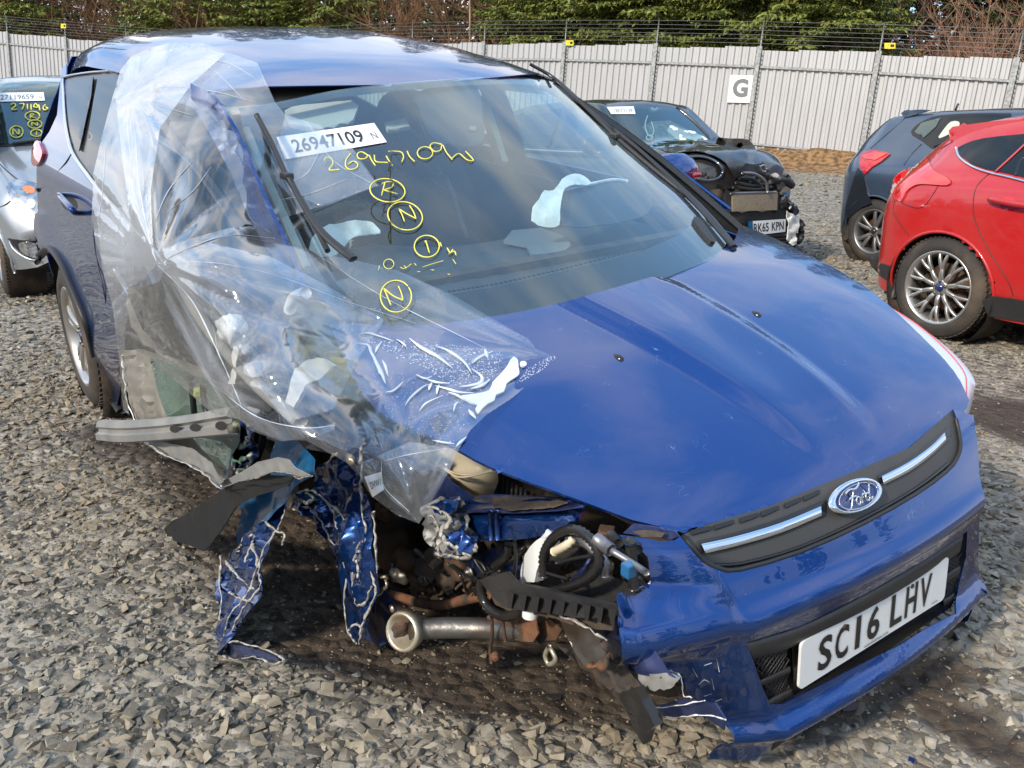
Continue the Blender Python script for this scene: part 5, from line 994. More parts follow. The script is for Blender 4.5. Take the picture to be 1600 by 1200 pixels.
LB = [(455, 792), (468, 768), (492, 762), (488, 738), (500, 725), (548, 712), (562, 722), (566, 760), (584, 800), (586, 850), (590, 890), (588, 925), (578, 965), (572, 995), (555, 1008), (542, 992), (536, 950), (538, 910), (532, 872), (515, 848), (496, 822), (476, 800)]
legB = sheet('torn_wing_strip', LB, yr, M['blue'], .045, 7, 5, solid=.002, label='right crumpled strip of the wing hanging beside the flared tube')
for k, P in enumerate(([(455, 790), (466, 770), (486, 766), (505, 778), (520, 800), (528, 828), (540, 850)], [(460, 796), (480, 792), (500, 812), (515, 842), (532, 866), (540, 905), (538, 950), (543, 985), (556, 1006)], [(564, 760), (566, 800), (572, 830), (568, 870), (582, 900), (586, 930), (570, 965), (562, 990)], [(505, 780), (530, 800), (548, 830), (558, 862)], [(532, 850), (545, 880), (552, 920), (556, 945), (572, 940), (580, 915)], [(548, 862), (560, 880), (558, 900), (566, 890)], [(584, 800), (587, 850), (590, 895)], [(545, 985), (556, 975), (566, 985), (560, 1004)], [(478, 770), (490, 778), (480, 786), (470, 780)], [(550, 920), (556, 870), (566, 845)], [(513, 726), (520, 712), (528, 710)], [(562, 722), (564, 700), (566, 730), (563, 760)])): edge(P, yr, .0045, parent=legB, seed=40+k, jit=1.3)
sheet('hanging_plate', [(572, 930), (586, 905), (600, 898), (604, 925), (618, 945), (622, 975), (612, 1002), (590, 1010), (575, 1000), (566, 985)], -.72, M['bluein'], .02, 12, 5, label='dark blue plate with a round bolt head'); edge([(586, 905), (602, 900), (600, 920), (584, 940)], -.74, .006, M['zinc']); lathe('bolt_head', [(0, .010), (-.004, .009), (-.006, 0)], M['zinc'], CAR, 14, 'y', tuple(K(613, 951, -.74))); sheet('rust_patch', [(578, 940), (590, 936), (586, 958), (578, 952)], -.75, M['rustb'], .004, 9, 4)
# clump of crushed hinge post
yc_ = -.90
hp_ = sheet('crushed_hinge_post', [(368, 650), (384, 655), (400, 662), (405, 690), (398, 715), (385, 735), (365, 760), (350, 765), (352, 735), (362, 700), (364, 672)], yc_, M['blue'], .04, 16, 5)
for k, P in enumerate(([(368, 655), (362, 690), (370, 698), (385, 690), (388, 665)], [(352, 730), (360, 716), (376, 722), (392, 710), (388, 728), (372, 738)], [(350, 765), (356, 745), (366, 735)])): edge(P, yc_-.02, .006, parent=hp_, seed=80+k)
ts = sheet('teal_protective_film', [(424, 715), (430, 680), (442, 664), (465, 690), (492, 718), (490, 742), (462, 760), (440, 790), (410, 822), (372, 852), (368, 835), (378, 800), (374, 780), (395, 760), (420, 745)], lambda u, v: -.93-.05*sin((u+v)/40), M['teal'], .012, 8, 6, solid=.001, label='teal film stuck over crumpled metal')
sheet('torn_liner', [(345, 762), (352, 750), (380, 736), (402, 722), (436, 714), (455, 718), (468, 732), (486, 742), (466, 745), (452, 738), (430, 736), (405, 746), (380, 750), (360, 758)], -.97, M['primer'], .012, 10, 5, label='grey liner with a torn pale edge'); edge([(345, 763), (375, 752), (398, 748), (430, 737), (452, 740), (466, 748), (486, 744)], -.98, .0022, M['cladd'], jit=1)
sheet('black_liner', [(246, 838), (262, 820), (300, 798), (330, 778), (352, 762), (380, 752), (420, 742), (460, 745), (450, 760), (400, 775), (372, 790), (345, 832), (318, 862), (292, 850)], lambda u, v: -1.0+.06*np.clip((u-245)/200, 0, 1), mat('matt black liner', (.007, .007, .008), .75, bump=.3, bscale=50), .010, 5, 7, solid=.004, label='flat black plastic liner resting on the stones')
# door remains
yd = lambda u, v: -.93+.03*sin(u/23.)
ds = sheet('door_inner_skin', [(190, 548), (215, 545), (262, 556), (310, 575), (352, 604), (372, 640), (372, 690), (362, 730), (356, 760), (330, 745), (300, 722), (262, 708), (235, 692), (226, 672), (212, 655), (204, 636), (196, 600)], yd, M['cladd'], .030, 7, 7, label='bare crumpled inner skin of the driver door')
edge([(190, 555), (194, 590), (198, 625), (210, 655), (226, 690), (260, 706), (300, 722), (330, 744), (350, 762)], lambda u, v: yd(u, v)-.01, .0045, M['paper'], parent=ds, jit=1.5)
sheet('window_glass', [(236, 560), (262, 566), (312, 592), (352, 625), (362, 650), (330, 655), (300, 652), (262, 650), (248, 610)], lambda u, v: yd(u, v)-.05, M['greeng'] if 'greeng' in M else M['wsg'], .010, 5, 8, solid=.004, label='green tinted pane of the driver door'); sheet('window_glass', [(300, 682), (345, 690), (362, 705), (356, 735), (335, 720)], -.98, M['wsg'], .006, 6, 7, solid=.004)
for P in ([(298, 588), (301, 620), (304, 650)], [(317, 604), (320, 632), (326, 652)]): tube('guide_rail', [K(u, v, -.99) for u, v in P], .008, M['ink'], CAR)
lump('yellow_clip', 311, 613, -.98, .014, mat('lime clip', (.35, .42, .05), .5), 3)
sheet('door_edge_fold', [(232, 690), (262, 692), (300, 700), (332, 722), (350, 752), (342, 762), (318, 738), (290, 722), (258, 712), (236, 700)], -.99, M['primer'], .012, 12, 5); edge([(234, 696), (260, 712), (292, 724), (320, 742), (345, 764)], -1.0, .003, M['alu'], jit=1.5)
def beam():
    C = [(160, 672, 16), (200, 674, 17), (250, 671, 17), (300, 666, 18), (335, 661, 20), (372, 656, 22)]; C = cr(C, 5); V = []
    prof = [(-1, 0.0), (-.85, .018), (-.35, .022), (-.15, .012), (.15, .012), (.35, .024), (.9, .020), (1, .0)]
    for (u, v, w) in C:
        for (t, dpt) in prof: q = K(u, v+w*t, -1.02); V.append(q+np.array([0, -dpt, .2*dpt]))
    o = mesh('door_crash_beam', V, grid_faces(len(C), len(prof)), M['primer'], CAR, solid=.003)
    for (u, v, rx, ry) in ((273, 670, 8, 6), (305, 668, 9, 6), (345, 665, 9, 7)):
        c = [K(a, b, -1.046) for a, b in ell(u, v, rx, ry, 12, 0, 5.76)]; mesh('beam_hole', c, [tuple(range(12))], M['ink'], o, smooth=False)
    mesh('beam_tip', [K(a, b, -1.03) for a, b in ell(165, 676, 8, 7, 12, 0, 5.76)], [tuple(range(12))], M['undert'], o, smooth=False)
beam()
# what shows dimly through the sheeting: door frame bars, seat side, pale foam, grab handle
for P, r, m_, Y in (([(240, 180), (262, 205), (285, 235), (302, 250)], .013, 'ink', -.80), ([(200, 175), (250, 215), (300, 250), (345, 310), (385, 370)], .020, 'plasg', -.74), ([(245, 405), (290, 440), (330, 480), (370, 520), (420, 590), (450, 640)], .022, 'plasg', -.84), ([(205, 520), (250, 545), (310, 590), (350, 640)], .014, 'ink', -.90), ([(205, 440), (225, 500), (262, 560)], .02, 'primer', -.90), ([(280, 440), (330, 520), (400, 600), (470, 660)], .018, 'cladd', -.88), ([(180, 420), (215, 480), (240, 530)], .012, 'chrome', -.93)):
    tube('bent_frame_bar', [K(u, v, Y) for u, v in P], r, M[m_], CAR, n=5, flat=.7)
sheet('door_outer_skin', [(196, 455), (215, 450), (262, 520), (258, 545), (232, 540), (206, 510)], -.94, M['cladd'], .03, 8, 7); sheet('door_pane', [(200, 460), (214, 458), (262, 530), (252, 548), (224, 515)], -.97, M['dglass'], .004, 8, 7)
sheet('cabin_side', [(205, 185), (255, 200), (320, 240), (380, 290), (440, 400), (470, 520), (480, 640), (400, 640), (330, 560), (250, 430), (215, 300)], -.55, M['seat'], .04, 5, 13)
sheet('door_card', [(262, 400), (330, 400), (430, 480), (520, 600), (520, 650), (440, 650), (350, 560)], -.74, M['bluein'], .04, 6, 11); sheet('seat_bolster', [(215, 190), (290, 240), (310, 330), (280, 380), (230, 360)], -.66, M['belt'], .04, 6, 10)
lump('foam_piece', 362, 514, -.90, .036, M['whitep'], 7); sheet('foam_strip', [(366, 520), (376, 516), (372, 560), (368, 600), (358, 600), (364, 560)], -.89, M['airbag'], .008, 20, 5)
sheet('white_bracket', [(462, 580), (480, 562), (505, 560), (525, 572), (505, 590), (480, 600), (462, 640), (448, 640)], -.86, M['whitep'], .01, 12, 5, solid=.01); tube('pillar_cap', [K(u, v, -.80) for u, v in ((452, 485), (460, 465), (478, 458))], .014, M['whitep'], CAR)
sheet('inner_sill', [(380, 560), (470, 590), (560, 640), (660, 700), (640, 760), (560, 720), (470, 700), (400, 680)], -.66, M['blue'], .03, 8, 10)
lump('tan_clip', 537, 692, -.76, .012, M['rustb'], 2, (.6, .6, 1.4)); lump('glue_blob', 548, 718, -.76, .02, M['zinc'], 8, (1, .5, .7))
# small clutter deep in the bay: brackets, cables, bolt heads
_r = np.random.RandomState(21)
for i in range(190):
    u, v = _r.uniform(600, 1000), _r.uniform(820, 960)
    if not inside(u, v, [(590, 850), (640, 840), (700, 870), (800, 850), (900, 830), (1010, 850), (1000, 930), (960, 960), (840, 950), (740, 930), (640, 930)]): continue
    Y = _r.uniform(-.60, -.47); m_ = ('plas', 'undert', 'steel', 'rust', 'plasg', 'bluein', 'plas', 'mudrub')[_r.randint(8)]; k = _r.randint(3)
    if k == 0: box('bracket', K(u, v, Y), tuple(_r.uniform(.01, .035, 3)), M[m_], CAR, Matrix.Rotation(_r.rand()*3, 3, 'XYZ'[_r.randint(3)]), bevel=.003)
    elif k == 1: a = _r.uniform(-35, 35, 4); tube('cable', [K(u, v, Y), K(u+a[0]*.5, v+a[1]*.5, Y-.02), K(u+a[0]+a[2]*.4, v+a[1]+a[3]*.4, Y)], _r.uniform(.003, .007), M[m_], CAR, n=4)
    else: lathe('bolt', [(-.012, 0), (-.012, .009), (0, .010), (.0, .015), (.004, .015)], M['steel'], CAR, 6, 'y', tuple(K(u, v, Y)))
# ------------------------------------------------------------------ clear plastic sheeting
def film_material():
    m = bpy.data.materials.new('clear polythene'); m.use_nodes = True; nt = m.node_tree; nt.nodes.clear(); N = nt.nodes.new; L = nt.links.new
    o = N('ShaderNodeOutputMaterial'); tr = N('ShaderNodeBsdfTransparent'); tr.inputs[0].default_value = (.97, .98, .985, 1)
    gl = N('ShaderNodeBsdfGlossy'); gl.inputs['Roughness'].default_value = .07; gl.inputs[0].default_value = (1, 1, 1, 1)
    t = N('ShaderNodeTexCoord'); n = N('ShaderNodeTexNoise'); n.inputs['Scale'].default_value = 5; n.inputs['Detail'].default_value = 2; L(t.outputs['Object'], n.inputs['Vector'])
    b = N('ShaderNodeBump'); b.inputs['Strength'].default_value = .16; b.inputs['Distance'].default_value = .03; L(n.outputs['Fac'], b.inputs['Height']); L(b.outputs[0], gl.inputs['Normal'])
    fr = N('ShaderNodeFresnel'); both_sides(nt, fr, 1.5); L(b.outputs[0], fr.inputs['Normal']); mu = N('ShaderNodeMath'); mu.operation = 'MULTIPLY_ADD'; mu.inputs[1].default_value = 1.3; mu.inputs[2].default_value = .05; mu.use_clamp = True; L(fr.outputs[0], mu.inputs[0])
    ms = N('ShaderNodeMixShader'); L(mu.outputs[0], ms.inputs[0]); L(tr.outputs[0], ms.inputs[1]); L(gl.outputs[0], ms.inputs[2])
    df = N('ShaderNodeBsdfDiffuse'); df.inputs[0].default_value = (.80, .86, .95, 1); tl = N('ShaderNodeBsdfTranslucent'); tl.inputs[0].default_value = (.78, .84, .95, 1); m0 = N('ShaderNodeMixShader'); m0.inputs[0].default_value = .5; L(df.outputs[0], m0.inputs[1]); L(tl.outputs[0], m0.inputs[2])
    at = N('ShaderNodeAttribute'); at.attribute_name = 'hazy_sheen'
    m2 = N('ShaderNodeMixShader'); L(at.outputs['Fac'], m2.inputs[0]); L(ms.outputs[0], m2.inputs[1]); L(m0.outputs[0], m2.inputs[2]); L(m2.outputs[0], o.inputs[0]); return m
M['film'] = film_material()
M['glint'] = mat('painted film highlight', (.70, .74, .80), .22, coat=1.0)  # opaque pale colour stands in for highlights on wet film and drops
def tof(P, u, v): d = KU.r(u, v); k = int(np.argmax(np.abs(d))); return (P[k]-KU.o[k])/d[k]
# depth controls: picture point and the distance of the sheet there
FC = []
def fc(u, v, P): FC.append((u, v, tof(P, u, v)))
for (u, v, Y) in ((150, 240, -.93), (140, 340, -.98), (170, 460, -1.0), (190, 560, -1.0), (205, 640, -1.0), (205, 150, -.78), (245, 300, -.92), (245, 410, -1.02), (300, 250, -.86), (330, 400, -.98), (300, 540, -1.02), (370, 640, -1.06), (440, 560, -.98), (500, 690, -1.0), (560, 700, -.95), (655, 818, -.85), (600, 780, -.88), (640, 720, -.84), (700, 700, -.80), (400, 480, -.95), (520, 600, -.90)): fc(u, v, KU.Y(u, v, Y))
def G_roof(p): return p[2]-(float(np.interp(-p[0], np.linspace(.84, 3.42, 120), zs_))-.11*p[1]**2)
for (u, v) in ((400, 100), (330, 80), (260, 80), (410, 135), (340, 125)):
    q = KU.S(u, v, G_roof, 1.5, 8); fc(u, v, q-KU.r(u, v)*.03)
for (u, v) in ((590, 290), (530, 230), (480, 200), (500, 330), (430, 170), (450, 260), (560, 420), (620, 425), (700, 460), (420, 330)): fc(u, v, wsf(u, v, .045))
for (u, v) in ((860, 555), (800, 530), (760, 600), (700, 640), (640, 600), (560, 530), (720, 560), (820, 610), (640, 660)): fc(u, v, hood(u, v, .014))
FA = np.array(FC)
KN = [(203, 148), (245, 412), (303, 248), (862, 556), (240, 395)]
_n = len(FA); _r2 = ((FA[:, None, :2]-FA[None, :, :2])**2).sum(-1)/1e4; _Kt = .5*_r2*np.log(_r2+1e-9)+np.eye(_n)*.08; _Pm = np.c_[np.ones(_n), FA[:, :2]/100]
_sol = np.linalg.solve(np.block([[_Kt, _Pm], [_Pm.T, np.zeros((3, 3))]]), np.r_[FA[:, 2], 0, 0, 0])
def creases(u, v, seed):
    "taut folds running out from the knots: (height, brightness of the fold line)"
    n = 0; hz = 0
    for i, (a, b, L_, k) in enumerate(((203, 148, 230, 1.9), (243, 412, 360, 2.3), (862, 556, 260, 2.4), (330, 600, 140, 2.0), (655, 818, 120, 2.2))):
        du, dv = u-a, v-b; r = sqrt(du*du+dv*dv)+1; th = atan2(dv, du); q = noise.noise(Vector((th*k+i*9, r*.0016, seed))); fo = exp(-(r/L_)**2)*min(1, (r/85)**1.5)
        n += fo*abs(q)*.085; hz += fo*max(0, 1-abs(q)/.05)*.8
    return n, hz
def hazy_sheen(u, v, seed):
    n, hz = creases(u, v, seed); g = lambda a, b, sx, sy: exp(-((u-a)/sx)**2-((v-b)/sy)**2)
    m = .04+.30*g(290, 100, 110, 45)+.20*g(190, 230, 45, 110)+.16*g(185, 380, 40, 60)+.09*g(430, 430, 150, 40)+.10*g(640, 560, 120, 60)+.10*g(520, 240, 60, 60)  # faint haze plus sky sheen painted in as fixed bright zones and fold lines
    m *= .75+.9*max(0, noise.noise(Vector((u*.011, v*.006, seed+2)))+.25); return min(.75, m+.42*hz)
def film_depth(u, v, seed=0, amp=1.0, lift=0):
    r2 = ((FA[:, 0]-u)**2+(FA[:, 1]-v)**2)/1e4; t = float((_sol[:_n]*.5*r2*np.log(r2+1e-9)).sum()+_sol[_n]+_sol[_n+1]*u/100+_sol[_n+2]*v/100)
    n, hz = creases(u, v, seed)
    n = -n+.035*(abs(noise.noise(Vector((u*.006+v*.004, v*.003-u*.002, seed+3))))-.2)
    t = t+n*amp-lift
    for f in (hood_t, ws_t):
        s = f(u, v)
        if s is not None: t = min(t, s-.006)
    return t
_hcache = {}
def hood_t(u, v):
    if not inside(u, v, HPOLY): return None
    k = (round(u/4), round(v/4))
    if k not in _hcache: q = hood(u, v); _hcache[k] = tof(q, u, v) if q is not None else None
    return _hcache[k]
_wcache = {}
def ws_t(u, v):
    if not inside(u, v, WPOLY): return None
    k = (round(u/4), round(v/4))
    if k not in _wcache: q = wsf(u, v); _wcache[k] = tof(q, u, v) if q is not None else None
    return _wcache[k]
HPOLY = HF+HR+HB+HL; WPOLY = WT+WR+WB+WL
FILM = empty('plastic_sheeting', KU, 'crumpled clear plastic sheeting draped from the blue roof over the torn side to the bonnet', 'plastic sheet')
def film(name, outline, seed, amp=1.0, lift=0, step=5, k=1.0):
    v2, f2 = shape2d(outline, step); V = [KU.o+KU.r(u, v)*film_depth(u, v, seed, amp, lift) for u, v in v2]
    f2 = [f[::-1] if (v2[f[1]][0]-v2[f[0]][0])*(v2[f[2]][1]-v2[f[0]][1])-(v2[f[1]][1]-v2[f[0]][1])*(v2[f[2]][0]-v2[f[0]][0]) > 0 else f for f in f2]; o = mesh(name, V, f2, M['film'], FILM)
    a = o.data.attributes.new('hazy_sheen', 'FLOAT', 'POINT'); a.data.foreach_set('value', np.array([hazy_sheen(u, v, seed)*k for u, v in v2], np.float32)); return o
O1 = [(238, 74), (270, 66), (320, 68), (352, 80), (402, 98), (412, 120), (430, 160), (445, 178), (480, 190), (500, 212), (545, 222), (560, 245), (592, 290), (560, 302), (520, 318), (488, 326), (462, 335), (440, 340), (420, 356), (385, 350), (330, 380), (246, 412), (222, 440), (196, 450), (186, 440), (168, 430), (150, 380), (143, 345), (146, 270), (160, 210), (172, 165), (188, 110), (205, 88)]
film('film_upper', O1, 1, 1.0)
O2 = [(246, 412), (236, 396), (300, 372), (360, 356), (410, 352), (432, 372), (500, 396), (560, 408), (620, 422), (660, 440), (710, 462), (760, 492), (800, 515), (826, 530), (838, 545), (862, 556), (845, 585), (800, 622), (760, 648), (735, 672), (718, 700), (700, 740), (680, 775), (655, 818), (620, 805), (580, 775), (560, 742), (540, 722), (500, 700), (478, 688), (440, 688), (400, 672), (372, 655), (345, 625), (320, 585), (285, 530), (262, 470)]
film('film_lower', O2, 5, 1.0, .0)
O3 = [(150, 330), (210, 320), (246, 412), (262, 470), (285, 530), (330, 598), (372, 655), (330, 645), (280, 600), (235, 560), (205, 545), (196, 600), (202, 648), (192, 640), (186, 560), (176, 480), (160, 420)]
film('film_strip', O3, 9, .9)
film('film_fold', [(205, 90), (300, 70), (352, 84), (300, 130), (250, 200), (235, 300), (240, 395), (205, 350), (190, 240), (180, 150)], 13, 1.3, .02, k=.8)
film('film_fold', [(246, 412), (330, 380), (420, 400), (500, 440), (600, 500), (560, 560), (520, 640), (450, 660), (400, 600), (330, 500)], 17, 1.2, .02)
film('film_fold', [(330, 598), (372, 640), (430, 660), (500, 668), (524, 660), (522, 672), (500, 680), (440, 690), (390, 672)], 21, 1.0, .035)
film('film_fold', [(446, 180), (500, 195), (560, 250), (590, 290), (500, 322), (455, 300), (430, 240)], 25, 1.0, .01)
film('film_fold', [(655, 818), (600, 770), (560, 725), (640, 690), (700, 700), (712, 700), (680, 770)], 29, 1.2, .02)
def fold(P, r=.003, lift=.010, seed=1): 
    Q = curve2(P, 5); pts = [KU.o+KU.r(u, v)*(film_depth(u, v, seed)-lift) for u, v in Q]; n = len(pts); rr = [r*(.35+.9*sin(pi*(i+.5)/n))*npr.uniform(.6, 1.3) for i in range(n)]; V, Fc = tube_vf(pts, rr, seg=5, n=2, flat=.5); return V, Fc
folds = [([(203, 150), (235, 125), (275, 105), (330, 96)], .004), ([(203, 148), (260, 135), (330, 142), (400, 160)], .003), ([(203, 150), (200, 200), (205, 260), (200, 330)], .004), ([(205, 152), (212, 220), (218, 290), (235, 380), (244, 408)], .004), ([(210, 150), (250, 165), (300, 180)], .003), ([(246, 412), (300, 385), (360, 368), (430, 372)], .003), ([(246, 412), (330, 410), (430, 430), (540, 470), (650, 505)], .003), ([(246, 414), (300, 470), (345, 560), (380, 640)], .003), ([(262, 330), (300, 300), (330, 260)], .003), ([(240, 352), (262, 300), (300, 252)], .003), ([(258, 108), (330, 150), (357, 168)], .003), ([(290, 76), (340, 115), (380, 155)], .0025), ([(310, 88), (360, 100), (398, 122)], .003), ([(500, 400), (560, 440), (620, 475), (700, 515), (760, 545)], .0025), ([(165, 220), (160, 300), (152, 350)], .0025), ([(330, 598), (400, 650), (470, 668), (522, 665)], .003), ([(480, 190), (520, 250), (588, 290)], .002), ([(440, 312), (490, 300), (540, 280)], .0025), ([(452, 285), (480, 270), (500, 235)], .0025), ([(600, 720), (640, 710), (700, 700)], .002), ([(596, 720), (600, 760), (640, 800)], .002)]
V, Fc = merge([fold(P, r*.38, .004) for P, r in folds]); o = mesh('fold_glints', V, Fc, M['film2'] if 'film2' in M else M['glint'], FILM); o['kind'] = 'stuff'  # pale tubes stand in for streaks of highlight along the folds
# sheet clinging to the wet bonnet: highlights painted as white pools and streaks
def pool(outline, lift=.016): return shape('painted_glint', outline, lambda u, v: hood(u, v, lift), 4, M['glint'], FILM, solid=.004)
z3 = lambda L: [(500+x/4, 400+y/4) for x, y in L]
pool(curve2(z3([(1210, 632), (1235, 650), (1240, 700), (1245, 740), (1215, 765), (1165, 800), (1150, 850), (1100, 870), (1090, 905), (1050, 925), (1010, 960), (990, 985), (970, 960), (985, 930), (940, 920), (900, 895), (870, 880), (930, 870), (1000, 860), (1060, 840), (1080, 790), (1130, 740), (1170, 690), (1190, 650)]), 2))
pool(curve2(z3(ell(1270, 677, 22, 17, 10, 0, 5.6)), 1))
rid = [([(560, 515), (640, 575), (740, 630), (830, 700)], .005), ([(720, 560), (800, 590), (900, 660), (950, 735)], .004), ([(950, 705), (1010, 750), (1005, 790), (930, 810), (870, 815)], .004), ([(320, 590), (350, 660), (390, 740), (410, 800)], .004), ([(230, 545), (300, 555), (320, 600), (335, 640)], .0035), ([(670, 770), (700, 780), (740, 790), (810, 795)], .004), ([(600, 740), (660, 765), (700, 750)], .003), ([(530, 935), (570, 880), (640, 820), (680, 800)], .0025), ([(720, 810), (800, 830), (870, 850), (960, 855)], .004), ([(800, 850), (860, 870), (900, 900)], .004), ([(930, 960), (950, 985), (975, 1015)], .004), ([(410, 850), (460, 840), (520, 785)], .003), ([(620, 970), (650, 930), (690, 905), (770, 870)], .0022), ([(950, 670), (1000, 630), (1080, 595)], .004), ([(1030, 580), (1050, 640)], .004), ([(345, 605), (360, 570), (385, 535)], .003), ([(240, 490), (300, 480), (370, 500), (460, 530)], .003), ([(480, 520), (520, 545), (540, 570)], .0025), ([(850, 1190), (880, 1160), (915, 1130)], .003), ([(700, 1150), (780, 1165), (840, 1172)], .003), ([(940, 830), (1010, 810), (1060, 772)], .005), ([(835, 975), (845, 930), (865, 910)], .0022), ([(680, 840), (690, 810), (700, 790)], .003), ([(730, 865), (735, 830), (745, 805)], .003), ([(390, 650), (410, 690), (425, 750)], .003), ([(350, 660), (365, 700), (372, 740)], .0025)]
V, Fc = merge([tube_vf([hood(u, v, .017) for u, v in curve2(z3(P), 4)], [r*.3, r*1.0, r*1.3, r*.9, r*.25], seg=5, n=1, flat=.5) for P, r in rid]); o = mesh('glint_streaks', V, Fc, M['glint'], FILM); o['kind'] = 'stuff'
# trapped droplets
dr = []
def drops(poly, n, r0, r1):
    xs = [p[0] for p in poly]; ys = [p[1] for p in poly]
    for _ in range(n):
        u, v = npr.uniform(min(xs), max(xs)), npr.uniform(min(ys), max(ys))
        if inside(u, v, poly):
            q = hood(u, v, .011); r = npr.uniform(r0, r1); a = npr.rand()*6.28; ca, sa = cos(a), sin(a)
            dr.append(([q+np.array([r*ca, r*sa, 0]), q+np.array([-r*sa, r*ca, 0])*.6, q+np.array([-r*ca, -r*sa, 0]), q+np.array([r*sa, -r*ca, 0])*.6, q+np.array([0, 0, r*.6])], [(0, 1, 4), (1, 2, 4), (2, 3, 4), (3, 0, 4)]))
drops(z3([(65, 440), (160, 400), (260, 425), (440, 500), (600, 520), (1000, 580), (1150, 600), (1130, 680), (1070, 770), (1000, 850), (820, 810), (640, 700), (480, 640), (360, 560), (210, 500)]), 2600, .0010, .0028); drops(z3([(300, 640), (420, 700), (600, 760), (900, 900), (960, 1000), (860, 1170), (600, 1120), (400, 1000)]), 600, .0007, .0018); drops(z3([(1240, 780), (1300, 700), (1450, 620), (1480, 635), (1380, 720), (1230, 800)]), 700, .0008, .002)
V, Fc = merge(dr); o = mesh('droplets', V, Fc, M['glint'], FILM); o['kind'] = 'stuff'
# small printed tag on the sheet
tg = lambda u, v, l: KU.o+KU.r(u, v)*(film_depth(u, v, 5)-.03-l)
sticker('paper_tag', [(582, 777), (600, 765), (596, 737), (569, 745)], tg, .0, FILM, M['paper'], [('DVW1', .5, .5, .35, .7, None)], M['greyink'])
# loose pieces on the ground
def debris(name, u, v, sz, mt, label, cat, rz=0, flat=.35, seed=0):
    d = ray(u, v); t = -C0[2]/d[2]; p = C0+t*d; z = float(gz(np.array([p[0]]), np.array([p[1]]))[0]); p = C0+d*((C0[2]-z)/C0[2]*t); bm = bmesh.new(); rs = np.random.RandomState(seed+5); pts = []
    for k in range(9): a = 2*pi*k/9+rs.uniform(-.2, .2); r = rs.uniform(.55, 1); pts.append((r*cos(a)*sz, r*sin(a)*sz*.6))
    V = [(x, y, .004*rs.rand()+.02*x) for x, y in pts]+[(x*.9, y*.9, sz*flat+.02*x) for x, y in pts]; o = mesh(name, V, [tuple(range(9)), tuple(range(17, 8, -1))]+[(i, (i+1) % 9, (i+1) % 9+9, i+9) for i in range(9)], mt, None, smooth=False, bevel=.002)
    o.location = (p[0], p[1], z+.012); o.rotation_euler = (.15, .1, rz); return tag(o, label, cat)
debris('plastic_fragment', 1325, 1117, .035, M['plas'], 'square-ended black plastic fragment on the stones below the number plate', 'debris', .6)
debris('plastic_fragment', 865, 1096, .022, M['plas'], 'round dark plastic fragment lying on the stones below the torn bumper corner', 'debris', .2, .2, 3)
debris('blue_fragment', 1423, 1196, .016, M['blue'], 'tiny blue paint fragment on the stones at the bottom edge', 'debris', 1.2, .2, 5)
debris('lens_fragment', 1246, 1148, .012, M['rustb'], 'tiny orange lens fragment beside the bumper tip', 'debris', .4, .4, 6)
debris('red_fragment', 568, 981, .010, M['rustb'], 'small orange strip on the stones between the two crumpled legs', 'debris', .4, .3, 7)
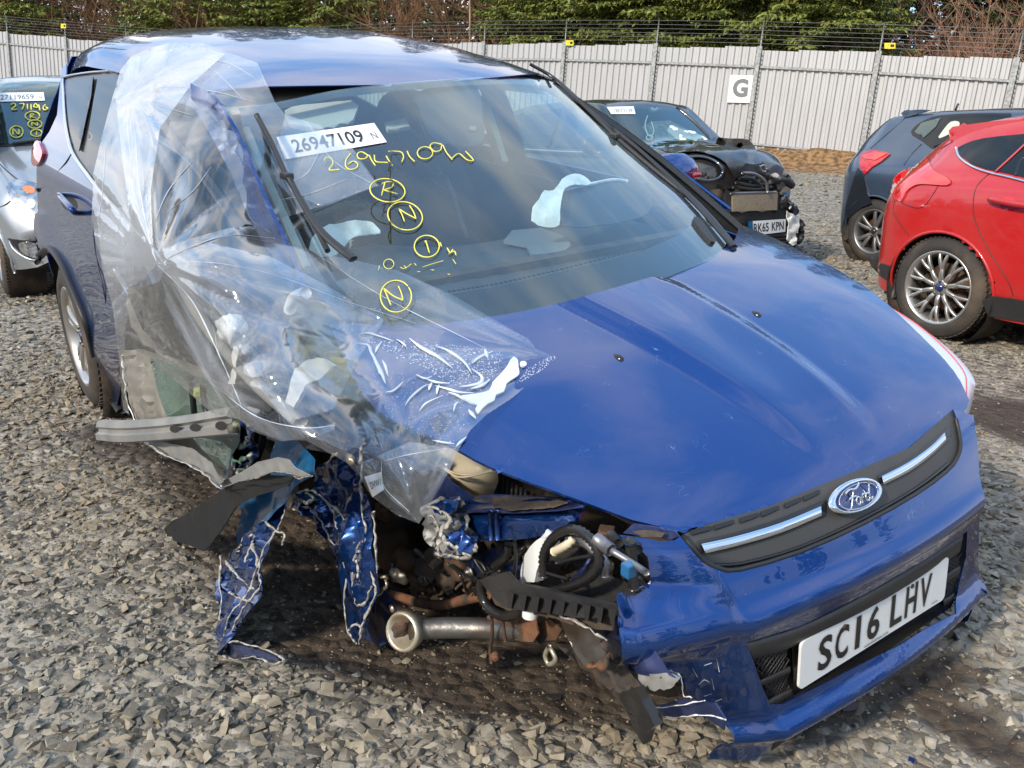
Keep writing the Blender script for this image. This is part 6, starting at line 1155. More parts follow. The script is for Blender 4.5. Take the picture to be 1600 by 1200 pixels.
# ------------------------------------------------------------------ the other parked cars
def hull(fr, car, mt, st, name='body', wins=(), nx=90, xfront=None, bf=.25, br=.18, archs=()):
    """st: rows of x, top z, half-width at the roof edge, crown drop, belt z, half-width at belt, widest half-width, sill z.
    wins: (kind, polygon in x-z for 'side'), cut out of both flanks"""
    st = np.array(st, float); xs = np.linspace(st[0, 0], st[-1, 0], nx); P = np.stack([np.interp(xs, st[:, 0], st[:, k]) for k in range(st.shape[1])], 1)
    for k in range(1, P.shape[1]):
        for _ in range(3): P[1:-1, k] = (P[:-2, k]+2*P[1:-1, k]+P[2:, k])/4
    L = st[-1, 0]-st[0, 0]; rows = []
    for (x, zt, wt, cd, zb, wb, wm, z0) in P:
        ctrl = [(0, zt), (wt*.5, zt-cd*.25), (wt*.85, zt-cd*.72), (wt, zt-cd*1.2), (wt+(wb-wt)*.5, (zt-cd*1.2)*.5+zb*.5), (wb, zb), (wm, zb-.16*(zb-z0)), (wm+.005, zb-.4*(zb-z0)), (wm-.005, zb-.72*(zb-z0)), (wm-.05, z0)]
        sec = cr(ctrl, 8); f = (x-st[0, 0])/L
        row = []
        for (y, z) in sec:
            k = y/max(wm, .1); dx = -bf*k**2.4*sstep((f-.72)/.28)+br*k**2.6*sstep((.2-f)/.2); row.append((x+dx, y, z))
        rows.append(row)
    m = len(rows[0]); V = []
    for r in rows:
        for j in range(34, m):
            for ax, az, ar in archs:
                x, y, z = r[j]; d = hypot(x-ax, z-az)
                if abs(d-ar) < .020 and d > 0: r[j] = (ax+(x-ax)*ar/d, y, az+(z-az)*ar/d)
    for s in (-1, 1): V += [(x, s*y, z) for r in rows for (x, y, z) in r]
    Fc = []; n1 = nx*m
    def cut(i, j):
        x = sum(rows[a][b][0] for a, b in ((i, j), (i+1, j), (i, j+1), (i+1, j+1)))/4; z = sum(rows[a][b][2] for a, b in ((i, j), (i+1, j), (i, j+1), (i+1, j+1)))/4; y = rows[i][j][1]
        if j > 22 and any(inside(x, z, w) for w in wins): return True
        if j > 34 and any((x-ax)**2+(z-az)**2 < (ar-.004)**2 for ax, az, ar in archs): return True
        return False
    for i in range(nx-1):
        for j in range(m-1):
            if cut(i, j): continue
            a, b, c, d = i*m+j, (i+1)*m+j, (i+1)*m+j+1, i*m+j+1; Fc.append((a, d, c, b)); Fc.append((n1+a, n1+b, n1+c, n1+d))
    for i in (0, nx-1):    # close both ends
        c = len(V); V.append((rows[i][0][0]-.0*(1 if i else -1), 0, .6))
        for s in (0, 1):
            for j in range(m-1): Fc.append((s*n1+i*m+j, s*n1+i*m+j+1, c))
    o = mesh(name, V, Fc, mt, car, solid=0); bm = bmesh.new(); bm.from_mesh(o.data); bmesh.ops.remove_doubles(bm, verts=bm.verts, dist=.0005); bmesh.ops.recalc_face_normals(bm, faces=bm.faces); bm.to_mesh(o.data)
    bv = BVHTree.FromBMesh(bm); bm.free(); o.data.shade_smooth()
    for ax, az, ar in archs:
        for s in (-1, 1):
            pts = []
            for th in np.linspace(-.25, pi+.25, 26):
                px_, pz_ = ax+ar*cos(th), az+ar*sin(th); best = min(((hypot(x-px_, z-pz_), y) for r in rows for (x, y, z) in r[34:]), key=lambda t: t[0]); pts.append((px_, s*(best[1]-.002), pz_))
            tube('arch_lip', pts, .013, mt, car, n=2, flat=.8)
    full = BVHTree.FromPolygons([tuple(p) for p in V], [(i*m+j, (i+1)*m+j, (i+1)*m+j+1, i*m+j+1) for i in range(nx-1) for j in range(m-1)]+[(n1+i*m+j, n1+(i+1)*m+j, n1+(i+1)*m+j+1, n1+i*m+j+1) for i in range(nx-1) for j in range(m-1)]+[f for f in Fc if len(f) == 3])
    def hit(u, v, lift=0):
        d = fr.r(u, v); h = full.ray_cast(Vector(fr.o), Vector(d).normalized())
        if h[0] is None: h = (None,)*4
        if h[0] is None:
            near = full.find_nearest(Vector(fr.o+d*np.linalg.norm(fr.o)/np.linalg.norm(d))); q = near[0] if near[0] is not None else Vector((0, 0, 1)); t = np.dot(np.array(q)-fr.o, d)/np.dot(d, d); return np.array(fr.o+d*t)-np.array(d)*lift
        return np.array(h[0])-np.array(Vector(d).normalized())*lift
    def side(x, z, s=-1, lift=.008):
        h = full.ray_cast(Vector((x, 3*s, z)), Vector((0, -s, 0))); return np.array(h[0])+np.array([0, s*lift, 0]) if h[0] is not None else np.array([x, s*.8, z])
    hit.side = side
    return o, hit
def gnd(x, y): return float(gz(np.array([x]), np.array([y]))[0])
# ---- red hatchback at the right
RF = Frame(3.574, 6.19, .0, -57.5, 0, 0)
def place(frame_xy, yaw, wheel_uv, Yp, rim_z):
    "shifts the frame so that the wheel centre (0, Yp, rim_z) falls on the picture point wheel_uv, standing on the ground"
    best = None
    # distance from apparent ground: search along the ray
    d = ray(*wheel_uv); t = (rim_z-C0[2])/d[2]; P = C0+d*t; R = rotm(radians(yaw), 0, 0); o = P-R@np.array([0, Yp, rim_z]); return Frame(o[0], o[1], 0, yaw)
RF = place(None, -60, (1464, 450), -.90, .322)
RED = empty('parked_car', RF, 'shiny red five-door hatchback parked at the right edge, seen from its rear flank', 'car')
rst = [(-.82, .60, .40, .10, .52, .55, .64, .32), (-.78, .86, .50, .08, .74, .66, .74, .28), (-.70, 1.00, .54, .05, .88, .74, .82, .25), (-.50, 1.16, .56, .05, .98, .80, .885, .22), (-.25, 1.33, .57, .05, 1.02, .84, .905, .22), (0, 1.385, .59, .05, 1.02, .86, .915, .20), (.6, 1.44, .61, .05, .98, .87, .905, .18), (1.3, 1.46, .61, .05, .95, .87, .90, .18), (1.75, 1.38, .62, .06, .93, .87, .90, .18), (2.3, 1.12, .70, .07, .92, .86, .90, .18), (2.75, .98, .72, .05, .88, .84, .90, .2), (3.2, .88, .68, .05, .80, .80, .88, .2), (3.45, .74, .6, .05, .66, .70, .80, .22)]
rb, rhit = hull(RF, RED, M['red'], rst, archs=((0, .30, .375), (2.65, .30, .375)))
wheel(RED, (0, -.80, .322), -1, .322, .226, .21, 'ten', M['alloy'], name='rear_wheel'); wheel(RED, (0, .80, .322), 1, .322, .226, .21, 'ten', M['alloy'], name='rear_wheel'); wheel(RED, (2.65, -.80, .322), -1, .322, .226, .21, 'ten', M['alloy'], name='front_wheel'); wheel(RED, (2.65, .80, .322), 1, .322, .226, .21, 'ten', M['alloy'], name='front_wheel')
for x in (0, 2.65): lathe('wheel_well', [(-.62, .0), (-.62, .365), (-.90, .375)], M['undert'], RED, 32, 'y', (x, 0, .31)); lathe('wheel_well', [(.62, .0), (.62, .365), (.90, .375)], M['undert'], RED, 32, 'y', (x, 0, .31))
box('underbody', (1.3, 0, .30), (3.6, 1.5, .2), M['undert'], RED)
shape('side_window', curve2([(1494, 232), (1520, 220), (1560, 213), (1640, 206)], 2)+[(1640, 290), (1600, 277), (1570, 270), (1540, 264), (1518, 256), (1502, 244)], lambda u, v: rhit(u, v, .006), 8, M['dglass'], RED, solid=.003)
tube('chrome_strip', [rhit(u, v, .008) for u, v in ((1494, 231), (1500, 246), (1520, 260), (1545, 269), (1575, 276), (1620, 288))], .010, M['chrome'], RED, n=4, flat=.6); tube('window_divider', [rhit(u, v, .010) for u, v in ((1555, 268), (1580, 245), (1612, 215))], .012, M['red'], RED, flat=.4); tube('window_divider', [rhit(u, v, .010) for u, v in ((1587, 274), (1592, 255), (1600, 245))], .008, M['plasg'], RED, flat=.4)
tl1 = [(1450, 247), (1454, 258), (1462, 268), (1475, 275), (1486, 283), (1480, 290), (1460, 289), (1438, 288), (1426, 292), (1416, 300), (1408, 315), (1396, 308), (1393, 300), (1395, 285), (1402, 272), (1420, 263), (1438, 255)]
rl = shape('rear_lamp', curve2(tl1+[tl1[0]], 2)[:-1], lambda u, v: rhit(u, v, .010), 5, M['redlamp2'], RED, solid=.012); shape('lamp_lens', [(1396, 306), (1394, 298), (1400, 276), (1408, 270), (1406, 290), (1408, 312)], lambda u, v: rhit(u, v, .018), 4, M['redlamp'], rl, solid=.006)
tube('lamp_seam', [rhit(u, v, .006) for u, v in tl1+[tl1[0]]], .003, M['ink'], RED, n=2)
tube('fuel_flap', [rhit(u, v, .002) for u, v in ((1420, 296), (1412, 308), (1408, 315), (1420, 322), (1436, 325), (1448, 318), (1460, 300), (1466, 290))], .0022, M['ink'], RED, n=3)
tube('door_seam', [rhit(u, v, .002) for u, v in ((1545, 272), (1528, 288), (1521, 310), (1522, 340), (1532, 365), (1550, 400), (1575, 440), (1585, 468))], .0025, M['ink'], RED, n=4)
tube('bumper_seam', [rhit(u, v, .002) for u, v in ((1398, 314), (1396, 330), (1406, 350), (1420, 368))], .0022, M['ink'], RED, n=4)
tube('roof_seam', [rhit(u, v, .002) for u, v in ((1489, 221), (1470, 232), (1452, 240), (1450, 247))], .0025, M['ink'], RED, n=3)
V = [rhit(u, v, l) for u, v, l in ((1546, 310, .0), (1552, 312, .04), (1580, 318, .05), (1606, 322, .05), (1640, 330, .0))]; tube('door_handle', V, .017, M['red'], RED, n=5); shape('handle_cup', ell(1578, 318, 17, 12, 14, 0, 2*pi*13/14), lambda u, v: rhit(u, v, .003), 4, M['redlamp'], RED)
sp = [(1488, 221), (1486, 205), (1492, 199), (1520, 195), (1560, 190), (1640, 186), (1640, 192), (1550, 199), (1530, 208), (1510, 216)]
shape('spoiler', sp, lambda u, v: RF.Y(u, v, -.58-.02*(v-186)/30), 6, M['red'], RED, solid=.05)
shape('sill_skirt', [(1535, 470), (1548, 462), (1600, 470), (1640, 480), (1640, 510), (1600, 502), (1545, 494)], lambda u, v: rhit(u, v, .012), 8, M['plas'], RED, solid=.01)
shape('bumper_skirt', [(1359, 398), (1372, 410), (1392, 416), (1390, 440), (1375, 430), (1361, 415)], lambda u, v: rhit(u, v, .012), 5, M['plas'], RED, solid=.01)
tube('mudguard', [RF.w((-.0, 0, 0))*0+np.array((-.34, -.84, .35)), np.array((-.36, -.84, .2))], .02, M['plas'], RED)
shape('side_window', [(1.22, .99), (1.20, 1.34), (1.55, 1.33), (1.85, 1.22), (2.25, 1.0)], lambda x, z: rhit.side(x, z), .06, M['dglass'], RED, solid=.003)
for s_ in (1,): shape('side_window', [(-.25, 1.06), (0, 1.22), (.5, 1.33), (1.1, 1.35), (1.55, 1.33), (1.85, 1.22), (2.25, 1.0)], lambda x, z: rhit.side(x, z, 1), .07, M['dglass'], RED, solid=.003)
tube('door_seam', [rhit.side(x, z, -1, .002) for x, z in ((1.15, 1.34), (1.16, .9), (1.12, .5), (1.1, .28))], .003, M['ink'], RED); shape('front_lamp', [(3.0, .66), (2.95, .80), (3.3, .76), (3.36, .64)], lambda x, z: rhit.side(x, z), .05, M['lampw'], RED, solid=.006)
# ---- slate blue hatchback behind it
SF = place(None, -60, (1362, 362), -.86, .318)
SLT = empty('parked_car', SF, 'slate blue hatchback with tinted windows, parked behind the red car', 'car')
sst = [(-.74, .90, .44, .10, .80, .62, .66, .32), (-.68, 1.05, .52, .07, .92, .72, .78, .26), (-.50, 1.26, .54, .05, 1.0, .78, .84, .24), (-.20, 1.46, .55, .05, 1.04, .80, .87, .22), (.2, 1.49, .57, .05, 1.02, .82, .875, .20), (.8, 1.50, .58, .05, .99, .83, .875, .18), (1.4, 1.49, .58, .05, .97, .84, .87, .18), (1.8, 1.40, .60, .06, .96, .84, .87, .18), (2.3, 1.12, .66, .06, .94, .82, .87, .18), (2.8, .98, .66, .05, .88, .80, .86, .2), (3.3, .80, .58, .05, .68, .70, .80, .22)]
sb, shit = hull(SF, SLT, M['slate'], sst, archs=((0, .30, .37), (2.5, .30, .37)))
for x, n_ in ((0, 'rear_wheel'), (2.5, 'front_wheel')):
    for s in (-1, 1): wheel(SLT, (x, .76*s, .318), s, .318, .215, .20, 'twin', M['alloyd'], name=n_, cap=False)
    lathe('wheel_well', [(-.60, .0), (-.60, .36), (-.86, .37)], M['undert'], SLT, 32, 'y', (x, 0, .31))
box('underbody', (1.3, 0, .32), (3.4, 1.4, .2), M['undert'], SLT)
shape('window_surround', curve2([(1423, 205), (1432, 195), (1448, 186), (1470, 180), (1520, 177), (1580, 177)], 2)+[(1580, 200), (1480, 230), (1455, 232), (1440, 220), (1425, 211)], lambda u, v: shit(u, v, .006), 8, M['plasg'], SLT)
shape('quarter_window', [(1429, 206), (1440, 192), (1470, 184), (1462, 198), (1443, 215)], lambda u, v: shit(u, v, .012), 5, M['belt'], SLT); shape('quarter_glass', [(1429, 206), (1440, 192), (1470, 184), (1462, 198), (1443, 215)], lambda u, v: shit(u, v, .02), 6, M['wsb'], SLT)
shape('rear_door_window', [(1476, 198), (1486, 182), (1530, 180), (1580, 181), (1580, 200), (1500, 215), (1458, 229)], lambda u, v: shit(u, v, .014), 6, M['dglass'], SLT, solid=.003); shape('head_restraint', curve2([(1466, 214), (1476, 200), (1486, 190), (1498, 190), (1498, 198), (1482, 210), (1468, 216)], 2), lambda u, v: shit(u, v, .018), 4, M['trim'], SLT)
tl2 = [(1345, 243), (1350, 237), (1365, 235), (1385, 238), (1391, 241), (1378, 252), (1362, 262), (1352, 272), (1346, 266), (1343, 256)]
shape('rear_lamp', tl2, lambda u, v: shit(u, v, .014), 4, M['redlamp'], SLT, solid=.012); shape('lamp_lens', [(1347, 243), (1365, 237), (1386, 240), (1368, 250), (1352, 248)], lambda u, v: shit(u, v, .03), 4, M['redlamp2'], SLT, solid=.006)
tube('tailgate_seam', [shit(u, v, .004) for u, v in ((1415, 184), (1385, 210), (1360, 232))], .003, M['ink'], SLT); tube('door_seam', [shit(u, v, .004) for u, v in ((1440, 225), (1425, 240), (1412, 258))], .003, M['ink'], SLT); tube('body_crease', [shit(u, v, .004) for u, v in ((1350, 272), (1354, 290), (1360, 302))], .003, M['ink'], SLT)
shape('spoiler', [(1409, 177), (1414, 173), (1440, 171), (1455, 172), (1440, 177), (1414, 184)], lambda u, v: SF.Y(u, v, -.56), 5, M['slate'], SLT, solid=.025); tube('aerial', [shit(1493, 172, 0), shit(1497, 163, .0)], .012, M['plasg'], SLT)
shape('bumper_dark', [(1340, 262), (1348, 272), (1355, 300), (1362, 318), (1345, 325), (1328, 340), (1320, 342), (1322, 320), (1328, 300), (1334, 280)], lambda u, v: shit(u, v, .010), 6, M['darkcar'], SLT, solid=.008)
shape('mudguard', [(1325, 352), (1331, 350), (1331, 368), (1322, 376), (1318, 374)], lambda u, v: SF.Y(u, v, -.84), 4, M['rubber'], SLT, solid=.01)
shape('side_window', [(1.15, 1.02), (1.12, 1.36), (1.5, 1.36), (1.85, 1.24), (2.2, 1.02)], lambda x, z: shit.side(x, z), .07, M['dglass'], SLT, solid=.003)
# ---- black wreck beyond the bonnet: front torn open
MF = Frame(1.97, 8.96, .03, -58, 0, 0)
MIN = empty('wrecked_small_car', MF, 'small black wreck with an empty headlamp hole and its radiator exposed', 'car')
mst = [(-3.2, 1.05, .50, .06, .90, .70, .76, .3), (-3.1, 1.48, .56, .05, 1.02, .78, .84, .25), (-2.4, 1.58, .58, .05, 1.04, .80, .88, .22), (-1.6, 1.60, .59, .05, 1.03, .80, .88, .2), (-1.05, 1.57, .59, .06, 1.03, .80, .88, .2), (-.45, 1.13, .68, .05, 1.02, .80, .88, .2), (-.1, 1.14, .68, .06, .98, .80, .88, .25), (.35, 1.10, .62, .09, .90, .76, .86, .45), (.50, .98, .56, .09, .82, .70, .80, .60)]
mw = [[(-.62, 1.08), (-1.0, 1.40), (-1.55, 1.48), (-1.60, 1.10)], [(-1.72, 1.10), (-1.70, 1.48), (-2.7, 1.44), (-2.85, 1.14)]]
mb, mhit = hull(MF, MIN, M['black'], mst, archs=((0, .30, .36), (-2.5, .30, .36)), wins=mw)
for sd_ in (-1, 1):
    for w_ in mw: shape('side_window', w_, lambda x, z: np.array([x, sd_*(np.interp(z, [1.03, 1.5], [.80, .60])+.012), z]), .15, M['wsb'], MIN)
for x, n_ in ((0, 'front_wheel'), (-2.5, 'rear_wheel')):
    for s in (-1, 1): wheel(MIN, (x, .78*s, .32), s, .32, .215, .20, 'twin', M['alloyd'], name=n_, cap=False)
box('underbody', (-1.4, 0, .36), (3.6, 1.4, .25), M['undert'], MIN)
tube('chrome_strip', [(-.55, -.83, 1.05), (-1.6, -.835, 1.055), (-2.9, -.80, 1.08)], .012, M['chrome'], MIN)
V, Fc = lathe_vf([(-.10, .0), (-.09, .06), (-.03, .09), (.05, .085), (.11, .04), (.115, 0)], 14, 'y'); mesh('door_mirror', [(p[0]*.6-.72, p[1]-.97, p[2]+1.12) for p in V], Fc, M['black'], MIN)
MW = [(905, 160), (950, 165), (1000, 166), (1058, 170), (1085, 194), (1110, 220), (1080, 227), (1030, 231), (960, 226), (900, 215)]
shape('windscreen_dark', MW, lambda u, v: mhit(u, v, .006), 8, M['doorin'], MIN)
cab = [(1003, 197), (1020, 190), (1046, 188), (1080, 205), (1100, 218), (1070, 226), (1020, 226)]
shape('painted_daylight', cab, lambda u, v: mhit(u, v, .012), 6, M['galvd'], MIN)  # pale patch painted for the daylit view through the cabin
bagm = curve2([(1043, 205), (1046, 197), (1056, 198), (1068, 203), (1085, 207), (1100, 216), (1106, 222), (1090, 224), (1065, 225), (1056, 216)], 2)
shape('airbag', bagm, lambda u, v: mhit(u, v, .02), 4, M['airbag'], MIN, solid=.01, disp=lambda p, q: .02*fbm(p, 9)*np.array([1, -.5, .5]))
for P in ([(1012, 181), (1008, 195), (1012, 210), (1017, 213)], [(1018, 190), (1022, 205), (1018, 214)], ell(1015, 215, 5, 4, 10)): tube('hanging_cord', [mhit(u, v, .03) for u, v in P], .006, M['paper'], MIN, n=3)
shape('windscreen', MW, lambda u, v: mhit(u, v, .045), 12, M['wsb'], MIN)
tube('pillar_moulding', [mhit(u, v, .03) for u, v in ((1058, 168), (1085, 191), (1113, 220))], .02, M['black'], MIN)
sticker('lot_sticker', [(955, 178), (993, 178), (990, 166), (948, 167)], lambda u, v, l: mhit(u, v, .05+l), .004, MIN, M['paper'], [('18077139', .55, .45, .55, .72, M['greyink'])], M['greyink'])
# buckled bonnet standing above the wing
BN = [(1030, 232), (1055, 226), (1080, 222), (1105, 217), (1128, 215), (1150, 216), (1170, 221), (1182, 236), (1192, 252), (1200, 266), (1206, 276), (1198, 274), (1182, 268), (1166, 268), (1150, 276), (1140, 262), (1125, 248), (1100, 240), (1060, 238)]
def mbon(u, v): return MF.Z(u, v, 1.17) if False else mhit(u, v, .02)
shape('bonnet', curve2(BN+[BN[0]], 2)[:-1], lambda u, v: MF.Y(u, v, -.25-.0*u) if False else mhit(u, v, .05+.05*sin((u-1030)/60)), 6, M['black'], MIN, solid=.006, disp=lambda p, q: np.array([.2, -.2, 1])*.03*fbm(p, 3.2))
for P in ([(1187, 259), (1190, 266), (1196, 268), (1196, 262)], [(1187, 260), (1194, 258), (1198, 264)]): tube('emblem', [mhit(u, v, .12) for u, v in P], .006, M['chrome'], MIN)
WG = [(1078, 300), (1076, 290), (1064, 262), (1066, 250), (1080, 240), (1104, 242), (1124, 252), (1140, 266), (1150, 276), (1144, 294), (1120, 297)]
shape('wing', WG, lambda u, v: mhit(u, v, .05), 6, M['black'], MIN, solid=.006, holes=[ell(1098, 262, 31, 17, 20, 0, 5.98, .22)])
shape('lamp_pocket', ell(1098, 262, 34, 20, 20, 0, 5.98, .22), lambda u, v: mhit(u, v, -.06), 6, M['ink'], MIN); tube('lamp_rim', [mhit(u, v, .06) for u, v in ell(1098, 263, 32, 18, 24, 0, 6.29, .22)], .012, M['slate'], MIN, n=1)
for (u, v, r) in ((1082, 276, .04), (1098, 272, .035), (1110, 278, .04), (1090, 282, .03)): 
    q = mhit(u, v, .0); V, Fc = box_vf(q, (r, r*2.2, r), Matrix.Rotation(u, 3, 'Z')); mesh('lamp_bracket', V, Fc, M['plas'], MIN, smooth=False, bevel=.008)
def msheet(name, ol, lift, mt, amp=.02, sc=8, step=5, solid=.01): return shape(name, ol, lambda u, v: mfront(u, v, lift), step, mt, MIN, solid=solid, disp=lambda p, q: np.array([1, -.3, .3])*amp*fbm(p, sc))
def mfront(u, v, lift=0): q = MF.S(u, v, lambda p: p[0]-(.52-.12*abs(p[1])**2.2), 4, 14); return q-MF.r(u, v)*lift/1.0
msheet('engine_dark', [(1070, 296), (1144, 294), (1150, 276), (1166, 268), (1206, 276), (1216, 300), (1228, 330), (1232, 350), (1150, 345), (1100, 330)], -.04, M['undert'], .05, 6)
msheet('radiator', [(1142, 302), (1212, 300), (1211, 328), (1142, 330)], .06, M['rad'], 0, 1, 8, .05); msheet('radiator_frame', [(1134, 296), (1142, 300), (1142, 331), (1150, 334), (1132, 330)], .07, M['plas'], .01); tube('radiator_rail', [mfront(u, v, .09) for u, v in ((1142, 302), (1180, 301), (1212, 300))], .012, M['alloyd'], MIN); msheet('radiator_frame', [(1210, 296), (1217, 300), (1217, 332), (1211, 332)], .07, M['plas'], .01)
tube('hose', [mfront(u, v, .12) for u, v in ((1160, 270), (1180, 272), (1196, 284), (1199, 300))], .014, M['alloyd'], MIN, n=5)
for P in ([(1150, 285), (1175, 290), (1200, 288)], [(1155, 278), (1175, 280), (1190, 292)], [(1146, 292), (1180, 296), (1205, 292)]): tube('pipe', [mfront(u, v, .05) for u, v in P], .018, M['plas'], MIN)
msheet('bumper', [(1136, 332), (1160, 330), (1228, 326), (1232, 336), (1230, 370), (1236, 385), (1190, 372), (1165, 352), (1150, 345)], .05, M['plas'], .01)
PL = [(1170, 369), (1227, 362), (1228, 342), (1169, 346)]
sticker('number_plate', PL, lambda u, v, l: mfront(u, v, .09+l), .0, MIN, M['white'], [('RK65', .345, .5, .64, .40, None), ('KPN', .79, .5, .64, .32, None)], M['ink']); sticker('plate_band', [(1170, 369), (1177, 368), (1176, 345.5), (1169, 346)], lambda u, v, l: mfront(u, v, .094+l), .0, MIN, M['teal'], [], M['ink'])
for k in range(5): tube('grille_slat', [mfront(u, v, .07) for u, v in ((1192+k*2, 370+k*6), (1215, 368+k*6), (1238, 366+k*5))], .010, M['ink'], MIN)
msheet('broken_bumper_skin', [(1228, 330), (1238, 334), (1248, 338), (1248, 352), (1242, 366), (1246, 380), (1238, 384), (1230, 374), (1232, 352)], .10, M['airbag'], .03, 14, 4)
for i, (u, v, r, m_) in enumerate(((1222, 316, .06, 'plas'), (1232, 322, .05, 'plasg'), (1226, 306, .04, 'teal'), (1240, 330, .05, 'plas'), (1215, 290, .06, 'plas'), (1226, 280, .05, 'plasg'), (1234, 286, .04, 'plas'), (1250, 352, .05, 'plasg'), (1248, 372, .05, 'plas'), (1244, 392, .06, 'plasg'), (1210, 278, .05, 'primer'), (1252, 362, .03, 'plas'))):
    o = lump('broken_part', u, v, -1, r, M[m_], 30+i, (1, 1.2, .7), MIN) if False else None
    bm = bmesh.new(); bmesh.ops.create_icosphere(bm, subdivisions=2, radius=r); c = Vector(mfront(u, v, .05))
    for q in bm.verts: q.co = c+q.co*(1+.6*noise.noise(q.co*30+Vector((i, 0, 0))))
    me = bpy.data.meshes.new('broken_part'); bm.to_mesh(me); bm.free(); link('broken_part', me, MIN, M[m_])
tube('broken_arm', [mfront(u, v, .08) for u, v in ((1205, 282), (1225, 282), (1238, 290))], .035, M['plas'], MIN)
# ---- silver car at the left
VF = place(None, -56, (4, 396), -.86, .33)
SIL = empty('parked_car', VF, 'silver car at the left edge with lot number and yellow marks on its windscreen', 'car')
vst = [(-3.4, 1.10, .52, .06, .95, .74, .80, .3), (-3.3, 1.60, .58, .05, 1.08, .80, .86, .25), (-2.4, 1.80, .62, .05, 1.10, .83, .89, .22), (-1.5, 1.80, .62, .06, 1.12, .84, .90, .2), (-1.15, 1.72, .64, .07, 1.12, .84, .90, .2), (-.35, 1.20, .72, .06, 1.10, .84, .90, .2), (.2, 1.08, .68, .07, .98, .82, .90, .22), (.60, .94, .60, .08, .84, .78, .88, .24), (.82, .72, .50, .06, .62, .66, .80, .26), (.88, .55, .48, .04, .50, .60, .74, .28)]
vb, vhit = hull(VF, SIL, M['silver'], vst, archs=((0, .31, .38), (-2.6, .31, .38)), bf=.30)
for x, n_ in ((0, 'front_wheel'), (-2.6, 'rear_wheel')):
    for s in (-1, 1): wheel(SIL, (x, .79*s, .33), s, .33, .215, .21, 'five', M['alloyd'], name=n_, cap=False)
    lathe('wheel_well', [(-.60, .0), (-.60, .37), (-.87, .38)], M['undert'], SIL, 32, 'y', (x, 0, .32))
box('underbody', (-1.4, 0, .34), (3.6, 1.5, .2), M['undert'], SIL)
VW = [(-60, 124), (0, 126), (60, 127), (103, 129), (110, 215), (104, 221), (0, 225), (-60, 228)]
shape('windscreen_dark', VW, lambda u, v: vhit(u, v, .006), 10, M['dash'], SIL); shape('sun_strip', [(-60, 127), (0, 129), (70, 131), (74, 140), (0, 141), (-60, 142)], lambda u, v: vhit(u, v, .01), 8, M['belt'], SIL); shape('windscreen', VW, lambda u, v: vhit(u, v, .03), 14, M['wsb'], SIL)
sticker('lot_sticker', [(-4, 159), (70, 157), (68, 144), (-4, 145)], lambda u, v, l: vhit(u, v, .035+l), .004, SIL, M['paper'], [('27119659', .42, .5, .58, .72, M['greyink']), ('N', .92, .4, .3, .05, M['greyink'])], M['greyink'])
z4 = lambda L: [(x/4, y/4) for x, y in L]
strokes('chalk_mark', [z4(P) for P in ([(66, 655), (85, 645), (98, 660), (72, 685), (108, 684)], [(120, 650), (150, 650), (138, 685)], [(172, 652), (172, 686)], [(195, 652), (196, 688)], [(240, 665), (222, 648), (212, 665), (235, 672), (243, 655), (250, 690)], [(285, 655), (270, 670), (278, 688), (300, 678), (285, 668)], ell(203, 725, 46, 28, 14), [(190, 740), (192, 712), (212, 716), (195, 728), (225, 738)], ell(218, 776, 44, 26, 14), [(200, 785), (200, 765), (232, 785), (232, 765)], ell(228, 832, 36, 22, 14), [(228, 822), (228, 845)], ell(102, 824, 42, 36, 14), [(82, 842), (82, 805), (115, 840), (118, 808)])], lambda u, v, l: vhit(u, v, .04+l), .004, .006, M['chalk'], SIL)
tube('wiper_arm', [vhit(u, v, .05) for u, v in ((20, 224), (60, 219), (105, 214))], .012, M['plas'], SIL); shape('scuttle', [(-60, 226), (0, 223), (104, 219), (106, 224), (0, 229), (-60, 232)], lambda u, v: vhit(u, v, .012), 8, M['plas'], SIL)
HD = [(10, 293), (14, 285), (26, 281), (44, 284), (60, 288), (75, 296), (78, 338), (62, 336), (40, 330), (24, 318), (15, 305)]
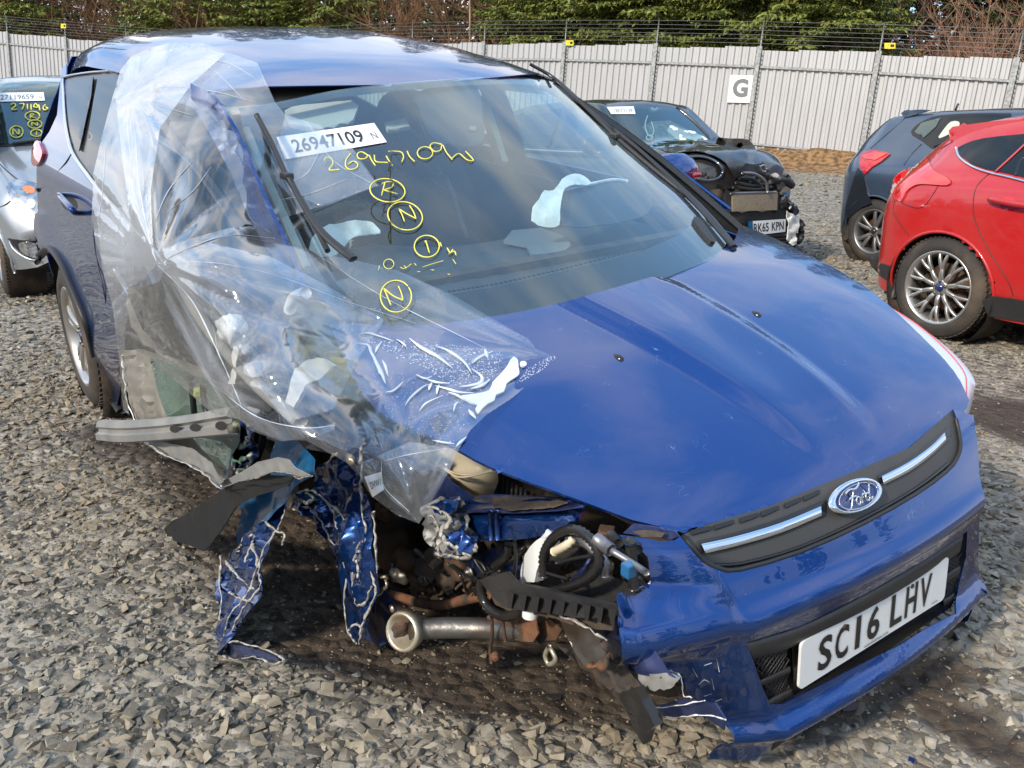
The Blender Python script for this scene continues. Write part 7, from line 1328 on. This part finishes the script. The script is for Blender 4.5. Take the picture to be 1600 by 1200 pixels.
hl = shape('headlamp', curve2(HD+[HD[0]], 2)[:-1], lambda u, v: vhit(u, v, .012), 5, M['clearl'], SIL, solid=.01); shape('indicator', curve2([(34, 293), (42, 290), (54, 294), (52, 302), (40, 300)], 2), lambda u, v: vhit(u, v, .02), 4, M['amber'], hl, solid=.004)
q_ = [vhit(u, v, .022) for u, v in ell(48, 318, 8, 8, 14, 0, 5.83)]; mesh('bulb_lens', q_, [tuple(range(14))], M['chrome'], hl, smooth=False)
tube('lamp_edge', [vhit(u, v, .014) for u, v in HD], .004, M['plasg'], hl, n=2)
tube('bonnet_seam', [vhit(u, v, .004) for u, v in ((-5, 252), (10, 266), (28, 281))], .004, M['ink'], SIL); tube('bonnet_seam', [vhit(u, v, .004) for u, v in ((-5, 326), (8, 320), (16, 314))], .004, M['ink'], SIL)
fg = shape('fog_lamp_recess', curve2([(12, 373), (24, 374), (40, 376), (62, 380), (62, 406), (45, 403), (30, 396), (18, 384)], 2), lambda u, v: vhit(u, v, .008), 5, M['plasg'], SIL, solid=.006); shape('fog_lamp', curve2([(29, 382), (36, 378), (58, 381), (60, 402), (44, 400), (32, 392)], 2), lambda u, v: vhit(u, v, .022), 4, M['clearl'], fg, solid=.006); tube('fog_trim', [vhit(u, v, .02) for u, v in ((13, 373), (20, 387), (32, 398), (46, 405), (62, 408))], .010, M['silver'], SIL, n=3)
# dark roof bar of a vehicle beyond the silver car
BF = Frame(-8.2, 14.5, float(terrain(np.array(-8.2), np.array(14.5))), -56)
VAN = empty('parked_car', BF, 'dark low vehicle whose black roof edge shows above the silver car', 'car')
hull(BF, VAN, M['darkcar'], [(-3.2, 1.1, .5, .06, .9, .7, .78, .3), (-2.6, 1.86, .6, .05, 1.08, .8, .88, .22), (-1.3, 1.92, .62, .05, 1.08, .82, .90, .2), (-.4, 1.2, .7, .06, 1.0, .82, .9, .2), (.6, .95, .6, .08, .84, .78, .88, .24), (.85, .6, .5, .06, .5, .62, .76, .26)])
for x in (0, -2.5):
    for s in (-1, 1): wheel(VAN, (x, .78*s, .32), s, .32, .21, .20, 'five', M['alloyd'], name='wheel', cap=False)
